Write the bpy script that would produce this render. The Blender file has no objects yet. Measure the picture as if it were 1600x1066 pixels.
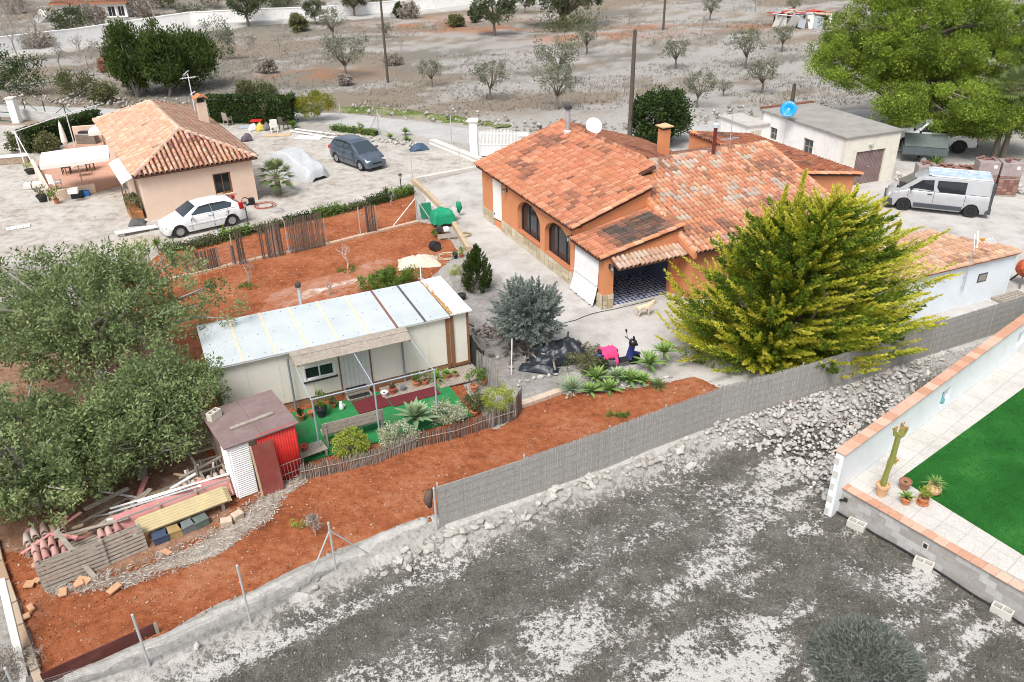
import bpy,math,random
import numpy as np
from mathutils import Matrix,Vector
sc=bpy.context.scene
COL=sc.collection
R=math.radians
# ------------------------------------------------------------------ camera
FPX,PITCH,ROLL,CH=1270.0,R(28.6),R(-1.2),14.6
_F=np.array([0,math.cos(PITCH),-math.sin(PITCH)]); _R0=np.array([1.,0,0]); _U0=np.cross(_R0,_F)
_R=math.cos(ROLL)*_R0+math.sin(ROLL)*_U0; _U=-math.sin(ROLL)*_R0+math.cos(ROLL)*_U0
cd=bpy.data.cameras.new('camera'); cam=bpy.data.objects.new('camera',cd); COL.objects.link(cam)
cd.sensor_width=36; cd.lens=36*FPX/1600; cd.clip_end=3000; cd.clip_start=.1
cam.matrix_world=Matrix(((_R[0],_U[0],-_F[0],0),(_R[1],_U[1],-_F[1],0),(_R[2],_U[2],-_F[2],CH),(0,0,0,1)))
sc.camera=cam
# ------------------------------------------------------------------ sky, sun, exposure
SUN_EL,SUN_AZ=R(58),R(203)  # azimuth measured clockwise from +Y: behind the camera
w=bpy.data.worlds.new('World'); sc.world=w; w.use_nodes=True
nt=w.node_tree; bg=nt.nodes['Background']
sky=nt.nodes.new('ShaderNodeTexSky'); sky.sky_type='NISHITA'; sky.sun_disc=False
sky.sun_elevation=SUN_EL; sky.sun_rotation=SUN_AZ; sky.dust_density=4; sky.air_density=1.0; sky.ozone_density=1.0
hsv=nt.nodes.new('ShaderNodeHueSaturation'); hsv.inputs['Saturation'].default_value=.38
nt.links.new(sky.outputs[0],hsv.inputs['Color']); nt.links.new(hsv.outputs[0],bg.inputs[0]); bg.inputs[1].default_value=.125
sd=bpy.data.lights.new('sun','SUN'); sun=bpy.data.objects.new('sun',sd); COL.objects.link(sun)
sd.energy=2.1; sd.angle=R(24); sd.color=(1,.96,.9)
sdir=Vector((math.sin(SUN_AZ)*math.cos(SUN_EL),math.cos(SUN_AZ)*math.cos(SUN_EL),math.sin(SUN_EL)))
sun.rotation_euler=sdir.to_track_quat('Z','Y').to_euler(); sun.location=(0,0,60)
sc.view_settings.view_transform='Standard'; sc.view_settings.look='None'; sc.view_settings.gamma=1
sc.view_settings.exposure=.58
sc.cycles.filter_width=1.0; sc.cycles.max_bounces=6; sc.cycles.transparent_max_bounces=8

# ------------------------------------------------------------------ helpers
def g(px,py,z=0.):  # picture point -> point on the level z
 d=_F+_R*(px-800)/FPX-_U*(py-533)/FPX
 t=(z-CH)/d[2]
 return(float(d[0]*t),float(d[1]*t),float(z))
def ht(bx,by,ty,z0=0.):  # height of an upright thing standing at (bx,by) whose top is at row ty
 x,y,z=g(bx,by,z0); lo,hi=0.,30.
 for _ in range(40):
  m=(lo+hi)/2; d=np.array([x,y,z0+m-CH]); py=533-FPX*(d@_U)/(d@_F)
  if py>ty:lo=m
  else:hi=m
 return lo
def scale_at(px,py,z=0.):  # pixels per metre there
 p=np.array(g(px,py,z))-[0,0,CH]; return FPX/float(p@_F)
def _hash(i,j,s):
 n=(i*374761393+j*668265263+s*974634777)&0x7fffffff
 n=((n^(n >> 13))*1274126177)&0x7fffffff
 return((n^(n >> 16))&0xffff)/65535.
def vn(x,y,s=0):
 x=np.asarray(x,float); y=np.asarray(y,float)
 i=np.floor(x).astype(np.int64); j=np.floor(y).astype(np.int64); fx=x-i; fy=y-j
 fx=fx*fx*(3-2*fx); fy=fy*fy*(3-2*fy)
 a=_hash(i,j,s); b=_hash(i+1,j,s); c=_hash(i,j+1,s); d=_hash(i+1,j+1,s)
 return(a*(1-fx)+b*fx)*(1-fy)+(c*(1-fx)+d*fx)*fy
def fbm(x,y,s=0,o=4):
 t=0; a=.5; n=0
 for k in range(o):t=t+a*vn(np.asarray(x)*2**k+k*17.3,np.asarray(y)*2**k-k*9.1,s+k); n+=a; a*=.5
 return t/n
def sstep(a,b,x):t=np.clip((x-a)/(b-a),0,1); return t*t*(3-2*t)
def inpoly(X,Y,poly):
 ins=np.zeros(np.shape(X),bool); n=len(poly)
 for k in range(n):
  x0,y0=poly[k][:2]; x1,y1=poly[(k+1)%n][:2]
  c=((y0>Y)!=(y1>Y))&(X<(x1-x0)*(Y-y0)/(y1-y0+1e-12)+x0); ins ^= c
 return ins
def pldist(X,Y,pts,closed=True):
 d=np.full(np.shape(X),1e9); n=len(pts)
 for k in range(n if closed else n-1):
  x0,y0=pts[k][:2]; x1,y1=pts[(k+1)%n][:2]; dx,dy=x1-x0,y1-y0
  t=np.clip(((X-x0)*dx+(Y-y0)*dy)/(dx*dx+dy*dy+1e-12),0,1)
  d=np.minimum(d,np.hypot(X-x0-t*dx,Y-y0-t*dy))
 return d
def sdf(X,Y,poly):d=pldist(X,Y,poly); return np.where(inpoly(X,Y,poly),-d,d)

def tag(o,label=None,cat=None,group=None,kind=None):
 if label:o['label']=label
 if cat:o['category']=cat
 if group:o['group']=group
 if kind:o['kind']=kind
 return o
def thing(name,label,cat,loc=(0,0,0),rz=0,group=None):
 o=bpy.data.objects.new(name,None); COL.objects.link(o); o.location=loc; o.rotation_euler=(0,0,rz); o.empty_display_size=.2
 return tag(o,label,cat,group)
def npmesh(name,V,F,m,parent=None,rnd=None,col=None,smooth=False):
 V=np.asarray(V,np.float32); F=np.asarray(F,np.int32); n,k=F.shape
 me=bpy.data.meshes.new(name); me.vertices.add(len(V)); me.vertices.foreach_set('co',V.ravel())
 me.loops.add(n*k); me.loops.foreach_set('vertex_index',F.ravel())
 me.polygons.add(n); me.polygons.foreach_set('loop_start',np.arange(0,n*k,k,dtype=np.int32))
 try:me.polygons.foreach_set('loop_total',np.full(n,k,np.int32))
 except Exception:pass
 if smooth:me.polygons.foreach_set('use_smooth',np.ones(n,bool))
 if rnd is not None:a=me.attributes.new('rnd','FLOAT','POINT'); a.data.foreach_set('value',np.asarray(rnd,np.float32))
 if col is not None:
  a=me.attributes.new('col','FLOAT_COLOR','POINT'); c=np.ones((len(V),4),np.float32); c[:,:3]=col; a.data.foreach_set('color',c.ravel())
 me.update(calc_edges=True); me.materials.append(m)
 o=bpy.data.objects.new(name,me); COL.objects.link(o)
 if parent:o.parent=parent
 return o
def vadd(a,b,k=1.):return tuple(x+k*y for x,y in zip(a,b))
class MB:
 def __init__(s):s.v=[]; s.f=[]
 def add(s,vs,fs):
  o=len(s.v); s.v+=[tuple(map(float,q))for q in vs]; s.f+=[tuple(i+o for i in f)for f in fs]; return s
 def box(s,x0,y0,z0,x1,y1,z1):
  return s.add([(x0,y0,z0),(x1,y0,z0),(x1,y1,z0),(x0,y1,z0),(x0,y0,z1),(x1,y0,z1),(x1,y1,z1),(x0,y1,z1)],
      [(3,2,1,0),(4,5,6,7),(0,1,5,4),(1,2,6,5),(2,3,7,6),(3,0,4,7)])
 def obox(s,c,sz,rz=0,rx=0,ry=0):
  m=Matrix.Translation(c)@Matrix.Rotation(rz,4,'Z')@Matrix.Rotation(ry,4,'Y')@Matrix.Rotation(rx,4,'X')
  b=MB().box(-sz[0]/2,-sz[1]/2,-sz[2]/2,sz[0]/2,sz[1]/2,sz[2]/2)
  return s.add([m@Vector(q)for q in b.v],b.f)
 def lbox(s,o,ux,a0,a1,b0,b1,z0,z1):  # box along a wall: a along ux, b outwards
  n=(ux[1],-ux[0])
  q=lambda a,b,z:(o[0]+ux[0]*a+n[0]*b,o[1]+ux[1]*a+n[1]*b,o[2]+z)
  return s.add([q(a0,b1,z0),q(a1,b1,z0),q(a1,b0,z0),q(a0,b0,z0),q(a0,b1,z1),q(a1,b1,z1),q(a1,b0,z1),q(a0,b0,z1)],
      [(3,2,1,0),(4,5,6,7),(0,1,5,4),(1,2,6,5),(2,3,7,6),(3,0,4,7)])
 def beam(s,p,q,w,h=None):
  p,q=Vector(p),Vector(q); d=(q-p).normalized(); up=Vector((0,0,1))if abs(d.z)<.95 else Vector((0,1,0))
  a=d.cross(up).normalized()*w/2; b=a.cross(d).normalized()*(h or w)/2
  return s.add([p-a-b,p+a-b,p+a+b,p-a+b,q-a-b,q+a-b,q+a+b,q-a+b],
      [(0,1,2,3),(7,6,5,4),(4,5,1,0),(5,6,2,1),(6,7,3,2),(7,4,0,3)])
 def tube(s,pts,r,n=6):
  P=[Vector(p)for p in pts]; k=len(P); rr=r if isinstance(r,(list,tuple))else[r]*k; vs=[]; fs=[]
  for i,p in enumerate(P):
   d=(P[min(i+1,k-1)]-P[max(i-1,0)]).normalized(); up=Vector((0,0,1))if abs(d.z)<.9 else Vector((1,0,0))
   a=d.cross(up).normalized(); b=a.cross(d)
   for j in range(n):t=2*math.pi*j/n; vs.append(p+(a*math.cos(t)+b*math.sin(t))*rr[i])
  for i in range(k-1):
   for j in range(n):fs.append((i*n+j,i*n+(j+1)%n,(i+1)*n+(j+1)%n,(i+1)*n+j))
  fs.append(tuple(range(n-1,-1,-1))); fs.append(tuple((k-1)*n+j for j in range(n)))
  return s.add(vs,fs)
 def lathe(s,prof,c=(0,0,0),n=14,m=None):
  vs=[]; fs=[]; k=len(prof)
  for r_,z in prof:
   for j in range(n):t=2*math.pi*j/n; vs.append((r_*math.cos(t),r_*math.sin(t),z))
  for i in range(k-1):
   for j in range(n):fs.append((i*n+j,i*n+(j+1)%n,(i+1)*n+(j+1)%n,(i+1)*n+j))
  fs.append(tuple(range(n-1,-1,-1))); fs.append(tuple((k-1)*n+j for j in range(n)))
  if m is not None:vs=[m@Vector(q)for q in vs]
  return s.add([(q[0]+c[0],q[1]+c[1],q[2]+c[2])for q in vs],fs)
 def prism(s,pts,z0,z1):
  n=len(pts)
  return s.add([(p[0],p[1],z0)for p in pts]+[(p[0],p[1],z1)for p in pts],
      [tuple(range(n-1,-1,-1)),tuple(range(n,2*n))]+[(i,(i+1)%n,n+(i+1)%n,n+i)for i in range(n)])
 def ext(s,pts,d):  # 3-D polygon pushed by vector d
  n=len(pts)
  return s.add(list(pts)+[vadd(p,d)for p in pts],[tuple(range(n-1,-1,-1)),tuple(range(n,2*n))]+[(i,(i+1)%n,n+(i+1)%n,n+i)for i in range(n)])
 def quad(s,a,b,c,d):return s.add([a,b,c,d],[(0,1,2,3)])
 def build(s,name,m,parent=None,smooth=False,bev=0,rnd=None,sub=0):
  me=bpy.data.meshes.new(name); me.from_pydata(s.v,[],s.f); me.materials.append(m)
  import bmesh
  bm=bmesh.new(); bm.from_mesh(me); bmesh.ops.recalc_face_normals(bm,faces=bm.faces); bm.to_mesh(me); bm.free()
  if smooth:me.polygons.foreach_set('use_smooth',[True]*len(me.polygons))
  if rnd is not None:a=me.attributes.new('rnd','FLOAT','POINT'); a.data.foreach_set('value',rnd)
  o=bpy.data.objects.new(name,me); COL.objects.link(o)
  if parent:o.parent=parent
  if bev:b=o.modifiers.new('bevel','BEVEL'); b.width=bev; b.segments=2; b.limit_method='ANGLE'
  if sub:b=o.modifiers.new('sub','SUBSURF'); b.levels=sub; b.render_levels=sub
  return o
def copy_tree(o,parent=None):
 c=o.copy(); COL.objects.link(c); c.parent=parent
 for ch in o.children:copy_tree(ch,c)
 return c
class FR:  # a thing's own frame on the ground
 def __init__(s,O,deg):s.O=(O[0],O[1],0); s.a=R(deg)
 def w(s,x,y,z=0):c,q=math.cos(s.a),math.sin(s.a); return(s.O[0]+c*x-q*y,s.O[1]+q*x+c*y,z)
 def loc(s,p):c,q=math.cos(s.a),math.sin(s.a); dx,dy=p[0]-s.O[0],p[1]-s.O[1]; return(c*dx+q*dy,-q*dx+c*dy,p[2]if len(p)>2 else 0)

# ------------------------------------------------------------------ materials
MATS={}
def nodes(name):
 m=bpy.data.materials.new(name); m.use_nodes=True; t=m.node_tree; return m,t,t.nodes['Principled BSDF']
def N(t,kind,**k):
 n=t.nodes.new(kind)
 for a,b in k.items():
  if a in n.inputs:n.inputs[a].default_value=b
  else:setattr(n,a,b)
 return n
def ramp(t,src,stops,interp='LINEAR'):
 r=t.nodes.new('ShaderNodeValToRGB'); r.color_ramp.interpolation=interp
 e=r.color_ramp.elements
 while len(e)<len(stops):e.new(.5)
 for i,(p,c)in enumerate(stops):e[i].position=p; e[i].color=(*c,1)if len(c)==3 else c
 t.links.new(src,r.inputs[0]); return r.outputs[0]
def mixc(t,fac,a,b,mode='MIX'):
 n=t.nodes.new('ShaderNodeMix'); n.data_type='RGBA'; n.blend_type=mode
 for s,v in((n.inputs[0],fac),(n.inputs[6],a),(n.inputs[7],b)):
  if hasattr(v,'node'):t.links.new(v,s)
  elif isinstance(v,(int,float)):s.default_value=v
  else:s.default_value=(*v,1)
 return n.outputs[2]
def mth(t,op,a,b=0.,c=None):
 n=t.nodes.new('ShaderNodeMath'); n.operation=op
 for i,v in enumerate((a,b)if c is None else(a,b,c)):
  if hasattr(v,'node'):t.links.new(v,n.inputs[i])
  else:n.inputs[i].default_value=v
 return n.outputs[0]
def noise(t,sc_=5.,det=4.,rough=.6,vec=None,coord='Object'):
 if vec is None:vec=N(t,'ShaderNodeTexCoord').outputs[coord]
 n=N(t,'ShaderNodeTexNoise',Scale=sc_,Detail=det,Roughness=rough); t.links.new(vec,n.inputs['Vector']); return n.outputs['Fac']
def bump(t,b,h,dist,strength=1.):
 n=N(t,'ShaderNodeBump',Distance=dist,Strength=strength); t.links.new(h,n.inputs['Height']); t.links.new(n.outputs[0],b.inputs['Normal'])
def M(name,col,rough=.75,var=.18,scale=6.,metal=0.,bmp=0.,bscale=40.,spec=.3,dirt=None,dirt_amt=.35,dscale=1.6,wave=None):
 """plain weathered surface: base colour, grain, and blotches of dirt"""
 if name in MATS:return MATS[name]
 m,t,b=nodes(name)
 f=noise(t,scale,5,.65)
 c=ramp(t,f,[(.25,tuple(x*(1-var)for x in col)),(.75,tuple(min(1,x*(1+var))for x in col))])
 if dirt:
  d=ramp(t,noise(t,dscale,6,.7),[(.5,(0,0,0)),(.72,(dirt_amt,)*3)]); c=mixc(t,d,c,dirt)
 t.links.new(c,b.inputs['Base Color']); b.inputs['Roughness'].default_value=rough; b.inputs['Metallic'].default_value=metal
 b.inputs['Specular IOR Level'].default_value=spec
 if bmp:bump(t,b,noise(t,bscale,3),bmp)
 MATS[name]=m; return m
def leafmat(name,stops,trans=.25,rough=.6):
 m,t,b=nodes(name)
 a=N(t,'ShaderNodeAttribute',attribute_name='rnd')
 c=ramp(t,a.outputs['Fac'],stops); t.links.new(c,b.inputs['Base Color']); b.inputs['Roughness'].default_value=rough; b.inputs['Specular IOR Level'].default_value=.25
 tr=N(t,'ShaderNodeBsdfTranslucent'); t.links.new(c,tr.inputs[0]); mx=N(t,'ShaderNodeMixShader'); mx.inputs[0].default_value=trans
 t.links.new(b.outputs[0],mx.inputs[1]); t.links.new(tr.outputs[0],mx.inputs[2]); t.links.new(mx.outputs[0],t.nodes['Material Output'].inputs[0])
 MATS[name]=m; return m
def attrmat(name,stops,rough=.85,bmp=0.,bscale=30.,spec=.25,grain=.25,gscale=20.):
 """colour picked by each piece's own random value"""
 m,t,b=nodes(name)
 a=N(t,'ShaderNodeAttribute',attribute_name='rnd'); oi=N(t,'ShaderNodeObjectInfo')
 v=mth(t,'FRACT',mth(t,'ADD',a.outputs['Fac'],oi.outputs['Random']))
 c=ramp(t,v,stops); n=noise(t,gscale,4)
 c=mixc(t,grain,c,ramp(t,n,[(.2,(.25,)*3),(.8,(1,1,1))]),'MULTIPLY')
 t.links.new(c,b.inputs['Base Color']); b.inputs['Roughness'].default_value=rough; b.inputs['Specular IOR Level'].default_value=spec
 if bmp:bump(t,b,noise(t,bscale,3),bmp)
 MATS[name]=m; return m
def tilemat(name,src):
 m,t,b=nodes(name)
 c=N(t,'ShaderNodeAttribute',attribute_name='col').outputs['Color']if src=='mesh' else N(t,'ShaderNodeObjectInfo').outputs['Color']
 pos=N(t,'ShaderNodeNewGeometry').outputs['Position']
 c=mixc(t,.45,c,ramp(t,noise(t,9,5,.7,pos),[(.25,(.4,.36,.34)),(.65,(1,1,1))]),'MULTIPLY')
 t.links.new(c,b.inputs['Base Color']); b.inputs['Roughness'].default_value=.85; b.inputs['Specular IOR Level'].default_value=.2
 return m
TILE_M,TILE_O=tilemat('tile_joined','mesh'),tilemat('tile_single','obj')
def glassmat(name,col=(.02,.025,.03),rough=.06):
 m,t,b=nodes(name); b.inputs['Base Color'].default_value=(*col,1); b.inputs['Roughness'].default_value=rough; b.inputs['Specular IOR Level'].default_value=.6
 MATS[name]=m; return m
def carpaint(name,col,metal=0.,rough=.28):
 m,t,b=nodes(name); b.inputs['Metallic'].default_value=metal; b.inputs['Roughness'].default_value=rough
 c=mixc(t,ramp(t,noise(t,2.5,5,.7),[(.45,(0,0,0)),(.8,(.35,)*3)]),col,(.36,.33,.29)); t.links.new(c,b.inputs['Base Color'])
 b.inputs['Coat Weight'].default_value=.5; b.inputs['Coat Roughness'].default_value=.1; MATS[name]=m; return m

white_wall=M('white_wall',(.82,.815,.80),.85,.05,3,dirt=(.45,.42,.36),dirt_amt=.35,bmp=.004)
orange_wall=M('orange_wall',(.64,.265,.125),.85,.09,1.5,dirt=(.40,.19,.11),dirt_amt=.45,dscale=1.1,bmp=.004)
peach_wall=M('peach_wall',(.76,.58,.46),.85,.04,2,dirt=(.55,.42,.33),dirt_amt=.3,bmp=.004)
white_wall_shaded=M('white_wall_shaded',(.72,.69,.6),.85,.05,2,dirt=(.4,.36,.28),dirt_amt=.4,bmp=.003)  # garage front: white wall with its dimmer, warmer shading put into the colour
white_paint=M('white_paint',(.82,.82,.81),.5,.04,4,dirt=(.5,.48,.44),dirt_amt=.3)
concrete=M('concrete',(.46,.44,.41),.9,.15,4,dirt=(.28,.26,.23),dirt_amt=.5,bmp=.004)
conc_light=M('concrete_light',(.58,.56,.52),.9,.1,5,dirt=(.36,.34,.3),dirt_amt=.4,bmp=.004)
metal_grey=M('metal_grey',(.5,.52,.53),.45,.1,10,metal=.6)
galv=M('galvanised',(.55,.57,.58),.5,.12,12,metal=.4)
dark_metal=M('dark_metal',(.05,.05,.055),.5,.2)
black=M('black_rubber',(.022,.022,.024),.7,.2)
terracotta=M('terracotta',(.50,.19,.085),.8,.15,8,dirt=(.45,.33,.25),dirt_amt=.35)
terracotta_pale=M('terracotta_pale',(.62,.38,.22),.8,.12,6,dirt=(.5,.42,.32))
wood_old=M('wood_old',(.33,.29,.245),.9,.3,9,bmp=.006,dirt=(.2,.17,.14))
wood_brown=M('wood_brown',(.22,.11,.055),.7,.25,8)
wood_pale=M('wood_pale',(.52,.38,.25),.85,.2,8)
bark=M('bark',(.19,.155,.125),.95,.35,9,bmp=.02,bscale=14)
bark_grey=M('bark_grey',(.30,.275,.25),.95,.3,9,bmp=.015,bscale=18)
glass=glassmat('glass'); glass_blue=glassmat('glass_blue',(.04,.06,.075),.04)
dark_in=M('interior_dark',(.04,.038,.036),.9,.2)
soil_pot=M('pot_soil',(.08,.055,.04),.95,.3)
red_paint=M('red_paint',(.55,.03,.025),.5,.15,5,dirt=(.3,.06,.04))
stone_pl=M('stone_plinth',(.56,.49,.36),.85,.2,5)
# ================================================================== THE GROUND
def ext2(a,b,k):return(b[0]+(b[0]-a[0])*k,b[1]+(b[1]-a[1])*k,0)
_cr=[g(*q)for q in((100,1060),(256,996),(320,966),(440,906),(520,876),(596,836),(676,806),(695,818),(950,727),(1123,660),(1246,627),(1450,556),(1600,510))]
CREST=[ext2(_cr[2],_cr[0],5)]+_cr+[ext2(_cr[-3],_cr[-1],3)]
FIELD=CREST+[(90,-80,0),(-90,-80,0)]
FZ=-.5
def hz(x,y):
 x=np.asarray(x,float); y=np.asarray(y,float)
 ins=inpoly(x,y,FIELD); d=pldist(x,y,CREST,False)
 f=np.where(ins,FZ*sstep(.15,1.1,d)+(fbm(x*.5,y*.5,3)-.5)*.16*sstep(.8,2,d)+(fbm(x*3,y*3,5)-.5)*.05*sstep(.8,2,d),0)
 gr=sstep(64,80,y)
 return f+gr*((fbm(x*.06,y*.06,8)-.5)*1.2+(fbm(x*.5,y*.5,9)-.5)*.35)
def hz1(x,y):return float(hz(np.array([x]),np.array([y]))[0])

# main sheet: rows thin out with distance
ys=[-60.]
while ys[-1]<2:ys.append(ys[-1]+4)
yy=5.
while yy<1500:ys.append(yy); yy*=1.0105 if yy<35 else(1.016 if yy<160 else 1.06)
ys=np.array(ys); tt=np.concatenate([np.linspace(-3,-1.05,25),np.linspace(-1,1,261),np.linspace(1.05,3,25)])
YY,TT=np.meshgrid(ys,tt,indexing='ij'); XX=TT*np.maximum(YY*.92+1.5,30*(YY<4)+1)
ZZ=hz(XX,YY)
fld=inpoly(XX,YY,FIELD); dcr=pldist(XX,YY,CREST,False)
ca,sa=math.cos(R(27)),math.sin(R(27)); al=XX*ca+YY*sa; ac=-XX*sa+YY*ca  # along and across the plough rows
chalk_f=sstep(.38,.62,.55*fbm(al*.32,ac*.95,21)+.45*fbm(al*.9,ac*1.6,27))
for(px,py,rx,ry,k)in((400,1020,1.2,.28,.9),(480,985,1.2,.28,.9),(560,945,1.2,.26,.9),(640,910,1.1,.24,.9),(715,878,1.1,.22,.9),(330,1052,1,.3,.9),(800,850,.7,.2,.7),(950,1000,2.2,.4,.6),(770,1030,1.2,.4,.6),
       (1000,925,.9,.3,.6),(1180,900,1.2,.25,.7),(1080,910,1,.25,.6),(1330,830,.9,.3,.6),(1250,790,.5,.4,.6),(1190,725,.8,.3,.6),(1100,985,1.3,.3,.6),(560,905,1.4,.22,.7)):
 c=g(px,py,FZ); da=(XX-c[0])*ca+(YY-c[1])*sa; db=-(XX-c[0])*sa+(YY-c[1])*ca
 chalk_f=np.maximum(chalk_f,k*np.exp(-((da/rx)**2+(db/ry)**2))*1.3)
for(px,py,r_,k)in((850,840,2.6,.8),(1050,790,2.4,.7),(700,960,1.8,.6),(1300,900,1.6,.6),(560,1000,1.6,.5)):
 c=g(px,py,FZ); chalk_f=chalk_f*(1-k*np.exp(-((XX-c[0])**2+(YY-c[1])**2)/r_**2))
chalk_f=np.clip(chalk_f,0,1); foot=1-sstep(.3,1.1,dcr+.5*(fbm(XX*1.5,YY*1.5,31)-.5))
chalk_g=sstep(.44,.60,.6*fbm(al*.10,ac*.30,41)+.4*fbm(al*.5,ac*1.1,43)+.13*sstep(-14,6,XX)*sstep(140,95,YY)-.07)
def C3(*c):return np.array(c)
redp=np.zeros_like(XX)
for px,py,rx,ry in((1035,42,6,3),(1140,44,9,4),(1590,45,9,3),(930,60,8,3),(700,35,10,6),(735,45,9,4),(500,120,5,2),(0,225,5,2),(20,200,4,2)):
 c=g(px,py); redp=np.maximum(redp,np.exp(-(((XX-c[0])/rx)**2+((YY-c[1])/ry)**2)))
brn=sstep(.35,.65,fbm(XX*.12,YY*.12,51))
grove=(C3(.215,.202,.175)*(1-brn[...,None])+C3(.265,.22,.172)*brn[...,None])
grove=grove*(1-chalk_g[...,None])+C3(.385,.37,.35)*chalk_g[...,None]
rp=np.clip(redp*1.2*sstep(.35,.6,fbm(XX*.3,YY*.5,61)),0,.85)[...,None]; grove=grove*(1-rp)+C3(.36,.17,.09)*rp
fcol=C3(.10,.093,.08)*(1-chalk_f[...,None])+C3(.62,.6,.56)*chalk_f[...,None]
fcol=fcol*(1-foot[...,None])+C3(.45,.435,.41)*foot[...,None]
near=np.broadcast_to(C3(.44,.42,.39),XX.shape+(3,))
nb=sstep(58,66,YY+4*(fbm(XX*.2,YY*.2,71)-.5))[...,None]
base=np.where(fld[...,None],fcol,near*(1-nb)+grove*nb)
veg=np.where(fld,(1-chalk_f)*(1-foot),.55*nb[...,0]*(1-chalk_g))
nr,nc=XX.shape; idx=np.arange(nr*nc).reshape(nr,nc)
Fq=np.stack([idx[:-1,:-1],idx[:-1,1:],idx[1:,1:],idx[1:,:-1]],-1).reshape(-1,4)
m,t,b=nodes('ground'); pos=N(t,'ShaderNodeNewGeometry').outputs['Position']
gc=N(t,'ShaderNodeAttribute',attribute_name='col').outputs['Color']; va=N(t,'ShaderNodeAttribute',attribute_name='rnd').outputs['Fac']
n1=noise(t,7,8,.72,pos); n2=noise(t,1.6,6,.65,pos)
c=mixc(t,.75,gc,ramp(t,n1,[(.3,(.5,.48,.46)),(.52,(.95,.95,.95)),(.7,(1.25,1.25,1.25))]),'MULTIPLY')
sp=mth(t,'ADD',mth(t,'MULTIPLY',n1,.6),mth(t,'MULTIPLY',n2,.4))
k1=mth(t,'GREATER_THAN',mth(t,'SUBTRACT',sp,mth(t,'MULTIPLY',va,.16)),.50)
c=mixc(t,mth(t,'MULTIPLY',mth(t,'MULTIPLY',k1,va),.4),c,(.5,.48,.45))
c=mixc(t,mth(t,'MULTIPLY',mth(t,'LESS_THAN',sp,.43),.22),c,(.16,.14,.115))
n3=noise(t,22,5,.75,pos); fa=N(t,'ShaderNodeAttribute',attribute_name='fld').outputs['Fac']
ck=mth(t,'ADD',mth(t,'MULTIPLY',mth(t,'SUBTRACT',1.,va),.55),mth(t,'ADD',mth(t,'MULTIPLY',mth(t,'SUBTRACT',n1,.5),2.1),mth(t,'MULTIPLY',mth(t,'SUBTRACT',n3,.5),1.1)))
fd=ramp(t,mth(t,'ADD',mth(t,'MULTIPLY',n3,.6),mth(t,'MULTIPLY',n2,.4)),[(.36,(.06,.058,.05)),(.5,(.145,.141,.125)),(.62,(.27,.264,.245))])
fcx=mixc(t,ramp(t,ck,[(.28,(0,0,0)),(.46,(1,1,1))]),fd,ramp(t,n3,[(.3,(.46,.445,.42)),(.58,(.66,.645,.62))])); c=mixc(t,fa,c,fcx)
t.links.new(c,b.inputs['Base Color']); b.inputs['Roughness'].default_value=.95; b.inputs['Specular IOR Level'].default_value=.1
bump(t,b,mth(t,'ADD',n1,mth(t,'MULTIPLY',n3,.4)),.10)
o=npmesh('ground',np.stack([XX,YY,ZZ],-1).reshape(-1,3),Fq,m,rnd=veg.ravel(),col=base.reshape(-1,3),smooth=True); tag(o,kind='structure')
a_=o.data.attributes.new('fld','FLOAT','POINT'); a_.data.foreach_set('value',(fld*(1-foot)).astype(np.float32).ravel())

def sheet(name,poly,cell,m,z=.004,amp=.25,bumpz=0.,kind='structure',jit=1.3,base=None):
 P=np.array([p[:2]for p in poly]); x0,y0=P.min(0)-cell*2-amp; x1,y1=P.max(0)+cell*2+amp
 gx=np.arange(x0,x1,cell); gy=np.arange(y0,y1,cell); X,Y=np.meshgrid(gx,gy,indexing='ij')
 d=sdf(X,Y,poly)+amp*2*(fbm(X*jit,Y*jit,77)-.5)
 gxd,gyd=np.gradient(d,cell); gl=np.hypot(gxd,gyd)+1e-6
 out=(d>0)&(d<cell*1.6); X=np.where(out,X-d*gxd/gl,X); Y=np.where(out,Y-d*gyd/gl,Y)
 ok=d<0; q=ok[:-1,:-1]|ok[1:,:-1]|ok[:-1,1:]|ok[1:,1:]; lim=d<cell*1.6; q&=lim[:-1,:-1]&lim[1:,:-1]&lim[:-1,1:]&lim[1:,1:]
 Z=(hz(X,Y)if base is None else base)+(z+.03)*sstep(-.05,.22,-d)-.03+bumpz*(.6*fbm(X*1.7,Y*1.7,13)+.4*fbm(X*6,Y*6,14))*sstep(0,.5,-d)
 n0,n1_=X.shape; ix=np.arange(n0*n1_).reshape(n0,n1_)
 F=np.stack([ix[:-1,:-1],ix[1:,:-1],ix[1:,1:],ix[:-1,1:]],-1)[q]
 used=np.unique(F); mp=np.full(n0*n1_,-1); mp[used]=np.arange(len(used))
 V=np.stack([X,Y,Z],-1).reshape(-1,3)[used]
 o=npmesh(name,V,mp[F],m,rnd=np.clip(-d,0,2).ravel()[used]/2,smooth=True)
 return tag(o,kind=kind)
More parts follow.
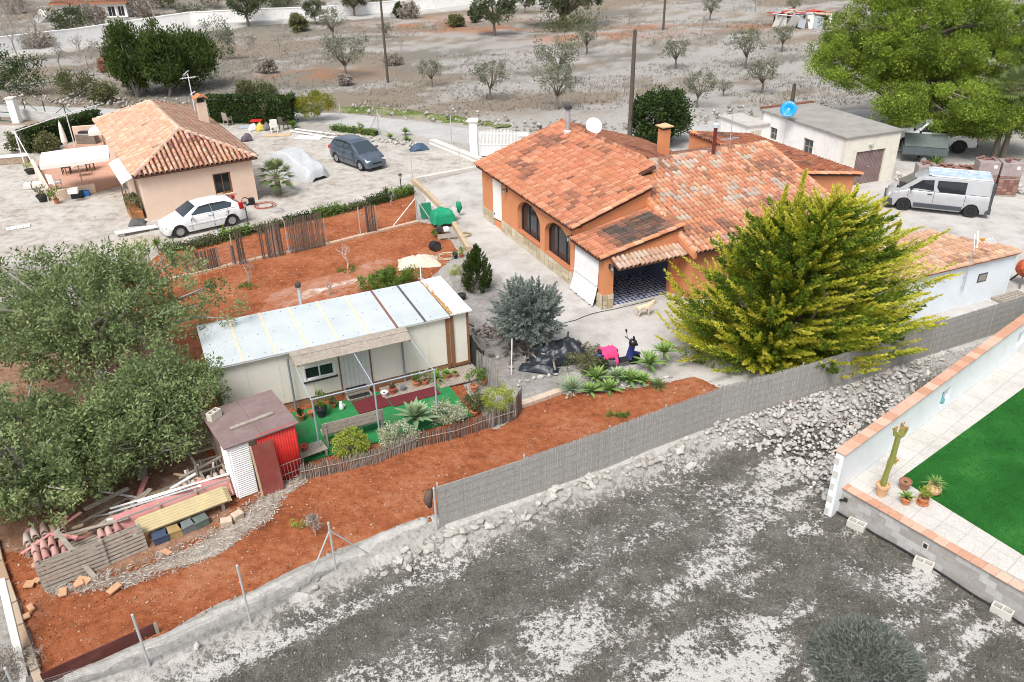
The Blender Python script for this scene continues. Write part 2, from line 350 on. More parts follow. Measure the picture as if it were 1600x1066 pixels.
def soilmat(name,cols,edge,speck=None,sc1=3.,bmp=.03,edge_w=.22,sprough=.4):
 m,t,b=nodes(name); pos=N(t,'ShaderNodeNewGeometry').outputs['Position']
 n1=noise(t,sc1,7,.7,pos); n2=noise(t,.55,5,.6,pos); nf=noise(t,26,4,.7,pos)
 c=ramp(t,mth(t,'ADD',mth(t,'MULTIPLY',n1,.5),mth(t,'MULTIPLY',n2,.5)),[(.37,cols[0]),(.5,cols[1]),(.63,cols[2])])
 c=mixc(t,.5,c,ramp(t,nf,[(.3,(.55,)*3),(.55,(1,)*3),(.75,(1.3,)*3)]),'MULTIPLY')
 if speck:
  v=N(t,'ShaderNodeTexVoronoi',Scale=16.); t.links.new(pos,v.inputs['Vector'])
  k=mth(t,'LESS_THAN',v.outputs['Distance'],mth(t,'MULTIPLY',n1,sprough)); c=mixc(t,mth(t,'MULTIPLY',k,.8),c,speck)
 if edge:
  a=N(t,'ShaderNodeAttribute',attribute_name='rnd').outputs['Fac']
  e=mth(t,'LESS_THAN',mth(t,'ADD',a,mth(t,'MULTIPLY',n1,-.5)),edge_w-.25); c=mixc(t,mth(t,'MULTIPLY',e,.75),c,edge)
 t.links.new(c,b.inputs['Base Color']); b.inputs['Roughness'].default_value=.95; b.inputs['Specular IOR Level'].default_value=.1
 if bmp:bump(t,b,mth(t,'ADD',n1,mth(t,'MULTIPLY',nf,.3)),bmp)
 return m
m_red=soilmat('red_earth',[(.235,.074,.032),(.40,.132,.058),(.48,.215,.118)],None,(.46,.24,.15),4,.14,.2,.16)
m_gravel=soilmat('gravel',[(.30,.265,.225),(.44,.41,.375),(.52,.50,.47)],(.4,.35,.28),None,2.2,.02)
m_yard=soilmat('yard_concrete',[(.34,.32,.295),(.465,.447,.428),(.53,.515,.498)],None,None,.8,.006)
m_grey=soilmat('grey_gravel',[(.17,.16,.15),(.27,.255,.245),(.36,.34,.325)],None,(.5,.49,.47),5,.05,.2,.16)
m_road=soilmat('asphalt_pale',[(.36,.355,.345),(.42,.415,.405),(.46,.455,.445)],(.34,.32,.28),None,1.5,.004)
m_patio=soilmat('patio_tile',[(.45,.43,.40),(.53,.51,.48),(.58,.56,.535)],None,None,1.4,.003)
m_litter=soilmat('leaf_litter',[(.20,.105,.065),(.31,.17,.11),(.42,.31,.23)],None,(.42,.37,.32),5,.06,.2,.2)

gravel_poly=[g(*q)for q in((-160,190),(60,195),(160,197),(330,192),(470,200),(600,212),(690,232),(745,246),(748,262),(700,272),(655,285),(648,302),(520,330),(400,362),(300,395),(225,415),(120,440),(0,470),(-160,490))]
sheet('gravel_yard',gravel_poly,.3,m_gravel,.004,.35)
yard_poly=[g(*q)for q in((652,288),(748,262),(746,240),(830,232),(1000,232),(1180,205),(1400,215),(1640,285),(1720,420),(1640,500),(1573,512),(1450,547),(1246,618),(1110,652),(1040,612),(950,600),(885,590),(850,520),(795,455),(735,400),(718,375),(700,345),(660,318))]
sheet('concrete_yard',yard_poly,.3,m_yard,.008,.12)
red_poly=[g(*q)for q in((58,1070),(100,1057),(256,994),(440,904),(596,834),(690,812),(950,724),(1123,657),(1190,637),(1130,604),(1085,584),(1000,604),(870,615),(815,632),(800,655),(775,668),(735,610),(700,560),(690,500),(655,450),(690,425),(720,392),(690,352),(655,345),(650,298),(536,322),(445,342),(345,372),(255,388),(225,415),(150,470),(0,500),(-200,560),(-260,800),(-40,900),(0,880),(24,945),(44,1012))]
sheet('red_soil',red_poly,.13,m_red,.012,.12,.05)
grey_poly=[g(*q)for q in((700,430),(735,398),(760,440),(800,460),(850,520),(890,590),(870,610),(815,626),(790,600),(760,560),(735,520),(715,470))]
sheet('grey_gravel',grey_poly,.16,m_grey,.05,.15,.02)
litter_poly=[g(*q)for q in((-100,560),(60,480),(200,470),(300,560),(330,640),(340,700),(390,800),(330,850),(200,905),(90,920),(20,870),(-100,820))]
sheet('leaf_litter',litter_poly,.2,m_litter,.05,.5,.02)
litter2=[g(*q)for q in((385,790),(440,752),(475,742),(480,756),(450,775),(425,815),(330,875),(200,920),(90,935),(60,915),(200,890),(330,835))]
m_twig=soilmat('dry_litter',[(.25,.16,.115),(.36,.305,.26),(.47,.435,.39)],None,(.5,.47,.43),8,.06,.2,.2)
sheet('dry_litter',litter2,.13,m_twig,.052,.3,.03)
chalky=[g(*q)for q in((380,500),(420,462),(470,440),(520,428),(600,402),(628,412),(610,440),(520,474),(440,505))]
m_lime=soilmat('lime_dust',[(.31,.11,.055),(.45,.29,.22),(.64,.6,.57)],(.32,.11,.05),None,2.2,.02,.6)
chalky=[(x+(x+4)*.0,y,z)for x,y,z in chalky]
sheet('lime_dust',chalky,.14,m_lime,.045,.5,.0)
# road behind the houses
road_c=[g(*q)for q in((-500,160),(0,173),(160,178),(340,179),(527,186),(640,199),(740,214),(850,221),(980,216),(1150,196),(1300,184),(1700,160))]
def ribbon(c,hw):
 L,Rr=[],[]
 for i,p in enumerate(c):
  a=c[max(i-1,0)]; b_=c[min(i+1,len(c)-1)]; dx,dy=b_[0]-a[0],b_[1]-a[1]; l=math.hypot(dx,dy); L.append((p[0]-dy/l*hw,p[1]+dx/l*hw)); Rr.append((p[0]+dy/l*hw,p[1]-dx/l*hw))
 return L+Rr[::-1]
sheet('road',ribbon(road_c,2.1),.5,m_road,.02,.15,base=0.)
m_verge=soilmat('verge',[(.08,.11,.03),(.13,.17,.05),(.3,.27,.2)],None,None,1.2,.05)
sheet('road_verge',[g(*q)for q in((527,176),(600,180),(700,192),(800,202),(800,196),(690,178),(600,168),(527,167))],.4,m_verge,.05,.8,.15,base=0.)
# pale far road along the white wall
far_c=[g(*q)for q in((-300,110),(40,82),(210,56),(410,39),(560,26),(740,11),(900,0),(1100,-10))]
sheet('far_track',ribbon(far_c,2.4),1.2,m_road,.25,.4)

# ---- villa terrace: paving, lawn
VC=(8.93,17.42)
def vdir(a,d,o=VC):return(o[0]+math.cos(R(a))*d,o[1]+math.sin(R(a))*d)
terr=[vdir(39.4,0),vdir(39.4,26),vdir(-54.5,24,vdir(39.4,26)),vdir(-54.5,24)]
pav=MB().prism(terr,FZ-.3,.35).build('terrace_paving',M('paving_bed',(.36,.34,.32),.9)); tag(pav,kind='structure')
ga=g(1406,748,.37); gb=g(1600,606,.37); gd=g(1600,868,.37)
lawn=[ga,ext2(ga,gb,2.2),(30,8),ext2(ga,gd,5)]
m,t,b=nodes('lawn_turf'); pos=N(t,'ShaderNodeNewGeometry').outputs['Position']
c=ramp(t,noise(t,.9,4,.6,pos),[(.3,(.014,.10,.014)),(.55,(.022,.145,.022)),(.75,(.05,.21,.04))])
c=mixc(t,.6,c,ramp(t,noise(t,60,3,.7,pos),[(.3,(.45,)*3),(.7,(1.3,)*3)]),'MULTIPLY')
t.links.new(c,b.inputs['Base Color']); b.inputs['Roughness'].default_value=.8; b.inputs['Specular IOR Level'].default_value=.15; bump(t,b,noise(t,90,2,.6,pos),.02)
m_lawn=m
o=MB().prism([p[:2]for p in lawn],.3,.372).build('lawn',m_lawn); tag(o,kind='structure')
_vc,_vs=math.cos(R(39.4)),math.sin(R(39.4))
for i in range(28):
 for j in range(18):
  q=[(VC[0]+_vc*x+_vs*y,VC[1]+_vs*x-_vc*y)for x,y in((i*.6+.006,j*.6+.01),(i*.6+.594,j*.6+.01),(i*.6+.594,j*.6+.598),(i*.6+.006,j*.6+.598))]; cx=np.array([p[0]for p in q]); cy=np.array([p[1]for p in q])
  if inpoly(cx,cy,[p[:2]for p in lawn]).all()or not inpoly(cx,cy,terr).any():continue
  if cx.min()>19:continue
  MB().prism(q,.34,.3605).build('paving_slab',m_patio,pav)
# turf pile on the nearer part of the lawn
rg=np.random.default_rng(5); n=60000; P=np.stack([rg.uniform(9.5,19,n),rg.uniform(8,25,n)],-1); P=P[sdf(P[:,0],P[:,1],[q[:2]for q in lawn])<-.01]; n=len(P)
A=rg.uniform(0,6.28,n); L_=rg.uniform(.02,.04,n); V=np.zeros((n,3,3)); V[:,:,:2]=P[:,None]; dx=np.stack([np.cos(A),np.sin(A)],-1)*.012
V[:,0,:2]-=dx; V[:,1,:2]+=dx; V[:,:2,2]=.37; V[:,2,2]=.37+L_; V[:,2,:2]+=rg.normal(0,.018,(n,2))
m_blade=leafmat('turf_blade',[(0,(.012,.075,.014)),(.6,(.02,.13,.025)),(1,(.04,.19,.035))],.2)
o=npmesh('lawn_blades',V.reshape(-1,3),np.arange(n*3).reshape(-1,3),m_blade,rnd=np.repeat(rg.uniform(0,1,n),3)); tag(o,'short green artificial turf pile of the villa lawn','turf',kind='stuff')

# ---- loose stuff on the ground: pebbles in the red earth, scrub in the field and the grove
def octa(P,S,rg,flat=.6):
 n=len(P); B=np.array([[1,0,0],[0,1,0],[-1,0,0],[0,-1,0],[0,0,1],[0,0,-1.]]); J=rg.uniform(.6,1.3,(n,6,1))
 a=rg.uniform(0,6.28,n); V=B[None]*J*S[:,None,None]; V[...,2]*=flat; x=V[...,0]*np.cos(a)[:,None]-V[...,1]*np.sin(a)[:,None]; y=V[...,0]*np.sin(a)[:,None]+V[...,1]*np.cos(a)[:,None]
 V=np.stack([x,y,V[...,2]],-1)+P[:,None]
 F0=np.array([[0,1,4],[1,2,4],[2,3,4],[3,0,4],[1,0,5],[2,1,5],[3,2,5],[0,3,5]]); F=(F0[None]+np.arange(n)[:,None,None]*6).reshape(-1,3)
 return V.reshape(-1,3),F,np.repeat(rg.uniform(0,1,n),6)
def scatter(poly,n,rg,amp=0.,bb=None):
 p=np.array([q[:2]for q in poly]); x0,y0=p.min(0); x1,y1=p.max(0)
 P=np.stack([rg.uniform(x0,x1,n),rg.uniform(y0,y1,n)],-1)
 return P[sdf(P[:,0],P[:,1],poly)<amp]
m_peb=attrmat('pebble',[(0,(.24,.075,.035)),(.55,(.34,.13,.065)),(.8,(.46,.25,.16)),(.95,(.54,.40,.31)),(1,(.62,.55,.48))])
P=scatter(red_poly,60000,rg,-.05); P=P[fbm(P[:,0]*.6,P[:,1]*.6,19)>.36]; S=rg.uniform(.009,.024,len(P))*rg.uniform(.6,2.2,len(P)); V,F,rn=octa(np.c_[P,np.full(len(P),.042)],S,rg)
tag(npmesh('red_earth_pebbles',V,F,m_peb,rnd=rn),'pale pebbles and clods strewn over the red earth','pebbles',kind='stuff')
def blades(P,Z,L,wd,rg,lean=.6,k=3):
 n=len(P); P=np.repeat(P,k,0); Z=np.repeat(Z,k); L=np.repeat(L,k)*rg.uniform(.6,1.2,n*k); A=rg.uniform(0,6.28,n*k); n*=k
 V=np.zeros((n,3,3)); V[:,:,:2]=(P+rg.normal(0,.5,(n,2))*L[:,None])[:,None]; dx=np.stack([np.cos(A),np.sin(A)],-1)*wd*L[:,None]
 V[:,0,:2]-=dx; V[:,1,:2]+=dx; V[:,:2,2]=Z[:,None]-.01; V[:,2,2]=Z+L; V[:,2,:2]+=rg.normal(0,lean,(n,2))*L[:,None]
 return V.reshape(-1,3),np.arange(n*3).reshape(-1,3),np.repeat(rg.uniform(0,1,n),3)
m_scrub=leafmat('scrub',[(0,(.075,.07,.062)),(.35,(.15,.145,.125)),(.7,(.23,.22,.19)),(.88,(.16,.17,.095)),(1,(.42,.4,.37))],.1,.9)
vis=[g(-150,1120,FZ),g(-20,1060,FZ),g(690,830,FZ),g(1320,640,FZ),g(1340,780,FZ),g(1640,960,FZ),g(1700,1120,FZ)]
P=scatter(vis,150000,rg); i_=inpoly(P[:,0],P[:,1],FIELD)&~inpoly(P[:,0],P[:,1],terr); P=P[i_]; d=pldist(P[:,0],P[:,1],CREST,False)
al_,ac_=P[:,0]*ca+P[:,1]*sa,-P[:,0]*sa+P[:,1]*ca
dens=1-sstep(.40,.56,.55*fbm(al_*.32,ac_*.95,21)+.45*fbm(al_*.9,ac_*1.6,27))
for(px,py,rx,ry,k)in((400,1020,1.2,.28,1),(480,985,1.2,.28,1),(560,945,1.2,.26,1),(640,910,1.1,.24,1),(715,878,1.1,.22,1),(330,1052,1,.3,1)):
 c_=g(px,py,FZ); da=(P[:,0]-c_[0])*ca+(P[:,1]-c_[1])*sa; db=-(P[:,0]-c_[0])*sa+(P[:,1]-c_[1])*ca; dens=dens*(1-np.exp(-((da/rx)**2+(db/ry)**2)))
dens*=sstep(.6,1.6,d)*sstep(.25,.55,fbm(P[:,0]*2.2,P[:,1]*2.2,91)+.15)
P=P[rg.uniform(0,1,len(P))<dens*.62]; V,F,rn=blades(P,hz(P[:,0],P[:,1]),rg.uniform(.03,.085,len(P)),.16,rg,.8)
rn=np.clip(rn*.75+.35*np.repeat(np.repeat(fbm(P[:,0]*.45,P[:,1]*.45,95),3),3)-.05,0,1)
tag(npmesh('field_scrub',V,F,m_scrub,rnd=rn),'low dark grey dried scrub over the chalky foreground field','scrub',kind='stuff')
P=scatter(vis,4200,rg); P=P[inpoly(P[:,0],P[:,1],FIELD)&~inpoly(P[:,0],P[:,1],terr)]; S=.006+.03*rg.uniform(0,1,len(P))**2.5; V,F,rn=octa(np.c_[P,hz(P[:,0],P[:,1])+.01],S,rg)
m_chip=attrmat('chalk_chip',[(0,(.5,.48,.45)),(.5,(.62,.6,.57)),(1,(.72,.7,.67))])
tag(npmesh('chalk_chips',V,F,m_chip,rnd=rn),'small white chalk chips lying in the foreground field','stones',kind='stuff')
m_dry=leafmat('dry_grass',[(0,(.14,.13,.11)),(.4,(.24,.22,.19)),(.75,(.34,.31,.26)),(1,(.17,.18,.11))],.15,.9)
n=70000; yy=64*np.exp(rg.uniform(0,1,n)*math.log(170/64)); xx=rg.uniform(-.75,.75,n)*yy; k=fbm(xx*.12,yy*.2,101)+.35*fbm(xx*.6,yy*.9,103); k=(k>.62)&(pldist(xx,yy,road_c,False)>2.8)&(pldist(xx,yy,far_c,False)>3)
P=np.c_[xx,yy][k]; V,F,rn=blades(P,hz(P[:,0],P[:,1]),rg.uniform(.08,.24,len(P)),.16,rg,.7)
tag(npmesh('grove_grass',V,F,m_dry,rnd=rn),'dry grey grass tussocks over the olive grove behind','grass',kind='stuff')
P=scatter(gravel_poly+[],7000,rg,-.2); S=.008+.035*rg.uniform(0,1,len(P))**3; V,F,rn=octa(np.c_[P,np.full(len(P),.012)],S,rg)
tag(npmesh('gravel_stones',V,F,attrmat('gravel_stone',[(0,(.2,.17,.14)),(.5,(.4,.37,.33)),(1,(.62,.6,.57))]),rnd=rn),'small stones and debris scattered over the pale gravel yard','stones',kind='stuff')
P=scatter(yard_poly,2600,rg,-.2); V,F=np.concatenate([np.c_[P-.012,np.full(len(P),.014)],np.c_[P+rg.normal(0,.02,P.shape),np.full(len(P),.016)],np.c_[P+rg.normal(0,.02,P.shape),np.full(len(P),.022)]]),np.stack([np.arange(len(P)),np.arange(len(P))+len(P),np.arange(len(P))+2*len(P)],-1)
tag(npmesh('yard_leaves',V,F,m_dry,rnd=rg.uniform(0,1,len(V))),'dry leaf scraps blown over the concrete yard','leaves',kind='stuff')
# rocky bank beyond the road
P=scatter(ribbon([g(*q)for q in((-200,150),(60,160),(180,166),(350,168),(560,172),(700,184),(830,202),(960,204),(1130,184),(1300,170))],1.5),5000,rg); S=rg.uniform(.08,.3,len(P))*rg.uniform(.5,1,len(P)); V,F,rn=octa(np.c_[P,rg.uniform(.0,.45,len(P))],S,rg,.8)
m_rock=attrmat('bank_rock',[(0,(.24,.22,.2)),(.5,(.38,.36,.33)),(1,(.52,.5,.47))])
tag(npmesh('bank_rocks',V,F,m_rock,rnd=rn),'grey rocks of the low bank beyond the lane','rocks',kind='stuff')
# ================================================================== BUILDINGS
def tile_template(r0=.094,r1=.078,L=.44,n=5,h=1.0):
 vs=[]
 for(r_,y,dz)in((r0,0,.022),(r1,L,0.0)):
  for k in range(n+1):a_=math.pi*(k/n); vs.append((-r_*math.cos(a_),y,dz+r_*h*math.sin(a_)*1.25))
 for k in range(n+1):a_=math.pi*(k/n); vs.append((-(r0-.02)*math.cos(a_),.002,.012+(r0-.02)*h*math.sin(a_)*1.2))
 fs=[(k,k+1,n+2+k,n+1+k)for k in range(n)]+[(2*(n+1)+k,2*(n+1)+k+1,k+1,k)for k in range(n)]
 return np.array(vs),np.array(fs)
TV,TF=tile_template()
_tm=bpy.data.meshes.new('tile'); _tm.from_pydata([tuple(q)for q in TV],[],[tuple(q)for q in TF]); _tm.materials.append(TILE_O)
for p_ in _tm.polygons:p_.use_smooth=True
TRND=random.Random(11)
def tile_roof(poly,e,acc,colf,parent=None,nobj=0,pu=.215,pv=.34,lift=.03,s=None,inset=.0):
 """barrel tiles over the plane polygon; e = eave direction; returns singles made"""
 P=[Vector(q)for q in poly]; e=Vector(e).normalized(); nrm=Vector((0,0,0))
 for i in range(len(P)):nrm+=P[i].cross(P[(i+1)%len(P)])
 nrm.normalize()
 if nrm.z<0:nrm=-nrm
 sl=nrm.cross(e).normalized()
 if sl.z<0:sl=-sl
 e=sl.cross(nrm); o=P[0]
 ab=[((q-o).dot(e),(q-o).dot(sl))for q in P]; a0,a1=min(q[0]for q in ab),max(q[0]for q in ab); b0,b1=min(q[1]for q in ab),max(q[1]for q in ab)
 na=max(1,int(round((a1-a0)/pu))); nb_=max(1,int(round((b1-b0)/pv))); made=0
 for i in range(na):
  a_=a0+(i+.5)*(a1-a0)/na
  for j in range(nb_):
   b_=b0+j*(b1-b0)/nb_-.03
   if not inpoly(np.array([a_]),np.array([min(max(b_+pv*.5,b0+.02),b1-.02)]),ab)[0]:continue
   ja,jb,jr=TRND.gauss(0,.008),TRND.gauss(0,.012),TRND.gauss(0,.02)
   pos=o+e*(a_+ja)+sl*(b_+jb)+nrm*(lift+TRND.uniform(0,.012)); c=colf(a_-a0,b_-b0,TRND)
   x=(e*math.cos(jr)+sl*math.sin(jr)); y=(sl*math.cos(jr)-e*math.sin(jr))
   if parent is not None and made<nobj:
    ob=bpy.data.objects.new('tile',_tm); COL.objects.link(ob); ob.parent=parent; ob.color=(*c,1)
    ob.matrix_local=Matrix(((x.x,y.x,nrm.x,pos.x),(x.y,y.y,nrm.y,pos.y),(x.z,y.z,nrm.z,pos.z),(0,0,0,1))); made+=1
   else:
    B=np.array([x,y,nrm]); acc[0].append(TV@B+np.array(pos)); acc[1].append(np.broadcast_to(np.array(c),(len(TV),3)))
 return made
def ridge_row(p,q,acc,colf,r_=.14,step=.38):
 p,q=Vector(p),Vector(q); d=q-p; n=max(1,int(d.length/step)); y=d.normalized(); x=y.cross(Vector((0,0,1))).normalized(); z=x.cross(y)
 V=TV.copy(); V[:,0]*=r_/.105; V[:,2]*=r_/.105*1.0; V[:,1]*=step*1.15/.44
 for i in range(n):
  B=np.array([x,y,z]); acc[0].append(V@B+np.array(p+d*(i/n)+Vector((0,0,.03+.01*(i%2))))); acc[1].append(np.broadcast_to(np.array(colf(i,0,TRND)),(len(V),3)))
def tiles_build(acc,parent,name='roof_tiles'):
 n=len(acc[0])
 if not n:return
 V=np.concatenate(acc[0]); C=np.concatenate(acc[1]); k=len(TV); F=(TF[None]+np.arange(n)[:,None,None]*k).reshape(-1,4)
 return tag(npmesh(name,V,F,TILE_M,parent,col=C,smooth=True),kind='stuff')
def jc(c,r,v=.16):k=1+r.uniform(-v,v); return tuple(min(1,x*k*(1+r.uniform(-.05,.05)))for x in c)
def wallop(mb,o,ux,L,H,th,ops,z0=0.):
 """wall with rectangular openings, cut into blocks"""
 br=sorted({0.,L}|{v for q in ops for v in q[:2]})
 for a0,a1 in zip(br,br[1:]):
  if a1-a0<1e-4:continue
  zs=z0;
  for q in sorted([q for q in ops if q[0]<=a0+1e-6 and q[1]>=a1-1e-6],key=lambda q:q[2]):
   if q[2]>zs+1e-4:mb.lbox(o,ux,a0,a1,-th,0,zs,q[2])
   zs=q[3]
  if H>zs+1e-4:mb.lbox(o,ux,a0,a1,-th,0,zs,H)
def wpoly(mb,o,ux,pts,b0,b1):  # polygon (a,z) on a wall, thickness b0..b1
 n=(ux[1],-ux[0]); q=lambda a,b,z:(o[0]+ux[0]*a+n[0]*b,o[1]+ux[1]*a+n[1]*b,o[2]+z)
 return mb.ext([q(a,b0,z)for a,z in pts],(n[0]*(b1-b0),n[1]*(b1-b0),0))
def window(par,o,ux,a0,a1,z0,z1,fm,depth=.08,cols=2,rows=1,fw=.06,sill=None,glassm=None,frame_out=.0):
 wn=MB();
 for(p,q,r_,s_)in((a0,a0+fw,z0,z1),(a1-fw,a1,z0,z1),(a0+fw,a1-fw,z0,z0+fw),(a0+fw,a1-fw,z1-fw,z1)):wn.lbox(o,ux,p,q,-depth-.05,-depth+frame_out,r_,s_)
 w_=wn.build('window',fm,par,bev=.006)
 for i in range(cols):
  for j in range(rows):
   x0=a0+fw+(a1-a0-2*fw)*i/cols; x1=a0+fw+(a1-a0-2*fw)*(i+1)/cols; y0=z0+fw+(z1-z0-2*fw)*j/rows; y1=z0+fw+(z1-z0-2*fw)*(j+1)/rows
   MB().lbox(o,ux,x0+.015,x1-.015,-depth-.035,-depth-.025,y0+.015,y1-.015).build('pane',glassm or glass,w_)
   if cols*rows>1:
    mb=MB(); k=.022
    for(p,q,r_,s_)in((x0,x0+k,y0,y1),(x1-k,x1,y0,y1),(x0+k,x1-k,y0,y0+k),(x0+k,x1-k,y1-k,y1)):mb.lbox(o,ux,p,q,-depth-.04,-depth-.005,r_,s_)
    mb.build('sash',fm,w_)
 if sill:MB().lbox(o,ux,a0-.06,a1+.06,-depth,.05,z0-.06,z0-.002).build('sill',sill,w_,bev=.008)
 return w_

# ------------------------------------------------------------------ the orange house
HF=FR((3.653,29.252),24)
house=thing('orange_house','orange rendered house with terracotta tile roofs and two arched windows','house',HF.O,HF.a)
UX=(0,-1)  # along the long facade, seen from outside
mb=MB()
fo=(0,12.3,0)
door_op=(1.5,2.4,.32,2.42); a1_=(4.25,6.68,.66,2.36); a2_=(7.12,9.54,.62,2.30)
wallop(mb,fo,UX,9.9,2.62,.32,[door_op,a1_,a2_])
for a0,a1,z0,z1 in(a1_,a2_):  # arch spandrels
 w2=(a1-a0)/2; cx=(a0+a1)/2; sp=z1-.78
 for sg in(-1,1):
  pts=[(cx+sg*w2,z1)]+[(cx+sg*w2*math.cos(th),sp+.775*math.sin(th))for th in[k*math.pi/2/10 for k in range(11)]]
  wpoly(mb,fo,UX,pts,-.319,-.001)
# gable ends of the main block, rear walls
def gable(mb,y,x0,x1,xr,ze0,zr,ze1,th):mb.ext([(x0,y,0),(x1,y,0),(x1,y,ze1),(xr,y,zr),(x0,y,ze0)],(0,th,0))
gable(mb,12.0,.322,9.3,4.7,2.7,4.12,2.66,.3)
mb.ext([(.322,2.402,0),(3.6,2.402,0),(3.6,2.402,3.7),(.322,2.402,2.68)],(0,.3,0))
mb.box(9.0,5.2,0,9.3,11.998,2.6)
# block B walls
mb.ext([(3.602,-.9,0),(3.602,2.40,0),(3.602,2.40,3.22),(3.602,-.9,2.24)],(.28,0,0))
mb.ext([(3.602,2.71,0),(3.602,3.7,0),(3.602,3.7,3.62),(3.602,2.71,3.31)],(.28,0,0))
mb.box(3.884,-.9,0,11.3,-.62,2.26)
mb.ext([(11.302,-.9,0),(11.302,9.6,0),(11.302,9.6,2.5),(11.302,4.9,3.93),(11.302,-.9,2.2)],(.28,0,0))
mb.box(4.7,9.32,0,11.3,9.6,2.5)
# porch front wall and piers
mb.box(0,0,0,.46,.40,2.16)
mb.ext([(0,.0,2.162),(3.6,.0,2.162),(3.6,.0,2.94),(0,.0,2.24)],(0,.26,0))
mb.box(3.2,0.0,0,3.598,.26,2.16)
mb.box(0,.402,1.98,.26,2.4,2.16)
mb.box(0,2.1,0,.26,2.398,1.978)
# block C
mb.ext([(11.60,2.75,0),(15.5,2.75,0),(15.5,2.75,2.52),(11.60,2.75,3.12)],(0,.28,0))
mb.box(15.22,3.032,0,15.5,10.6,2.52)
mb.ext([(11.64,9.605,0),(11.64,10.9,0),(11.64,10.9,3.36),(11.64,9.605,3.26)],(.28,0,0))
mb.ext([(11.64,5.0,2.6),(11.64,9.6,2.3),(11.64,9.6,3.26),(11.64,5.0,3.14)],(.28,0,0))
mb.box(11.922,10.62,0,15.5,10.9,2.5)
mb.build('wall',orange_wall,house)
# plinth of split stone: mortar band and pieces
MB().box(-.03,2.41,0,-.001,10.0-.1,.60).box(-.03,10.8,0,-.001,12.3,.60).box(-.03,-.03,0,-.001,.43,.62).box(-.03,-.03,0,.49,-.001,.62).build('plinth',M('mortar',(.40,.33,.24),.9),house)
st=attrmat('plinth_stone',[(0,(.46,.38,.25)),(.5,(.58,.5,.36)),(1,(.66,.6,.47))],.85,.006)
rr=random.Random(4)
def plinth_run(p0,p1,z1,nx,nrm):
 d=(p1[0]-p0[0],p1[1]-p0[1]); cols=[0]+sorted(min(.97,max(.03,(k+rr.uniform(-.25,.25))/nx))for k in range(1,nx))+[1]
 for c0,c1 in zip(cols,cols[1:]):
  zs=[.01,z1*rr.uniform(.35,.65),z1-.01]if rr.random()<.75 else[.01,z1*.3,z1*.66,z1-.01]; gp=.022/math.hypot(*d)
  for za,zb in zip(zs,zs[1:]):
   q=lambda c,z:(p0[0]+d[0]*c,p0[1]+d[1]*c,z); s_=rr.uniform(-.05,.05)
   pts=[q(c0+gp,za+.012),q(c1-gp,za+.012),q(c1-gp,zb-.012+s_*(zb<z1-.02)),q(c0+gp,zb-.012-s_*(zb<z1-.02))]
   MB().ext(pts,(nrm[0]*.022,nrm[1]*.022,0)).build('stone',st,house)
plinth_run((-.031,9.9),(-.031,2.45),.60,17,(-1,0)); plinth_run((-.031,12.28),(-.031,10.85),.6,4,(-1,0)); plinth_run((-.031,-.03),(-.031,.42),.62,2,(-1,0)); plinth_run((-.03,-.031),(.48,-.031),.62,2,(0,-1))
# roofs
def pal(base,lite,dark,kd,seed,grey=None):
 def f(a,b,r):
  n_=float(fbm(a*.55,b*.9,seed,3)); n2=float(fbm(a*.5+9,b*.7+4,seed+5,3))
  if r.random()<float(sstep(kd-.10,kd+.14,n_)):k_=r.uniform(.0,.55); return jc(tuple(d_*(1-k_)+b_*k_ for d_,b_ in zip(dark,base)),r,.2)
  if grey and r.random()<.6*float(sstep(.48,.80,n2)):return jc(grey,r,.15)
  return jc(lite if r.random()<.3 else base,r,.12)
 return f
pa=pal((.49,.20,.115),(.55,.27,.17),(.22,.11,.08),.62,3)
pb=pal((.50,.225,.135),(.56,.32,.215),(.25,.14,.105),.63,23,(.46,.38,.32))
pc=pal((.44,.15,.08),(.50,.22,.13),(.15,.10,.085),.62,43)
def pp(a,b,r):k_=float(sstep(.5,1.3,b)*sstep(4.0,3.1,b)*sstep(.1,.5,a)); k_=max(0,min(1,k_*1.05+r.uniform(-.35,.12))); return jc(tuple(x*(1-k_)+y*k_ for x,y in zip((.48,.20,.115),(.10,.075,.065))),r,.25)
acc=([],[])
def zA(x):return 2.68+.317*(x+.25)
def zB(y):return 4.03-.3*abs(y-4.9)
roof=MB(); th=(0,0,-.09)
roof.ext([(-.22,2.3,zA(-.22)),(3.6,2.3,zA(3.6)),(3.6,3.72,zA(3.6)),(4.7,3.72,zA(4.7)),(4.7,12.55,zA(4.7)),(-.22,12.55,zA(-.22))],th)
roof.ext([(4.72,5.5,zA(4.7)),(9.6,5.5,zA(-.22)),(9.6,12.55,zA(-.22)),(4.72,12.55,zA(4.7))],th)
ra=roof.build('roof',M('roof_bed',(.11,.055,.04),.9),house)
n1_=tile_roof([(-.25,2.28,zA(-.25)),(3.7,2.28,zA(3.7)),(3.7,3.7,zA(3.7)),(4.7,3.7,zA(4.7)),(4.7,12.6,zA(4.7)),(-.25,12.6,zA(-.25))],(0,1,0),acc,pa,ra,190)
tile_roof([(9.6,5.5,zA(-.2)),(9.6,12.6,zA(-.2)),(4.7,12.6,zA(4.7)),(4.7,5.5,zA(4.7))],(0,1,0),acc,pa)
ridge_row((4.7,12.6,zA(4.7)),(4.7,4.6,zA(4.7)),acc,pa,.15)
ridge_row((-.25,2.28,zA(-.25)+.0),(3.5,2.28,zA(3.5)),acc,pal((.6,.3,.18),(.66,.38,.26),(.3,.2,.15),.8,5),.11)
ridge_row((-.25,12.6,zA(-.25)),(4.7,12.6,zA(4.7)),acc,pa,.11)
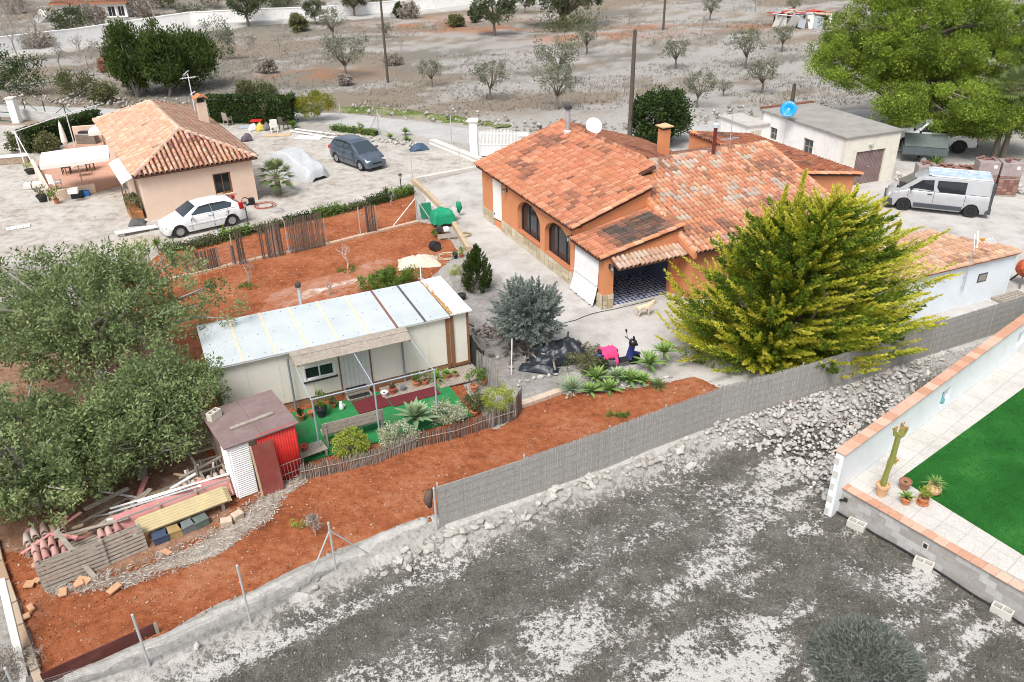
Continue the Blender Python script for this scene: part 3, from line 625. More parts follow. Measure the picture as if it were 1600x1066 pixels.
# porch roof
zP=lambda x:2.22+.19*(x+.25)
rp_=MB().ext([(-.22,-.08,zP(-.22)),(3.59,-.08,zP(3.59)),(3.59,2.39,zP(3.59)),(-.22,2.39,zP(-.22))],th).build('porch_roof',M('roof_bed',(.11,.055,.04),.9),house)
tile_roof([(-.25,0.0,zP(-.25)),(3.6,0.0,zP(3.6)),(3.6,2.36,zP(3.6)),(-.25,2.36,zP(-.25))],(0,1,0),acc,pp,rp_,110,pu=.21)
ridge_row((-.25,-.04,zP(-.25)),(3.6,-.04,zP(3.6)),acc,pal((.6,.27,.15),(.64,.34,.22),(.3,.2,.15),.9,5),.11)
# roof of block B
rb=MB();
rb.ext([(3.5,-1.2,zB(-1.2)),(11.7,-1.2,zB(-1.2)),(11.7,4.9,zB(4.9)),(4.74,4.9,zB(4.9)),(4.74,3.74,zB(3.74)),(3.5,3.74,zB(3.74))],th)
rb.ext([(4.74,4.92,zB(4.9)),(11.62,4.92,zB(4.9)),(11.62,9.9,zB(9.9)),(4.74,9.9,zB(9.9))],th); rb=rb.build('rear_roof',M('roof_bed',(.11,.055,.04),.9),house)
tile_roof([(3.5,-1.2,zB(-1.2)),(11.7,-1.2,zB(-1.2)),(11.7,4.9,zB(4.9)),(4.8,4.9,zB(4.9)),(4.8,3.8,zB(3.8)),(3.5,3.8,zB(3.8))],(1,0,0),acc,pb)
tile_roof([(4.8,9.9,zB(9.9)),(11.6,9.9,zB(9.9)),(11.6,4.9,zB(4.9)),(4.8,4.9,zB(4.9))],(1,0,0),acc,pb)
ridge_row((4.75,4.9,zB(4.9)),(11.7,4.9,zB(4.9)),acc,pb,.15)
cop=pal((.6,.28,.16),(.66,.36,.24),(.35,.2,.14),.85,5)
ridge_row((3.5,-1.2,zB(-1.2)),(3.5,3.75,zB(3.75)),acc,cop,.12); ridge_row((11.72,-1.2,zB(-1.2)),(11.72,4.9,zB(4.9)),acc,cop,.13)
MB().ext([(3.36,-1.2,zB(-1.2)-.2),(3.36,3.74,zB(3.74)-.2),(3.36,3.74,zB(3.74)+.03),(3.36,-1.2,zB(-1.2)+.03)],(.13,0,0)).ext([(4.6,3.76,zB(3.74)-.3),(4.6,4.9,zB(4.9)-.3),(4.6,4.9,zB(4.9)+.24),(4.6,3.76,zB(3.74)+.22)],(.14,0,0)).box(3.36,3.742,3.35,4.6,3.86,zB(3.74)+.2).build('parapet',orange_wall,house)
# roof of block C
zC=lambda x:3.22-.15*(x-11.5)
rc=MB().ext([(11.55,2.6,zC(11.55)),(15.75,2.6,zC(15.75)),(15.75,11.0,zC(15.75)),(11.55,11.0,zC(11.55)+.1)],th).build('annex_roof',M('roof_bed',(.11,.055,.04),.9),house)
tile_roof([(15.8,2.6,zC(15.8)),(15.8,11.0,zC(15.8)),(11.55,11.0,zC(11.55)),(11.55,2.6,zC(11.55))],(0,1,0),acc,pc)
ridge_row((11.55,2.6,zC(11.55)),(15.8,2.6,zC(15.8)),acc,cop,.11)
# canopy over the porch opening
zK=lambda y:2.14+.32*(y+.02)
rk=MB().ext([(.3,-.62,zK(-.62)-.03),(3.5,-.62,zK(-.62)-.03),(3.5,-.003,zK(0)-.03),(.3,-.003,zK(0)-.03)],(0,0,-.05)).build('canopy',wood_brown,house)
tile_roof([(.28,-.68,zK(-.68)),(3.52,-.68,zK(-.68)),(3.52,0,zK(0)),(.28,0,zK(0))],(1,0,0),acc,pal((.50,.33,.24),(.56,.42,.33),(.25,.18,.15),.75,8),pu=.2,pv=.34)
tiles_build(acc,house)
# facade details
dr=thing('x',None,None)if False else None
MB().lbox(fo,UX,1.5,2.4,-.12,-.07,.322,2.42).build('door',wood_brown,house)
sh=MB()
for k in range(6):sh.lbox((-.02,10.86,0),(math.sin(R(8)),-math.cos(R(8))),.02+k*.158,.02+k*.158+.15,0,.035,.42,2.44)
s_=sh.build('shutter',white_paint,house,bev=.004)
MB().lbox((-.02,10.86,0),(math.sin(R(8)),-math.cos(R(8))),.1,.18,.037,.06,.62,.70).build('latch',dark_metal,s_)
curtain=M('curtain',(.55,.58,.54),.9,.2,3); tile_sill=M('sill_tile',(.52,.20,.10),.6,.12,5)
for a0,a1,z0,z1 in(a1_,a2_):
 cx=(a0+a1)/2; w2=(a1-a0)/2; sp=z1-.78
 arch=lambda k,r_:[(cx-w2*k,z0)]+[(cx-w2*k*math.cos(q),sp+(.78-r_)*math.sin(q))for q in[i*math.pi/12 for i in range(13)]]+[(cx+w2*k,z0)]
 wf=MB(); out,inn=arch(1,0),arch(.95,.045)
 for i in range(len(out)-1):wpoly(wf,fo,UX,[out[i],out[i+1],inn[i+1],inn[i]],-.30,-.22)
 wf.lbox(fo,UX,a0+.06,a1-.06,-.30,-.22,z0,z0+.05)
 for k in(.33,.66):wf.lbox(fo,UX,a0+(a1-a0)*k-.03,a0+(a1-a0)*k+.03,-.295,-.225,z0+.05,sp+.70)
 wn=wf.build('arched_window',dark_metal,house)
 for k0,k1 in((0,.33),(.33,.66),(.66,1)):
  pts=[(a0+(a1-a0)*k0+.03,z0+.05),(a0+(a1-a0)*k1-.03,z0+.05)]+[(a_,sp+.77*math.sqrt(max(0,1-((a_-cx)/w2)**2)))for a_ in np.linspace(a0+(a1-a0)*k1-.04,a0+(a1-a0)*k0+.04,6)]
  wpoly(MB(),fo,UX,pts,-.275,-.265).build('pane',glass_clear if 'glass_clear' in globals()else glass,wn)
 for j in range(8):MB().lbox((fo[0],fo[1],z0),UX,a0+.005+j*(a1-a0)/8+.006,a0+(j+1)*(a1-a0)/8-.006,-.30,.045,.001,.03).build('sill_tile',tile_sill,wn)
 cu=MB();
 for c0,c1 in((.04,.2),(.38,.62),(.72,.97)):
  nn=10; V=[]
  for i in range(nn+1):a_=a0+(a1-a0)*(c0+(c1-c0)*i/nn); d_=-.36-.02*(i%2); V+=[(a_,d_)]
  for(p,q),(r_,s2)in zip(V,V[1:]):cu.add([(d_x,fo[1]-a_,z)for d_x,a_,z in((-q,p,z0+.02),(-s2,r_,z0+.02),(-s2,r_,sp+.55),(-q,p,sp+.55))],[(0,1,2,3)])
 cu.build('curtain',curtain,wn)
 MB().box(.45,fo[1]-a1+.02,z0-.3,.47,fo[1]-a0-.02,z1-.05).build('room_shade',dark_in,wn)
def wall_lamp(par,p,out):
 l=MB(); l.box(p[0]-.03,p[1]-.03,p[2]-.1,p[0]+.03,p[1]+.03,p[2]+.1); l.tube([(p[0],p[1],p[2]+.05),(p[0]+out[0]*.1,p[1]+out[1]*.1,p[2]+.12),(p[0]+out[0]*.18,p[1]+out[1]*.18,p[2]+.08)],.012)
 c=(p[0]+out[0]*.18,p[1]+out[1]*.18,p[2]-.16); l.lathe([(.03,.26),(.085,.22),(.09,.2),(.02,.2)],c,8); l.lathe([(.02,-.02),(.05,0),(.05,.02)],c,8)
 for k in range(4):an=k*math.pi/2+.4; l.beam((c[0]+.045*math.cos(an),c[1]+.045*math.sin(an),c[2]+.01),(c[0]+.075*math.cos(an),c[1]+.075*math.sin(an),c[2]+.2),.012)
 o=l.build('wall_lantern',dark_metal,par); MB().lathe([(.04,.02),(.066,.195)],c,8).build('lantern_glass',M('lantern_glass',(.55,.55,.5),.2),o)
for p,q in(((-.03,9.18,2.32),(-1,0)),((-.03,2.62,2.2),(-1,0)),((.24,-.03,1.86),(0,-1))):wall_lamp(house,p,q)
# canvas blind over the side of the porch, held out by a rail
cv=M('canvas_white',(.80,.80,.79),.85,.05,3,dirt=(.6,.58,.54),dirt_amt=.3)
V=[]; ny=26; prof=[(-.02,2.02),(-.035,1.4),(-.06,.86),(-.13,.5),(-.24,.12),(-.27,.04)]
for i in range(ny+1):
 y=.36+1.98*i/ny; rp2=.010*math.sin(i*2.1)
 for k,(x,z)in enumerate(prof):V.append((x-rp2*(1 if k>0 else 0)*(1+k*.4),y,z+(.03*math.sin(i*.8)if k==5 else 0)))
F=[(i*6+k,(i+1)*6+k,(i+1)*6+k+1,i*6+k+1)for i in range(ny)for k in range(5)]
bl=MB().add(V,F).build('blind',cv,house,smooth=True); sm=bl.modifiers.new('s','SOLIDIFY'); sm.thickness=.012
MB().tube([(-.075,.2,.88),(-.075,2.5,.88)],.014).build('blind_rail',galv,house)
# porch interior: patterned floor, tiled back wall, goods in the shade
m,t,b=nodes('porch_floor'); pos=N(t,'ShaderNodeTexCoord').outputs['Object']
v=N(t,'ShaderNodeTexVoronoi',Scale=5.5); v.inputs['Randomness'].default_value=.25; t.links.new(pos,v.inputs['Vector'])
c=ramp(t,v.outputs['Distance'],[(.30,(.5,.52,.57)),(.42,(.5,.52,.57)),(.46,(.05,.08,.22)),(.6,(.05,.08,.22))]); t.links.new(c,b.inputs['Base Color']); b.inputs['Roughness'].default_value=.25
MB().box(.262,.262,.0,3.59,2.38,.05).box(.47,-.02,0,3.19,.26,.045).build('porch_floor',m,house)
MB().box(.47,-.12,0,3.2,-.022,.06).build('threshold',conc_light,house)
MB().box(.265,2.36,.05,3.58,2.395,2.1).box(3.56,.27,.05,3.598,2.35,2.1).build('porch_lining',M('blue_tile',(.12,.15,.24),.4,.3,9),house)

def chimney(par,x,y,z0,z1,s,m,capm):
 c=MB().box(x-s/2,y-s/2,z0,x+s/2,y+s/2,z1).build('chimney',m,par,bev=.01)
 MB().box(x-s*.36,y-s*.36,z1+.001,x+s*.36,y+s*.36,z1+.12).build('flue',dark_in,c)
 MB().box(x-s*.72,y-s*.72,z1+.12,x+s*.72,y+s*.72,z1+.17).add([(x-s*.6,y-s*.6,z1+.17),(x+s*.6,y-s*.6,z1+.17),(x+s*.6,y+s*.6,z1+.17),(x-s*.6,y+s*.6,z1+.17),(x,y,z1+.30)],[(0,1,4),(1,2,4),(2,3,4),(3,0,4)]).build('chimney_cap',capm,c)
 return c
chimney(house,7.55,7.4,3.1,4.72,.44,orange_wall,terracotta_pale)
def flue_pipe(par,x,y,z0,z1,r_,m,capr,capm,collar=None):
 p=MB().lathe([(r_,z0),(r_,z1)],(x,y,0),14).build('stove_pipe',m,par,smooth=False)
 MB().lathe([(r_*.5,z1-.02),(capr,z1+.02),(capr,z1+.16),(r_*.4,z1+.22)],(x,y,0),14).build('cowl',capm,p)
 if collar:MB().lathe([(r_*1.7,z0-.12),(r_*1.7,z0+.16),(r_*1.05,z0+.2)],(x,y,0),14).build('collar',collar,p)
 return p
flue_pipe(house,4.14,10.86,4.12,5.35,.12,M('flue_sooty',(.42,.42,.43),.5,.3,2,dirt=(.04,.04,.04),dirt_amt=.9,dscale=1),.19,dark_metal,M('flashing',(.6,.52,.5),.7))
MB().lathe([(.44,0),(.42,.04),(.15,.06)],(4.14,10.86,zA(4.14)+.04),12,Matrix.Rotation(-.307,4,'Y')).build('flashing',M('sealant_red',(.5,.07,.06),.6),house)
flue_pipe(house,8.38,4.6,zB(4.6)-.1,zB(4.6)+1.35,.085,M('flue_brown',(.14,.035,.03),.45),.15,M('cowl_pale',(.55,.62,.7),.4))
def dish(par_or_none,p,r_,m,az,el=R(30),name='dish'):
 mx=Matrix.Rotation(az,4,'Z')@Matrix.Rotation(R(90)-el,4,'X')
 return MB().lathe([(.02,0),(r_*.5,.035*r_/.4),(r_*.85,.10*r_/.4),(r_,.14*r_/.4),(r_*.98,.155*r_/.4),(r_*.5,.055*r_/.4),(.01,.02)],p,24,mx).build(name,m,par_or_none,smooth=True),mx
dm=MB().tube([(5.1,10.1,3.6),(5.1,10.1,4.35)],.025).build('dish_mast',galv,house)
dish(dm,(5.1,10.0,4.55),.42,white_paint,R(-10))
# aerial on the rear roof
an=MB().tube([(9.6,5.0,zB(5)-.05),(9.6,5.0,zB(5)+1.9)],.02)
for k in range(7):an.beam((9.6-.45+.13*k,4.75,zB(5)+.55),(9.6-.45+.13*k,5.25,zB(5)+.55),.012)
an.beam((9.0,5,zB(5)+.55),(10.1,5,zB(5)+.55),.02); an.build('roof_aerial',galv,house)
# small window and grille of the annex wall
wn_=window(house,(11.60,2.75,0),(1,0),1.6,2.5,.9,1.6,wood_brown,.04,2,1,sill=None)

# ------------------------------------------------------------------ the white garage
GF=FR(g(1375,283.5),21)
gar=thing('garage','white flat-roofed garage with grey and maroon ribbed door','garage',GF.O,GF.a)
mb=MB(); H_=2.74
wallop(mb,(-2.95,0,0),(1,0),3.8,H_,.25,[(.85,2.9,-.01,1.92)]); f_=mb.build('front_wall',white_wall_shaded,gar)
mb=MB(); l1=GF.loc(g(1263,232,1.5));
def gy(px,py):  # position along the side wall
 for y in np.arange(0,8,.05):
  p=GF.w(-2.95,y,1.6); d_=np.array([p[0],p[1],p[2]-CH]);
  if 800+FPX*(d_@_R)/(d_@_F)<px:return float(y)
 return 7.
yw1,yw0=gy(1270,0),gy(1255,0); yv1,yv0=gy(1214,0),gy(1203,0)
wallop(mb,(-2.95,7.5,0),(0,-1),7.25,H_,.25,[(7.5-yw0,7.5-yw1,1.15,2.05),(7.5-yv0,7.5-yv1,1.25,2.0)])
mb.box(.6,.252,0,.85,7.25,H_); mb.box(-2.95,7.252,0,.85,7.5,H_-.001); mb.build('wall',white_wall,gar)
for(y0,y1,za,zb)in((yw0,yw1,1.15,2.05),(yv0,yv1,1.25,2.0)):window(gar,(-2.95,7.5,0),(0,-1),7.5-y0,7.5-y1,za,zb,wood_old,.1,2,2,.05,glassm=glass_blue)
MB().box(-3.05,-.08,H_+.002,.95,7.6,H_+.13).build('roof',M('roof_concrete',(.30,.29,.27),.9,.25,1.6,dirt=(.16,.15,.13),dirt_amt=.6,dscale=.8,bmp=.01),gar,bev=.02)
MB().box(-3.05,7.42,H_+.131,.95,7.62,H_+.24).build('roof_kerb',M('kerb_rust',(.22,.10,.07),.85),gar)
gd_=MB(); rm=M('ribbed_door',(.24,.17,.165),.5,.2,2,dirt=(.25,.26,.27),dirt_amt=.8,dscale=1.1)
door=MB().box(-2.09,.10,.02,-.06,.13,1.9).build('garage_door',rm,gar)
for k in range(20):MB().box(-2.08+k*.101,.075,.03,-2.08+k*.101+.055,.0995,1.89).build('rib',rm,door)
MB().box(-1.1,.04,.95,-1.0,.0745,1.02).build('handle',metal_grey,door)
MB().box(-1.35,-.14,2.22,-1.12,-.002,2.28).tube([(-1.24,-.05,2.25),(-1.24,-.28,2.2)],.035).build('lamp',metal_grey,gar)
ex=MB().box(-4.5,6.6,0,-2.955,9.4,2.1).build('lean_to',white_wall,gar); MB().box(-4.6,6.5,2.102,-2.96,9.5,2.2).build('lean_to_roof',concrete,ex);
dd=MB()
for k in range(4):dd.box(-4.3+k*.2,6.56,.1,-4.3+k*.2+.18,6.598,1.85)
dd.build('plank_door',M('door_pale',(.55,.5,.42),.8),ex)
bd=thing('satellite_dish','bright blue satellite dish on a thin mast before the garage','dish',GF.w(-3.35,4.6,0)); p0=GF.w(-3.35,4.6,0)
zt=3.35; MB().tube([(0,0,0),(0,0,zt+.2)],.022).build('mast',galv,bd)
bdsh,mx=dish(bd,(0,-.06,zt+.1),.47,M('blue_dish',(.0,.27,.62),.4,.06),R(-25),R(25))
mxx=Matrix.Translation((0,-.06,zt+.1))@mx
tx=M('dish_letter',(.8,.82,.83),.5)
for k in range(9):  # worn white lettering round the rim
 for(ang,rr_)in((math.radians(55+k*9),.36),(math.radians(235+k*8),.36)):
  p=mxx@Vector((rr_*math.cos(ang),rr_*math.sin(ang),.135)); q=mxx@Vector(((rr_+.06)*math.cos(ang+.02*(k%3)),(rr_+.06)*math.sin(ang+.02*(k%3)),.165))
  if k in(2,6):continue
  MB().beam(p,q,.025,.012).build('letter',tx,bd)
MB().beam(mxx@Vector((0,-.02,.04)),mxx@Vector((.02,.07,.03)),.05,.012).build('emblem',tx,bd)
MB().tube([mxx@Vector((0,-.4,.1)),mxx@Vector((0,-.15,.4)),mxx@Vector((0,0,.42))],.012).build('feed_arm',galv,bd)

# ------------------------------------------------------------------ the peach house
WF=FR((-19.0,40.87),31)
wh=thing('peach_house','pale peach house with a hipped pink tile roof','house',WF.O,WF.a)
mb=MB(); wallop(mb,(0,0,0),(1,0),5.8,2.42,.25,[(3.62,4.56,.68,1.86)])
wallop(mb,(0,14.2,0),(0,-1),13.948,2.42,.25,[(11.4,12.4,-.01,2.05),(6.2,7.2,.9,1.9)])
mb.box(5.55,.252,0,5.8,14.2,2.42).box(.252,13.95,0,5.548,14.2,2.42); mb.build('wall',peach_wall,wh)
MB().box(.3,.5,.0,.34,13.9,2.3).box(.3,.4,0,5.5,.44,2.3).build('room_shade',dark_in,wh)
window(wh,(0,0,0),(1,0),3.62,4.56,.68,1.86,wood_brown,.1,2,1,.07,sill=M('sill_stone',(.6,.45,.33),.8))
MB().lbox((0,0,0),(1,0),3.66,3.98,.005,.03,.56,.80).build('window_board',terracotta_pale,wh)
MB().lbox((0,14.2,0),(0,-1),11.42,12.38,-.15,-.1,.02,2.03).build('door',wood_brown,wh)
window(wh,(0,14.2,0),(0,-1),6.2,7.2,.9,1.9,wood_brown,.1,2,1,.07)
acc=([],[])
ov=.28; zE,zR_=2.44,3.78; fl,fr,bl_,br_=(-ov,-ov,zE),(5.8+ov,-ov,zE),(-ov,14.2+ov,zE),(5.8+ov,14.2+ov,zE); ap,rb2=(2.9,2.9,zR_),(2.9,11.3,zR_)
rf=MB(); dz=(0,0,-.09)
for q in([fl,fr,ap],[fr,br_,rb2,ap],[br_,bl_,rb2],[bl_,fl,ap,rb2]):rf.ext([(x,y,z)for x,y,z in q],dz)
rf=rf.build('roof',M('roof_bed',(.11,.055,.04),.9),wh)
pw=pal((.60,.36,.25),(.67,.46,.34),(.33,.19,.14),.74,73)
ph=pal((.56,.31,.21),(.64,.42,.31),(.30,.13,.10),.66,83)
tile_roof([fl,fr,ap],(1,0,0),acc,ph,rf,130,pu=.25)
tile_roof([fl,bl_,rb2,ap],(0,1,0),acc,pw,rf,120,pu=.25)
tile_roof([fr,br_,rb2,ap],(0,1,0),acc,pw,pu=.25); tile_roof([bl_,br_,rb2],(1,0,0),acc,pw,pu=.25)
pk=pal((.62,.44,.34),(.68,.52,.42),(.4,.28,.2),.85,5)
for p,q in((fl,ap),(fr,ap),(ap,rb2),(bl_,rb2),(br_,rb2)):ridge_row(p,q,acc,pk,.13)
tiles_build(acc,wh)
ch=MB().box(5.0,7.6,2.8,5.5,8.1,4.1).build('chimney',peach_wall,wh); MB().box(5.08,7.68,4.1,5.42,8.02,4.32).build('flue',dark_in,ch)
MB().ext([(4.85,7.45,4.3),(5.25,7.45,4.52),(5.65,7.45,4.3),(5.65,7.45,4.36),(5.25,7.45,4.58),(4.85,7.45,4.36)],(0,.8,0)).build('chimney_cap',terracotta,ch)
# awning on the side
aw=MB(); A0=[(-.03,.6,2.3),(-.03,5.2,2.3),(-.75,5.2,1.95),(-.75,.6,1.95)]
n_=14; V=[]
for i in range(n_+1):
 y=.6+4.6*i/n_
 for k,(x,z)in enumerate(((-.03,2.34),(-.3,2.2),(-.55,2.1),(-.78,1.98),(-.80,1.82))):V.append((x,y,z-.03*math.sin(i*.9)*(k==1)))
aw.add(V,[(i*5+k,(i+1)*5+k,(i+1)*5+k+1,i*5+k+1)for i in range(n_)for k in range(4)]); aw=aw.build('awning',cv,wh,smooth=True); q=aw.modifiers.new('s','SOLIDIFY'); q.thickness=.01
MB().tube([(-.79,.6,1.98),(-.79,5.2,1.98)],.025).tube([(-.02,.9,2.0),(-.77,.9,1.96)],.018).tube([(-.02,4.9,2.0),(-.77,4.9,1.96)],.018).build('awning_bar',white_paint,aw)
# aerial behind the chimney
at=thing('television_aerial','tall white television aerial beside the peach house chimney','aerial',WF.w(5.5,11.5,0)); z0=2.6
mb=MB().tube([(0,0,z0),(0,0,z0+2.6)],.03); mb.build('mast',white_paint,at)
a2=MB().beam((-.5,0,z0+2.3),(.5,0,z0+2.4),.03)
for k in range(6):a2.beam((-.45+k*.17,-.3,z0+2.31+.01*k),(-.45+k*.17,.3,z0+2.31+.01*k),.018)
a2.build('yagi',white_paint,at); a3=MB()
for k in range(5):a3.beam((-.1+.12*math.cos(k),-.3,z0+2.55-.2*k/3+.2),(-.1+.12*math.cos(k),.3,z0+2.55-.2*k/3+.2),.02)
a3.beam((-.1,0,z0+1.3),(.25,0,z0+1.5),.05); a3.build('reflector',white_paint,at)

# ------------------------------------------------------------------ low tiled shed with a pale blue-white wall
sw=[(20.1,29.75),(17.4,31.45),(11.6,28.9),(13.4,26.95)]
hut=thing('tiled_hut','low blue-white hut with a flat terracotta tile roof','hut',(0,0,0))
bw=M('blue_white_wall',(.74,.80,.85),.85,.04,2,dirt=(.55,.6,.65),dirt_amt=.3)
MB().prism(sw,0,1.86).build('wall',bw,hut)
acc=([],[]); zt=1.90
rs=MB().prism([(20.16,29.66),(17.4,31.6),(11.4,28.98),(13.2,26.72)],zt-.035,zt+.04).build('roof',terracotta,hut)
ph2=pal((.48,.29,.195),(.55,.38,.27),(.30,.17,.12),.72,63)
e_=(math.cos(R(23)),math.sin(R(23)),0)
tile_roof([(13.1,26.74,zt+.03),(20.12,29.72,zt+.03),(17.4,31.55,zt+.23),(11.4,28.95,zt+.23)],e_,acc,ph2,lift=.02)
ridge_row((13.2,26.74,zt+.01),(20.14,29.69,zt+.01),acc,pal((.56,.36,.25),(.62,.42,.3),(.4,.25,.17),.8,5),.12,.42)
tiles_build(acc,hut)
ux=(math.cos(R(23)),math.sin(R(23))); wo=(13.4,26.95-.012,0); px_=HF
q0=(wo[0]+ux[0]*5.1,wo[1]+ux[1]*5.1+.0)
pw0=g(1517,452,1.2)
wl=MB().lbox(wo,ux,5.35,5.85,.0,.03,.95,1.32).build('window',dark_metal,hut); MB().lbox(wo,ux,5.40,5.80,.031,.04,1.0,1.27).build('pane',M('pane_dusty',(.30,.29,.24),.4,.2,12),wl)
ta=thing('wall_aerial','thin television aerial fixed to the blue-white hut wall','aerial',(wo[0]+ux[0]*4.45+.06,wo[1]+ux[1]*4.45-.16,0))
MB().tube([(0,0,.85),(0,0,3.0)],.022).beam((0,0,1.0),(0,.16,1.0),.03).beam((0,0,1.4),(0,.16,1.4),.03).build('mast',galv,ta)
a2=MB().beam((-.1,0,2.85),(.75,.2,2.95),.025)
for k in range(6):a2.beam((.05+k*.13,-.15,2.86+.01*k),(.05+k*.13,.2,2.9+.01*k),.014)
a2.beam((-.05,-.25,2.75),(.1,.2,3.25),.03).beam((-.1,-.2,2.6),(.05,.25,3.1),.02); a2.build('yagi',white_paint,ta); MB().obox((.28,.07,2.95),(.14,.1,.1),.3).build('amplifier',M('amp_orange',(.6,.3,.05),.5),ta)

# ------------------------------------------------------------------ mobile home
TFm=FR((-1.80,24.91),24.5)
mh=thing('mobile_home','long cream mobile home with a striped pale sheet roof','mobile home',TFm.O,TFm.a)
panelm=M('cream_panel',(.74,.72,.64),.6,.04,2,dirt=(.55,.5,.4),dirt_amt=.25)
mb=MB(); wallop(mb,(-8.2,0,0),(1,0),7.84,2.12,.08,[(2.74,3.78,.9,1.44),(3.92,4.97,.10,1.62)],.28); mb.box(-8.2,.082,.28,-8.12,2.8,2.12).box(-.44,.082,.28,-.36,2.8,2.12).box(-8.12,2.72,.28,-.442,2.8,2.2)
wl=mb.build('wall',panelm,mh)
for k in range(1,8):MB().box(-8.2+k*1.0+(.02 if k not in(3,4)else 0),-.006,.3,-8.2+k*1.0+.045,-.001,.88 if k in(3,4)else 2.1).build('joint_strip',M('cream_strip',(.66,.63,.55),.6),wl)
MB().box(-8.15,.03,.0,-.4,2.75,.278).build('skirt',M('skirt_wood',(.3,.19,.11),.85,.25),mh)
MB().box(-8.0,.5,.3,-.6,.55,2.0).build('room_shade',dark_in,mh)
for x in(-8.19,-.52,-.36):MB().box(x,-.03,.1,x+.13,-.008,2.14).build('corner_post',wood_brown,mh)
exb=MB().box(-.22,.02,.12,.30,2.8,2.16).build('extension',panelm,mh); MB().box(.26,-.012,.1,.34,.019,2.17).build('trim',wood_brown,exb); MB().box(-.22,-.012,.1,.26,.019,.22).build('trim',wood_brown,exb)
m,t,b=nodes('roof_sheet'); po=N(t,'ShaderNodeTexCoord').outputs['Object']
c=ramp(t,noise(t,1.2,5,.6,po),[(.3,(.45,.505,.53)),(.6,(.52,.565,.585)),(.8,(.56,.595,.61))]); t.links.new(c,b.inputs['Base Color']); b.inputs['Roughness'].default_value=.5
wv=N(t,'ShaderNodeTexWave',Scale=7.); wv.inputs['Distortion'].default_value=.2; t.links.new(po,wv.inputs['Vector']); bump(t,b,wv.outputs['Fac'],.006); m_sheet=m
rfm=MB().ext([(-8.25,-.14,2.125),(-.38,-.14,2.125),(-.38,2.9,2.205),(-8.25,2.9,2.205)],(0,0,.045)).build('roof',white_paint,mh)
xs=[-8.25,-7.2,-6.2,-5.21,-4.21,-3.21,-2.24,-1.26,-.38]; zr=lambda y:2.172+(y+.14)/3.04*.08
rb_o=M('strip_orange',(.66,.54,.42),.7,.12); rb_b=M('strip_brown',(.22,.10,.085),.7,.2); rb_d=M('strip_dark',(.09,.09,.10),.7,.3,dirt=(.3,.14,.1))
for i,(x0,x1)in enumerate(zip(xs,xs[1:])):
 MB().ext([(x0+.008,-.15,zr(-.15)),(x1-.008,-.15,zr(-.15)),(x1-.008,2.91,zr(2.91)),(x0+.008,2.91,zr(2.91))],(0,0,.02)).build('roof_sheet',m_sheet,rfm)
 if i:MB().ext([(x0-.042,-.155,zr(-.155)+.022),(x0+.042,-.155,zr(-.155)+.022),(x0+.042,2.92,zr(2.92)+.022),(x0-.042,2.92,zr(2.92)+.022)],(0,0,.008)).build('seam_strip',rb_b if i==6 else rb_d if i==7 else rb_o,rfm)
for y in(.1,1.4,2.7):
 for x in np.arange(-8,-.5,.5):MB().lathe([(.02,0),(.012,.012)],(x,y,zr(y)+.021),6).build('screw',dark_metal,rfm)
ex_r=MB().ext([(-.36,-.16,2.20),(.42,-.16,2.20),(.42,2.88,2.26),(-.36,2.88,2.26)],(0,0,.05)).build('extension_roof',white_paint,mh)
rr=random.Random(9)
pm=MB()
for k in range(46):y=-.1+2.95*k/46; pm.obox((-.33+rr.uniform(-.03,.03),y,2.27+rr.uniform(0,.025)),(.10,.09,.03),rr.uniform(0,3),rr.uniform(-.4,.4),rr.uniform(-.4,.4))
pm.build('crumbled_edging',M('crumbled',(.42,.24,.10),.9,.4,14),ex_r)
w_=window(mh,(-8.2,0,0),(1,0),2.74,3.78,.9,1.44,white_paint,.02,2,1,.06,frame_out=.05); MB().box(-5.5,-.06,.85,-4.38,-.001,.897).build('sill',dark_metal,w_)
dd=MB().box(-4.26,.03,.12,-3.25,.06,1.60).build('door',M('door_grey',(.55,.58,.56),.6),mh)
for k in range(7):MB().box(-4.25+k*.143,.005,.13,-4.25+k*.143+.136,.029,1.59).build('board',M('door_board',(.60,.62,.60),.6,.06,3),dd)
for x0,x1,za,zb in((-4.30,-4.26,.1,1.64),(-3.25,-3.21,.1,1.64)):MB().box(x0,-.02,za,x1,.05,zb).build('door_frame',wood_brown,dd)
# steps
sp_=thing('wooden_steps','small grey wooden steps with black treads below the mobile home door','steps',TFm.w(-3.85,-.28),TFm.a)
for k in range(2):
 MB().box(-.4,-.30+k*.27,0,.4,-.30+k*.27+.25,.17+k*.15-.03).build('riser_box',wood_old,sp_)
 MB().box(-.42,-.32+k*.27,.17+k*.15-.029,.42,-.32+k*.27+.27,.17+k*.15+.01).build('tread',wood_old,sp_)
 MB().box(-.35,-.30+k*.27,.17+k*.15+.011,.35,-.32+k*.27+.23,.17+k*.15+.025).build('tread_mat',black,sp_)
# stove pipe behind the mobile home
spp=thing('roof_stove_pipe','galvanised stove pipe with dark cowl at the back of the pale sheet roof','stove pipe',TFm.w(-4.75,2.98)); flue_pipe(spp,0,0,1.8,2.9,.06,galv,.1,dark_metal)
spm=thing('roof_mast','thin white mast rising behind the pale sheet roof','mast',TFm.w(-.3,2.98)); MB().tube([(0,0,0),(0,0,2.9)],.02).lathe([(.03,2.9),(.01,2.94)],(0,0,0),8).build('pole',white_paint,spm); MB().box(-.1,-.015,2.3,.1,.015,2.34).build('bracket',galv,spm)

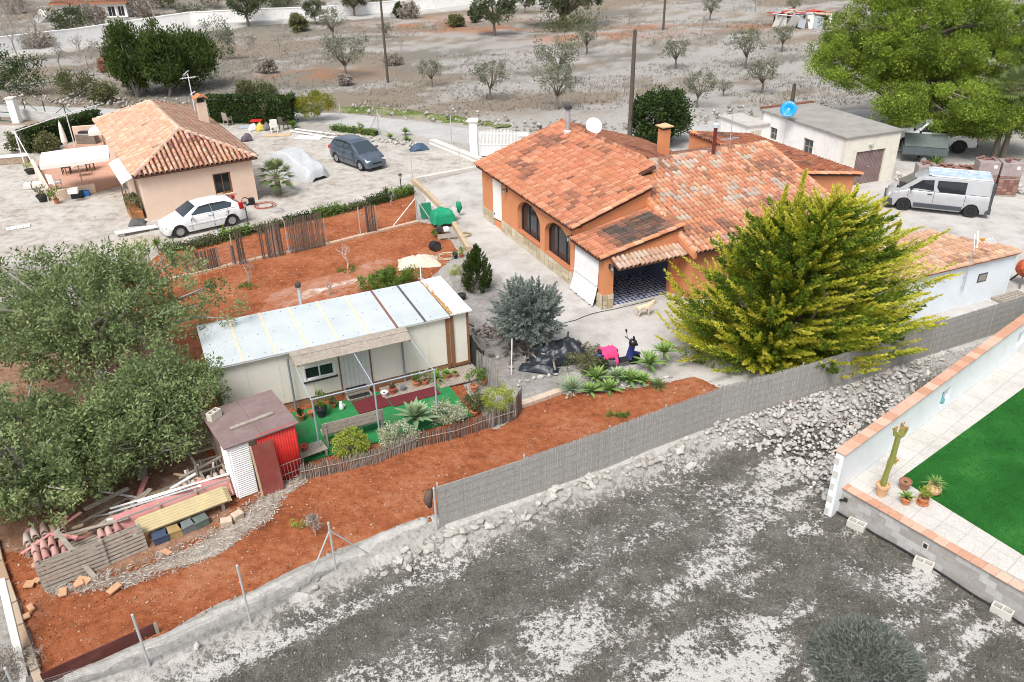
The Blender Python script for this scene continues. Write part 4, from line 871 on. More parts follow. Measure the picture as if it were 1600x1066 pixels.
# ------------------------------------------------------------------ dark-roofed tool shed with red corrugated side
SF=FR((-7.69,17.84),34.4)
shd=thing('tool_shed','brown-roofed tool shed with red corrugated side and white louvred front','shed',SF.O,SF.a)
def corr(mb,o,ux,a0,a1,z0,z1,pitch=.075,amp=.014,th=.006):
 n=int((a1-a0)/pitch*4); nx=(ux[1],-ux[0])
 V=[]
 for i in range(n+1):
  a_=a0+(a1-a0)*i/n; b_=amp*math.sin(2*math.pi*(a_-a0)/pitch)
  for z in(z0,z1):V.append((o[0]+ux[0]*a_+nx[0]*b_,o[1]+ux[1]*a_+nx[1]*b_,z))
 return mb.add(V,[(2*i,2*i+2,2*i+3,2*i+1)for i in range(n)])
MB().box(.03,.03,0,1.88,1.97,1.78).build('core',M('shed_board',(.24,.17,.13),.9,.2),shd)
o=corr(MB(),(0,0,0),(1,0),.78,1.9,.0,1.86).build('red_corrugated_sheet',red_paint,shd,smooth=True); o.modifiers.new('s','SOLIDIFY').thickness=.008
lv=MB()
for k in range(24):lv.obox((.02,.36,.12+k*.068),(.05,.70,.014),0,0,-.7)
wd=MB().box(0.0,.005,.05,.018,.72,1.72).build('louvred_door',white_paint,shd)
for k in range(24):MB().obox((-.012,.36,.12+k*.068),(.05,.70,.012),0,0,-.6).build('louvre',white_paint,wd)
lvf=MB()
for k in range(26):MB().obox((.28,-.012,.10+k*.066),(.52,.05,.012),0,.6,0).build('louvre',white_paint,wd)
MB().box(.0,.0,.02,.56,.028,1.8).build('front_frame',white_paint,shd)
rf_=MB().box(-.12,-.08,1.80,2.0,2.08,1.83).build('roof',M('shed_roof',(.21,.15,.145),.85,.15,2.5,dirt=(.33,.28,.26),dirt_amt=.4),shd)
for k in range(2):MB().box(-.12+k*1.06+.004,-.085,1.831,-.12+(k+1)*1.06-.004,2.085,1.845).build('roof_board',MATS['shed_roof'],rf_)
pl=thing('red_brown_board','tall dull red board leaning on the tool shed front','board',SF.w(.62,-.06),SF.a); MB().obox((.28,-.16,.80),(.58,.03,1.66),0,R(-9)).build('panel',M('maroon_board',(.22,.055,.045),.7,.15,3,dirt=(.32,.16,.13)),pl); MB().obox((-.05,-.14,.80),(.05,.03,1.7),0,R(-9)).build('batten',wood_pale,pl)
pl=thing('shed_plank','weathered grey plank lying on the shed roof','plank',SF.w(.95,.75,1.846),SF.a+R(3)); MB().obox((0,0,.03),(1.25,.12,.055)).build('timber',wood_old,pl,bev=.008); MB().box(.2,-.062,.015,.205,.062,.0585).build('crack',dark_in,pl)
def cinder(name,label,loc,rz,m=conc_light,s=(.42,.2,.2),group=None):
 t_=thing(name,label,'block',loc,rz,group); w_,d_,h_=s; mb=MB()
 for y in(-d_/2,d_/2-.03):mb.box(-w_/2,y,0,w_/2,y+.03,h_)
 for x in(-w_/2,-.017,w_/2-.034):mb.box(x,-d_/2+.0302,.001,x+.034,d_/2-.0302,h_-.001)
 mb.build('block_shell',m,t_); MB().box(-w_/2+.036,-d_/2+.032,.004,w_/2-.036,d_/2-.032,.02).build('cavity_floor',dark_in,t_)
 return t_
cinder('concrete_block','pale concrete block weighing down the shed roof corner',SF.w(.15,1.55,1.846),SF.a+.5,M('block_cream',(.6,.57,.48),.9,.12,8),(.38,.2,.24))
# ================================================================== VEGETATION
def unit(v):return v/(np.linalg.norm(v,axis=-1,keepdims=True)+1e-9)
def cloud(P,D,L,W,rg):
 """diamond leaves: centre P, direction D, half length L, half width W"""
 n=len(P); D=unit(D); S=unit(np.cross(D,unit(rg.normal(0,1,(n,3))))); L=np.broadcast_to(np.asarray(L,float),(n,))[:,None]; W=np.broadcast_to(np.asarray(W,float),(n,))[:,None]
 V=np.stack([P-D*L,P+S*W,P+D*L,P-S*W],1).reshape(-1,3); return V,np.arange(n*4).reshape(-1,4)
def crown(rg,c,rad,nc,per,cr,ls,asp=.4,shell=.55,up=.35,out=.6,rough=.3,flat=1.,base_cut=-1.):
 d=unit(rg.normal(0,1,(nc*2,3))); d=d[d[:,2]>base_cut][:nc]; nc=len(d)
 r_=(shell+(1-shell)*rg.uniform(0,1,nc)**.6)*(1+rough*rg.normal(0,.5,nc)); C=np.array(c)+d*np.array(rad)*r_[:,None]
 crs=cr*rg.uniform(.65,1.3,nc); off=rg.normal(0,1,(nc,per,3)); off*=(rg.uniform(0,1,(nc,per,1))**.4)/np.linalg.norm(off,axis=-1,keepdims=True); off[...,2]*=flat
 P=(C[:,None]+off*crs[:,None,None]).reshape(-1,3); D=rg.normal(0,1,P.shape)+np.repeat(d,per,0)*out+off.reshape(-1,3)*out+np.array([0,0,up])
 rn=np.clip(np.repeat(rg.uniform(0,1,nc),per)*.55+rg.uniform(0,1,nc*per)*.45,0,1)
 V,F=cloud(P,D,ls*rg.uniform(.6,1.25,len(P)),ls*asp*rg.uniform(.7,1.2,len(P)),rg); return V,F,np.repeat(rn,4),C
def limbs(mb,rnd,base,top,tips,r0,n=6,k=1):
 base,top=Vector(base),Vector(top); mid=(base+top)/2+Vector((rnd.uniform(-.1,.1),rnd.uniform(-.1,.1),0))*(top-base).length
 mb.tube([base-Vector((0,0,.1)),base+Vector((0,0,.06)),mid,top],[r0*1.35,r0*1.1,r0*.9,r0*.75],8)
 for q in tips[::k]:
  q=Vector(q); m1=top.lerp(q,.35)+Vector((rnd.uniform(-.1,.1),rnd.uniform(-.1,.1),rnd.uniform(.0,.15)))*(q-top).length; m2=top.lerp(q,.7)+Vector((rnd.uniform(-.08,.08),rnd.uniform(-.08,.08),.08))*(q-top).length
  mb.tube([top-Vector((0,0,.05)),m1,m2,q],[r0*.55,r0*.36,r0*.2,r0*.06],5)
def merge(parts):
 V,F,Rn,o=[],[],[],0
 for v,f,r_ in parts:V.append(v); F.append(f+o); Rn.append(r_); o+=len(v)
 return np.concatenate(V),np.concatenate(F),np.concatenate(Rn)
LM={
 'olive':leafmat('olive_leaf',[(0,(.10,.115,.075)),(.5,(.18,.195,.13)),(1,(.27,.285,.2))]),
 'olive_d':leafmat('olive_dark_leaf',[(0,(.05,.068,.03)),(.5,(.09,.112,.052)),(1,(.16,.18,.095))]),
 'carob':leafmat('carob_leaf',[(0,(.075,.11,.045)),(.35,(.165,.225,.09)),(.7,(.275,.345,.155)),(.93,(.36,.43,.2)),(1,(.44,.54,.12))],.35),
 'pine':leafmat('pine_needle',[(0,(.055,.095,.014)),(.4,(.14,.21,.027)),(.8,(.27,.37,.044)),(1,(.36,.46,.07))]),
 'gold':leafmat('gold_cypress',[(0,(.03,.058,.01)),(.22,(.09,.15,.018)),(.45,(.24,.315,.026)),(.65,(.52,.52,.044)),(1,(.74,.67,.13))],.33),
 'cyp':leafmat('cypress_leaf',[(0,(.025,.05,.012)),(.5,(.06,.10,.02)),(1,(.12,.17,.035))]),
 'blue':leafmat('blue_cypress',[(0,(.12,.155,.135)),(.5,(.22,.265,.235)),(1,(.36,.41,.37))]),
 'dark':leafmat('dark_bush',[(0,(.016,.033,.009)),(.5,(.036,.066,.016)),(1,(.08,.13,.03))]),
 'mid':leafmat('mid_bush',[(0,(.07,.08,.035)),(.5,(.13,.145,.06)),(1,(.22,.23,.11))]),
 'bright':leafmat('bright_green',[(0,(.06,.11,.02)),(.5,(.12,.21,.035)),(1,(.24,.34,.07))]),
 'yellow':leafmat('yellow_flower',[(0,(.06,.10,.015)),(.4,(.16,.2,.02)),(.7,(.42,.36,.02)),(1,(.62,.48,.02))]),
 'variegated':leafmat('variegated',[(0,(.2,.27,.12)),(.5,(.44,.48,.32)),(1,(.66,.67,.54))]),
 'lime':leafmat('lime_shrub',[(0,(.16,.22,.03)),(.5,(.32,.38,.06)),(1,(.5,.54,.12))]),
 'agave':leafmat('agave_leaf',[(0,(.17,.25,.14)),(.5,(.27,.38,.21)),(.9,(.42,.5,.31)),(1,(.6,.6,.34))],.1),
 'aloe':leafmat('aloe_green',[(0,(.10,.19,.05)),(.5,(.19,.32,.08)),(1,(.33,.44,.15))],.1),
 'dryb':leafmat('dry_bush',[(0,(.2,.17,.14)),(.5,(.32,.28,.24)),(1,(.44,.4,.35))],.1),
 'redb':leafmat('red_dry_bush',[(0,(.2,.09,.05)),(.5,(.32,.16,.09)),(1,(.4,.27,.18))],.1),
 'greyb':leafmat('grey_bush',[(0,(.10,.12,.105)),(.5,(.165,.19,.165)),(1,(.26,.285,.25))],.15),
 'palm':leafmat('palm_leaf',[(0,(.06,.09,.03)),(.5,(.13,.18,.06)),(1,(.24,.28,.12))],.2),
}
def plant(name,label,cat,px,py,build,rz=0,z=0.,group=None,s=1.):
 x,y,_=g(px,py,z); t_=thing(name,label,cat,(x,y,hz1(x,y)if z==0 else z),rz,group); build(t_); t_.scale=(s,s,s); return t_
def mk_tree(seed,H,rad,cz,mat,nc,per,cr,ls,asp=.4,shell=.5,trunk=.12,th=None,bk=None,lean=(0,0),**kw):
 def f(t_):
  rg=np.random.default_rng(seed); rd=random.Random(seed); c=(lean[0],lean[1],cz)
  V,F,rn,C=crown(rg,c,rad,nc,per,cr,ls,asp,shell,**kw); npmesh('crown',V,F,LM[mat],t_,rnd=rn)
  mb=MB(); tz=th if th else max(.15,cz-rad[2]*.7); tp=[tuple(q)for q in C]; rd.shuffle(tp)
  limbs(mb,rd,(0,0,0),(lean[0]*.4,lean[1]*.4,tz),tp[:max(6,min(60 if mat=='carob' else 26,nc//4))],trunk); mb.build('trunk',bk or(bark if mat.startswith('olive')else bark_grey),t_,smooth=True)
 return f
def mk_bare(seed,H,r0=.07,spread=.55,levels=4,bk=None,leaf=None):
 def f(t_):
  rd=random.Random(seed); mb=MB(); tips=[]
  def grow(p,d,L,r_,lv):
   q=p+d*L; mid=(p+q)/2+Vector((rd.uniform(-.1,.1),rd.uniform(-.1,.1),rd.uniform(-.05,.1)))*L; mb.tube([p,mid,q],[r_,r_*.8,r_*.55],5 if lv>1 else 3);
   if lv==0:tips.append(tuple(q)); return
   for _ in range(rd.choice((2,3,3))if lv>1 else 3):
    nd=(d+Vector((rd.uniform(-1,1),rd.uniform(-1,1),rd.uniform(-.25,.7)))*spread*1.5).normalized(); grow(p.lerp(q,rd.uniform(.6,1)),nd,L*rd.uniform(.55,.8),r_*.55,lv-1)
  grow(Vector((0,0,-.05)),Vector((rd.uniform(-.15,.15),rd.uniform(-.15,.15),1)).normalized(),H*.38,r0,levels)
  mb.build('trunk',bk or bark_grey,t_)
  if leaf:
   rg=np.random.default_rng(seed); T=np.repeat(np.array(tips),leaf[1],0); T=T+rg.normal(0,leaf[2],T.shape); V,F=cloud(T,rg.normal(0,1,T.shape),leaf[3],leaf[3]*.4,rg); npmesh('crown',V,F,LM[leaf[0]],t_,rnd=np.repeat(rg.uniform(0,1,len(T)),4))
 return f
# ---- the olive grove: shared kinds, copied
def proto(build):
 t_=bpy.data.objects.new('olive_tree',None); COL.objects.link(t_); build(t_); return t_
OL=[mk_tree(100+k,3.0,(1.5,1.5,.85),2.0,'olive',46,32,.36,.095,.35,.45,.10,.85,rough=.35)for k in range(3)]
OLp=[]
def olive(px,py,wpx,label,k=0,kind='olive',top=None):
 x,y,_=g(px,py); s_=scale_at(px,py); sc_=max(.45,min(2.4,wpx/s_/3.3))
 if kind=='olive':
  if len(OLp)<=k:
   while len(OLp)<=k:OLp.append(None)
  if OLp[k]is None:t_=proto(OL[k]); OLp[k]=t_
  else:t_=copy_tree(OLp[k])
  tag(t_,label,'tree','olive trees in the grove')
 elif kind=='bare':t_=thing('bare_tree',label,'tree'); mk_bare(int(px*7+py),2.6,.09,.6,4,leaf=('olive',2,.12,.07))(t_)
 elif kind=='dark':t_=thing('green_tree',label,'tree'); mk_tree(int(px),3.0,(1.55,1.5,1.1),2.1,'olive_d',46,60,.45,.13,.4,.5,.12,.9)(t_)
 t_.location=(x,y,hz1(x,y)); t_.scale=(sc_,)*3; t_.rotation_euler=(0,0,px*.37); return t_
for a in(
 (766,156,66,'grey-green olive beside the chalk terrace edge, above the white gate',0),(870,171,78,'bushy olive tree just above the sooty stove pipe',1),(872,130,78,'olive tree directly behind the bushy olive above the sooty pipe',2),
 (916,87,52,'olive with a thick black trunk, uphill from the bushy pair',0),(975,152,46,'sparse olive left of the near wooden utility pole',1,'bare'),(1055,108,56,'leaning olive right of the near wooden pole',2),(1089,168,60,'olive tree above the round dark bush',0),
 (1165,105,68,'olive tree up the slope above the blue dish',1),(1190,145,62,'olive tree right behind the blue dish',2),(1221,82,44,'small olive left of the big pine crown',0),(1097,65,44,'nearly leafless olive on the red patch',0,'bare'),
 (983,38,32,'small bare olive left of the far pole',0,'bare'),(941,25,26,'bare tree at the top, right of the spreading dark olive',0,'bare'),(873,73,26,'thin bare sapling under the spreading dark olive',0,'bare'),
 (1180,16,30,'small leafless tree left of the ruined shed',0,'bare'),(772,56,66,'upright green olive with a pale trunk near the top',0,'dark'),(522,67,54,'round grey olive below the white far wall',1),(541,124,76,'wide olive between the hedge and the tall pole',2),
 (675,137,46,'airy olive at the brown bank left of the chalk terrace',0),(604,62,26,'tiny dark-trunked olive left of the tall pole top',1),(627,80,26,'tiny leafless olive right of the tall pole',0,'bare'),(680,52,22,'slim bare tree below the white wall end',0,'bare'),
 (442,54,40,'leaning leafless tree below the white far wall',0,'bare'),(437,78,26,'low twiggy tree below the leaning leafless one',0,'bare'),(613,37,26,'crooked bare tree at the white wall foot',0,'bare'),(742,150,24,'small bare tree on the chalk terrace lip',0,'bare'),
 (1240,20,30,'pale olive next to the ruined shed',2),(1110,30,40,'faint olive at the top right of the far pole',0),(820,20,34,'grey olive tucked behind the spreading dark olive',1),(1130,150,26,'low grey olive on chalk, right of the olive above the bush',2)):
 olive(*a)
plant('spreading_olive','large dark spreading olive with a thick forked trunk at the top','tree',878,40,mk_tree(31,5,(6.2,4.0,1.9),4.3,'olive_d',90,70,.95,.22,.4,.35,.45,1.4,bark))
# upper left: trees near the far house and white wall
for a in((388,44,60,'round green tree at the left end of the visible white wall',0,'dark'),(493,40,36,'dark green tree standing before the white wall',0,'dark'),(554,26,48,'green tree with a thin trunk against the white wall',0,'dark'),(590,12,30,'small tree peeping over the white wall',0,'dark')):olive(*a)
for(px,py,w_,h_,mt,lb)in((111,52,66,44,'olive_d','round green bush in front of the far white house'),(45,150,86,62,'dark','dark dense bush above the green gate'),(5,140,56,62,'dark','dark bush cut by the left picture edge above the gate'),
 (122,152,62,46,'mid','olive-green bush over the rocky bank left of the cypresses'),(163,160,46,34,'mid','low yellowish bush beside the cypress trunks'),(345,95,60,66,'olive','grey-green tree right of the cypress group'),(385,150,40,22,'mid','small bush right of the cypresses above the hedge'),(410,148,50,14,'mid','low bush between hedge and dry slope'),
 (467,48,34,26,'mid','scrubby bush right of the round green tree'),(626,26,18,22,'dark','small dark bush before the white wall'),(712,40,28,18,'mid','low bush under the right end of the white wall'),(640,28,36,22,'dryb','dry brown bush at the white wall foot'),(742,34,20,30,'olive_d','narrow green bush left of the upright green olive'),
 (167,112,32,24,'redb','rusty red dead bush left of the cypresses'),(420,118,36,22,'dryb','straw-coloured tuft on the slope behind the hedge'),(540,135,26,18,'dryb','dry yellow tuft under the wide olive'),(615,105,30,14,'dryb','straw tuft right of the tall pole foot'),(1430,190,60,24,'bright','bright green weeds behind the garage roof'),(150,40,40,34,'dryb','pale dry shrub below the far house'),(225,25,46,40,'dryb','grey thicket right of the far house'),(300,40,60,30,'olive','silvery shrubs behind the cypress group'),(190,80,50,34,'dryb','grey twiggy shrub left of the cypress crown'),(890,45,130,16,'mid','low scrub spread under the large dark olive'),(60,75,60,26,'dryb','grey scrub along the left end of the white wall'),(255,12,60,34,'olive_d','green bush at the top between far house and wall'),(330,10,60,26,'dryb','pale brush at the top above the white wall'),(440,8,70,20,'olive_d','green thicket above the white wall'),(25,20,60,40,'dryb','grey brush at the top left corner'),(160,8,50,20,'olive_d','dark bush behind the far white house')):
 s_=scale_at(px,py); rx=w_/s_/2; hh=h_/s_
 plant('bush',lb,'bush',px,py,mk_tree(int(px+py),hh,(rx*.85,rx*.75,hh*.45),hh*.5,mt,40,60,rx*.34,.10 if s_>14 else .15,.5,.45,.05,.1),s=1)
for(px,py,h_,sd,lb)in((30,95,10,1,'tall grey leafless tree left of the white wall end'),(60,60,9,2,'grey leafless tree before the far house corner'),(8,60,10,3,'pale leafless tree at the left picture edge'),(135,100,5,4,'small leafless shrub under the white wall'),(245,40,8,5,'pale leafless tree above the cypress tops'),(290,20,8,6,'leafless tree above the white wall, left of the green tree'),(395,100,5,7,'grey twiggy tree right of the silvery one'),(95,110,5,8,'leafless shrub right of the dark dense bush')):
 plant('bare_tree',lb,'tree',px,py,mk_bare(sd+40,h_*.62,.11,.5,5,M('bark_pale',(.36,.335,.31),.95,.2,6),('dryb',3,.25,.09)))
# ---- dense cypress group
for(px,py,w_,tp,sd,lb)in((215,150,60,33,1,'left of the three dense cypress crowns, leaning outward'),(262,150,60,40,2,'middle cypress of the dense group of three'),(305,138,76,52,3,'right and roundest cypress of the dense group')):
 hh=ht(px,py,tp); rx=w_/scale_at(px,py)/2
 def bld(t_,sd=sd,hh=hh,rx=rx):
  rg=np.random.default_rng(sd); V,F,rn,C=crown(rg,(0,0,hh*.58),(rx*1.05,rx,hh*.40),110,110,rx*.30,.17,.28,.62,up=1.6,out=.5,rough=.15,flat=1.6); npmesh('crown',V,F,LM['cyp'],t_,rnd=rn)
  mb=MB(); rd=random.Random(sd)
  for k in range(4):a_=rd.uniform(0,6.28); mb.tube([(.15*math.cos(a_),.15*math.sin(a_),-.1),(.5*rx*math.cos(a_),.5*rx*math.sin(a_),hh*.35),(.6*rx*math.cos(a_),.6*rx*math.sin(a_),hh*.75)],[.10,.07,.03],6)
  mb.build('trunk',bark_grey,t_)
 plant('cypress',lb,'tree',px,py,bld)
# ---- hedge and flowering shrub of the peach house
def box_leaves(rg,o,d,w_,h_,n,ls,mat,t_,name='foliage',bulge=.12):
 L=math.hypot(*d); u=np.array([d[0]/L,d[1]/L,0]); v=np.array([-u[1],u[0],0]); a_=rg.uniform(0,L,n); sd=rg.uniform(0,1,n); b_=np.where(sd<.36,-w_/2,np.where(sd<.5,w_/2,rg.uniform(-w_/2,w_/2,n))); z=np.where(sd<.5,rg.uniform(.02,h_,n),np.where(sd<.9,h_,rg.uniform(0,h_,n)))
 k=bulge*(fbm(a_*1.4,z*1.8+b_*2,7)-.4); P=u*a_[:,None]+v*(b_*(1+k*2))[:,None]; P[:,2]+=z*(1+k)+rg.normal(0,.03,n); P+=rg.normal(0,.035,P.shape)
 V,F=cloud(P,rg.normal(0,1,P.shape)+np.array([0,0,.4])-v*.3,ls*rg.uniform(.6,1.2,n),ls*.5,rg); rn=np.clip(.6*fbm(a_*1.1,z*1.4,3)+.5*rg.uniform(0,1,n),0,1)
 npmesh(name,V,F,LM[mat],t_,rnd=np.repeat(rn,4))
def hedge(name,label,p,q,w_,h_,n,ls,mat,stem=True):
 t_=thing(name,label,'hedge',(p[0],p[1],0)); d=(q[0]-p[0],q[1]-p[1]); box_leaves(np.random.default_rng(int(abs(p[0]*31))),p,d,w_,h_,n,ls,mat,t_)
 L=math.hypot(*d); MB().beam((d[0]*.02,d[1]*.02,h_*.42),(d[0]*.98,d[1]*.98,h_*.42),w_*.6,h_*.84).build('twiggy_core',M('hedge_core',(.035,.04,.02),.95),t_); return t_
hedge('clipped_hedge','clipped dark green hedge behind the peach house yard',g(330,190),g(462,193),.9,ht(395,192,152),9000,.1,'dark')
hedge('terrace_hedge','dark green hedge behind the parasols',g(40,240),g(160,205),.8,1.5,6000,.1,'dark')
plant('flowering_shrub','shrub covered with yellow flowers at the end of the hedge','shrub',497,190,mk_tree(77,2,(1.5,1.1,.75),1.35,'yellow',46,90,.4,.07,.5,.5,.06,.5))
plant('trellis_bush','dark leafy bush between hedge and yellow-flowered shrub','bush',457,190,mk_tree(78,2,(.8,.8,.9),.95,'dark',30,80,.3,.08,.5,.5,.05,.2))
plant('brown_bush','thin brownish sapling standing before the clipped hedge','bush',416,194,mk_tree(79,2,(.35,.35,.8),1.0,'mid',16,50,.2,.06,.5,.3,.03,.2))
for(px,py,w_,h_,lb)in((45,235,60,34,'bougainvillea bush at the left end of the terrace'),(75,238,40,26,'pinkish shrub under the white pergola frame')):
 s_=scale_at(px,py); plant('terrace_shrub',lb,'shrub',px,py,mk_tree(int(px),1,(w_/s_/2,w_/s_/2.6,h_/s_*.5),h_/s_*.55,'mid',34,60,.3,.09,.5,.4,.04,.1))
# ---- round dark bush behind the orange house
plant('round_bush','round glossy dark green bush behind the orange chimney','bush',1030,226,mk_tree(55,3.5,(1.85,1.75,1.55),1.85,'dark',120,110,.5,.105,.55,.68,.12,.3,bark,rough=.16))
# ---- big pine
def pine(t_):
 rg=np.random.default_rng(8); rd=random.Random(8); parts=[]; allC=[]
 for c,rad,nc in(((.5,0,6.2),(6.0,4.6,2.5),130),((-3.2,-.6,4.9),(3.2,3.0,1.6),56),((5.0,.5,4.6),(3.8,3.4,2.2),70),((2.2,-1.8,3.5),(4.4,2.4,1.4),66),((1,.5,9.0),(4.2,3.4,1.6),46),((.8,-6.0,3.0),(4.8,2.6,1.2),90),((3.2,-6.4,2.5),(3.2,2.0,.9),44),((7.0,.5,6.6),(2.4,2.4,1.9),34),((1.2,0,5.6),(5.2,3.6,2.2),91)):
  V,F,rn,C=crown(rg,c,rad,int(nc*1.35),250,.66,.11,.28,.76 if nc!=91 else .2,up=.5,out=.5,rough=.12,flat=.8); parts.append((V,F,rn)); allC+=[tuple(q)for q in C]
 V,F,rn=merge(parts); npmesh('crown',V,F,LM['pine'],t_,rnd=rn)
 mb=MB(); rd.shuffle(allC); mb.tube([(0,0,-.2),(.15,0,.8),(-.1,.1,2.0),(.3,0,3.4),(.8,0,5.2),(1,0,8)],[.48,.42,.36,.30,.22,.08],10)
 for q in allC[:60]:
  q=Vector(q); b0=Vector((.3,0,3.0)).lerp(Vector((.9,0,7)),min(1,max(0,(q.z-3.5)/5))); mb.tube([b0,b0.lerp(q,.4)+Vector((0,0,.25)),q],[.15,.09,.025],5)
 mb.tube([(-.1,.1,2.0),(-1.6,-.2,2.9),(-3.6,-.6,3.9),(-4.6,-.8,4.9)],[.2,.15,.1,.04],6); mb.tube([(.1,.1,2.3),(1.8,-.5,2.9),(3.4,-1,3.6)],[.18,.12,.05],6); mb.build('trunk',bark,t_,smooth=True)
plant('pine_tree','huge spreading pine towering over the garage','tree',1391,206,pine)
# ---- golden cypress
GX,GY,_=g(1228,572)
def plumes(rg,O,D,Ls,per,thick,up,twist=.9,tipc=1.,ls=.075):
 n=len(O); t=np.sort(rg.uniform(0.02,1,(n,per)),1); D=unit(D); bend=np.array([0,0,1.])*up
 A=O[:,None]+D[:,None]*(Ls[:,None]*t)[...,None]+bend*(Ls[:,None]*t**2)[...,None]
 tan=unit(D[:,None]+2*bend*t[...,None]); side=rg.normal(0,1,A.shape); side-=(side*tan).sum(-1,keepdims=True)*tan; side=unit(side); w_=thick*Ls[:,None]*(1-t)**.75*(.35+.65*np.minimum(1,t*4))
 P=A+side*(w_*rg.uniform(.25,1,w_.shape))[...,None]; dirs=tan*1.0+side*twist; off=(w_/(thick*Ls[:,None]+1e-6))
 rn=np.clip((t**1.2)*.6*tipc+rg.uniform(0,.28,t.shape)+.2*rg.uniform(0,1,(n,1)),0,1)
 V,F=cloud(P.reshape(-1,3),dirs.reshape(-1,3),ls*rg.uniform(.6,1.3,P.shape[0]*P.shape[1]),ls*.33,rg); return V,F,np.repeat(rn.ravel(),4)
def golden(t_):
 rg=np.random.default_rng(14); n=640; H=6.3
 az=rg.uniform(0,2*math.pi,n); z=H*np.concatenate([rg.uniform(.02,1,n*3//4),rg.uniform(.02,.5,n-n*3//4)])**1.0; zz=z/H
 Rz=np.interp(zz,[0,.15,.3,.45,.6,.75,.9,1],[.70,.9,.98,1.0,.92,.74,.48,.22]); ex=np.where(np.cos(az)>0,4.6,4.9); ey=np.where(np.sin(az)>0,3.2,2.3); Re=Rz/np.sqrt((np.cos(az)/ex)**2+(np.sin(az)/ey)**2)*rg.uniform(.72,1.12,n)
 drift=np.stack([.9*zz,0*zz],-1); tip=np.stack([Re*np.cos(az)+drift[:,0],Re*np.sin(az),z],-1)
 fly=rg.uniform(0,1,n)<.10; tip[fly,0]+=np.where(np.cos(az[fly])>-.2,rg.uniform(.2,1.3,fly.sum()),0)
 Ls=rg.uniform(1.4,2.9,n)*np.clip(Re/2.6,.6,1.15); D=unit(np.stack([np.cos(az)+.42,np.sin(az)*.9,.12+.5*zz],-1)+rg.normal(0,.12,(n,3))); up=.13
 O=tip-D*Ls[:,None]-np.array([0,0,up])*Ls[:,None]; O[:,2]=np.maximum(O[:,2],.1)
 p1=plumes(rg,O,D,Ls,240,.11,up,ls=.066)
 # inner darker fill
 m_=380; az=rg.uniform(0,6.28,m_); z=rg.uniform(.1,.82,m_)*H; Rz=np.interp(z/H,[0,.3,.7,1],[2.8,3.2,2.2,.5]); rr_=Rz*rg.uniform(.2,.9,m_); O=np.stack([rr_*np.cos(az)*1.15+.4*z/H,rr_*np.sin(az)*.8,z],-1)
 p2=plumes(rg,O,unit(np.stack([np.cos(az),np.sin(az),.5+0*az],-1)),rg.uniform(.6,1.2,m_),90,.28,.1,tipc=.12,ls=.09)
 sp=[]; tops=np.array([(-1.0,.3,5.0),(-.4,.5,5.4),(1.3,.4,4.9),(2.0,.2,4.4),(.6,.2,5.0),(-1.6,0,4.3),(2.9,.3,3.7),(-2.3,0,3.6)]); p3=plumes(rg,tops-np.array([0,0,.5]),np.tile([.12,0,1.],(8,1)),np.full(8,1.9),380,.16,.02)
 V,F,rn=merge([p1,p2,p3]); npmesh('crown',V,F,LM['gold'],t_,rnd=rn)
 mb=MB(); rd=random.Random(2)
 for k in range(16):a_=k*.39+rd.uniform(-.2,.2); r_=rd.uniform(1,2.6); mb.tube([(.1*math.cos(a_),.1*math.sin(a_),0),(r_*.4*math.cos(a_),r_*.3*math.sin(a_),1.4),(r_*math.cos(a_),r_*.75*math.sin(a_),rd.uniform(2,4))],[.14,.09,.03],6)
 mb.tube([(0,0,-.2),(.2,0,2.5),(.5,0,5)],[.3,.2,.05],8); mb.build('trunk',bark,t_)
plant('golden_cypress','huge golden-green cypress spreading in front of the orange house','tree',1228,566,golden)
# ---- blue-grey cypress, small dark cypress
def bluec(t_):
 rg=np.random.default_rng(21); n=400; d=unit(rg.normal(0,1,(n,3))); d=d[d[:,2]>-.85]; n=len(d); tip=np.array([0,0,1.7])+d*np.array([1.42,1.3,1.35])*rg.uniform(.6,1.1,(n,1)); D=unit(d+np.array([0,0,.25])+rg.normal(0,.2,d.shape)); Ls=rg.uniform(.45,.85,n)
 V,F,rn=merge([plumes(rg,tip-D*Ls[:,None],D,Ls,100,.30,.08,.9,.5,.05)]); npmesh('crown',V,F,LM['blue'],t_,rnd=np.clip(rn*1.2,0,1))
 mb=MB(); rd=random.Random(5); mb.tube([(.35,-.1,-.1),(.2,-.05,.5),(.05,0,1.2),(0,0,2.4)],[.14,.12,.09,.03],8)
 for k in range(22):a_=k*1.3; e=(math.cos(a_)*rd.uniform(.6,1),math.sin(a_)*rd.uniform(.6,1),rd.uniform(.9,2.6)); mb.tube([(.05,0,rd.uniform(.8,1.8)),(e[0]*.5,e[1]*.5,e[2]*.8),e],[.045,.03,.01],5)
 mb.build('trunk',bark_grey,t_)
plant('blue_cypress','rounded blue-grey cypress beside the firewood heap','tree',826,552,bluec)
def smallc(t_):
 rg=np.random.default_rng(22); n=150; z=rg.uniform(.12,1,n)*2.0; a_=rg.uniform(0,6.28,n); r_=np.interp(z,[0,.4,.9,1.5,2.0],[.42,.66,.66,.42,.06]); tip=np.stack([r_*np.cos(a_),r_*np.sin(a_),z+.12],-1); D=unit(np.stack([np.cos(a_)*.5,np.sin(a_)*.5,.9+0*a_],-1)); Ls=rg.uniform(.4,.65,n)
 V,F,rn=plumes(rg,tip-D*Ls[:,None],D,Ls,70,.25,.03,.7,.6,.05); npmesh('crown',V,F,LM['cyp'],t_,rnd=rn); MB().tube([(0,0,-.1),(0,0,1.4)],[.06,.03],6).build('trunk',bark,t_)
plant('small_cypress','small dark conical cypress beside the path by the arched windows','tree',746,455,smallc)
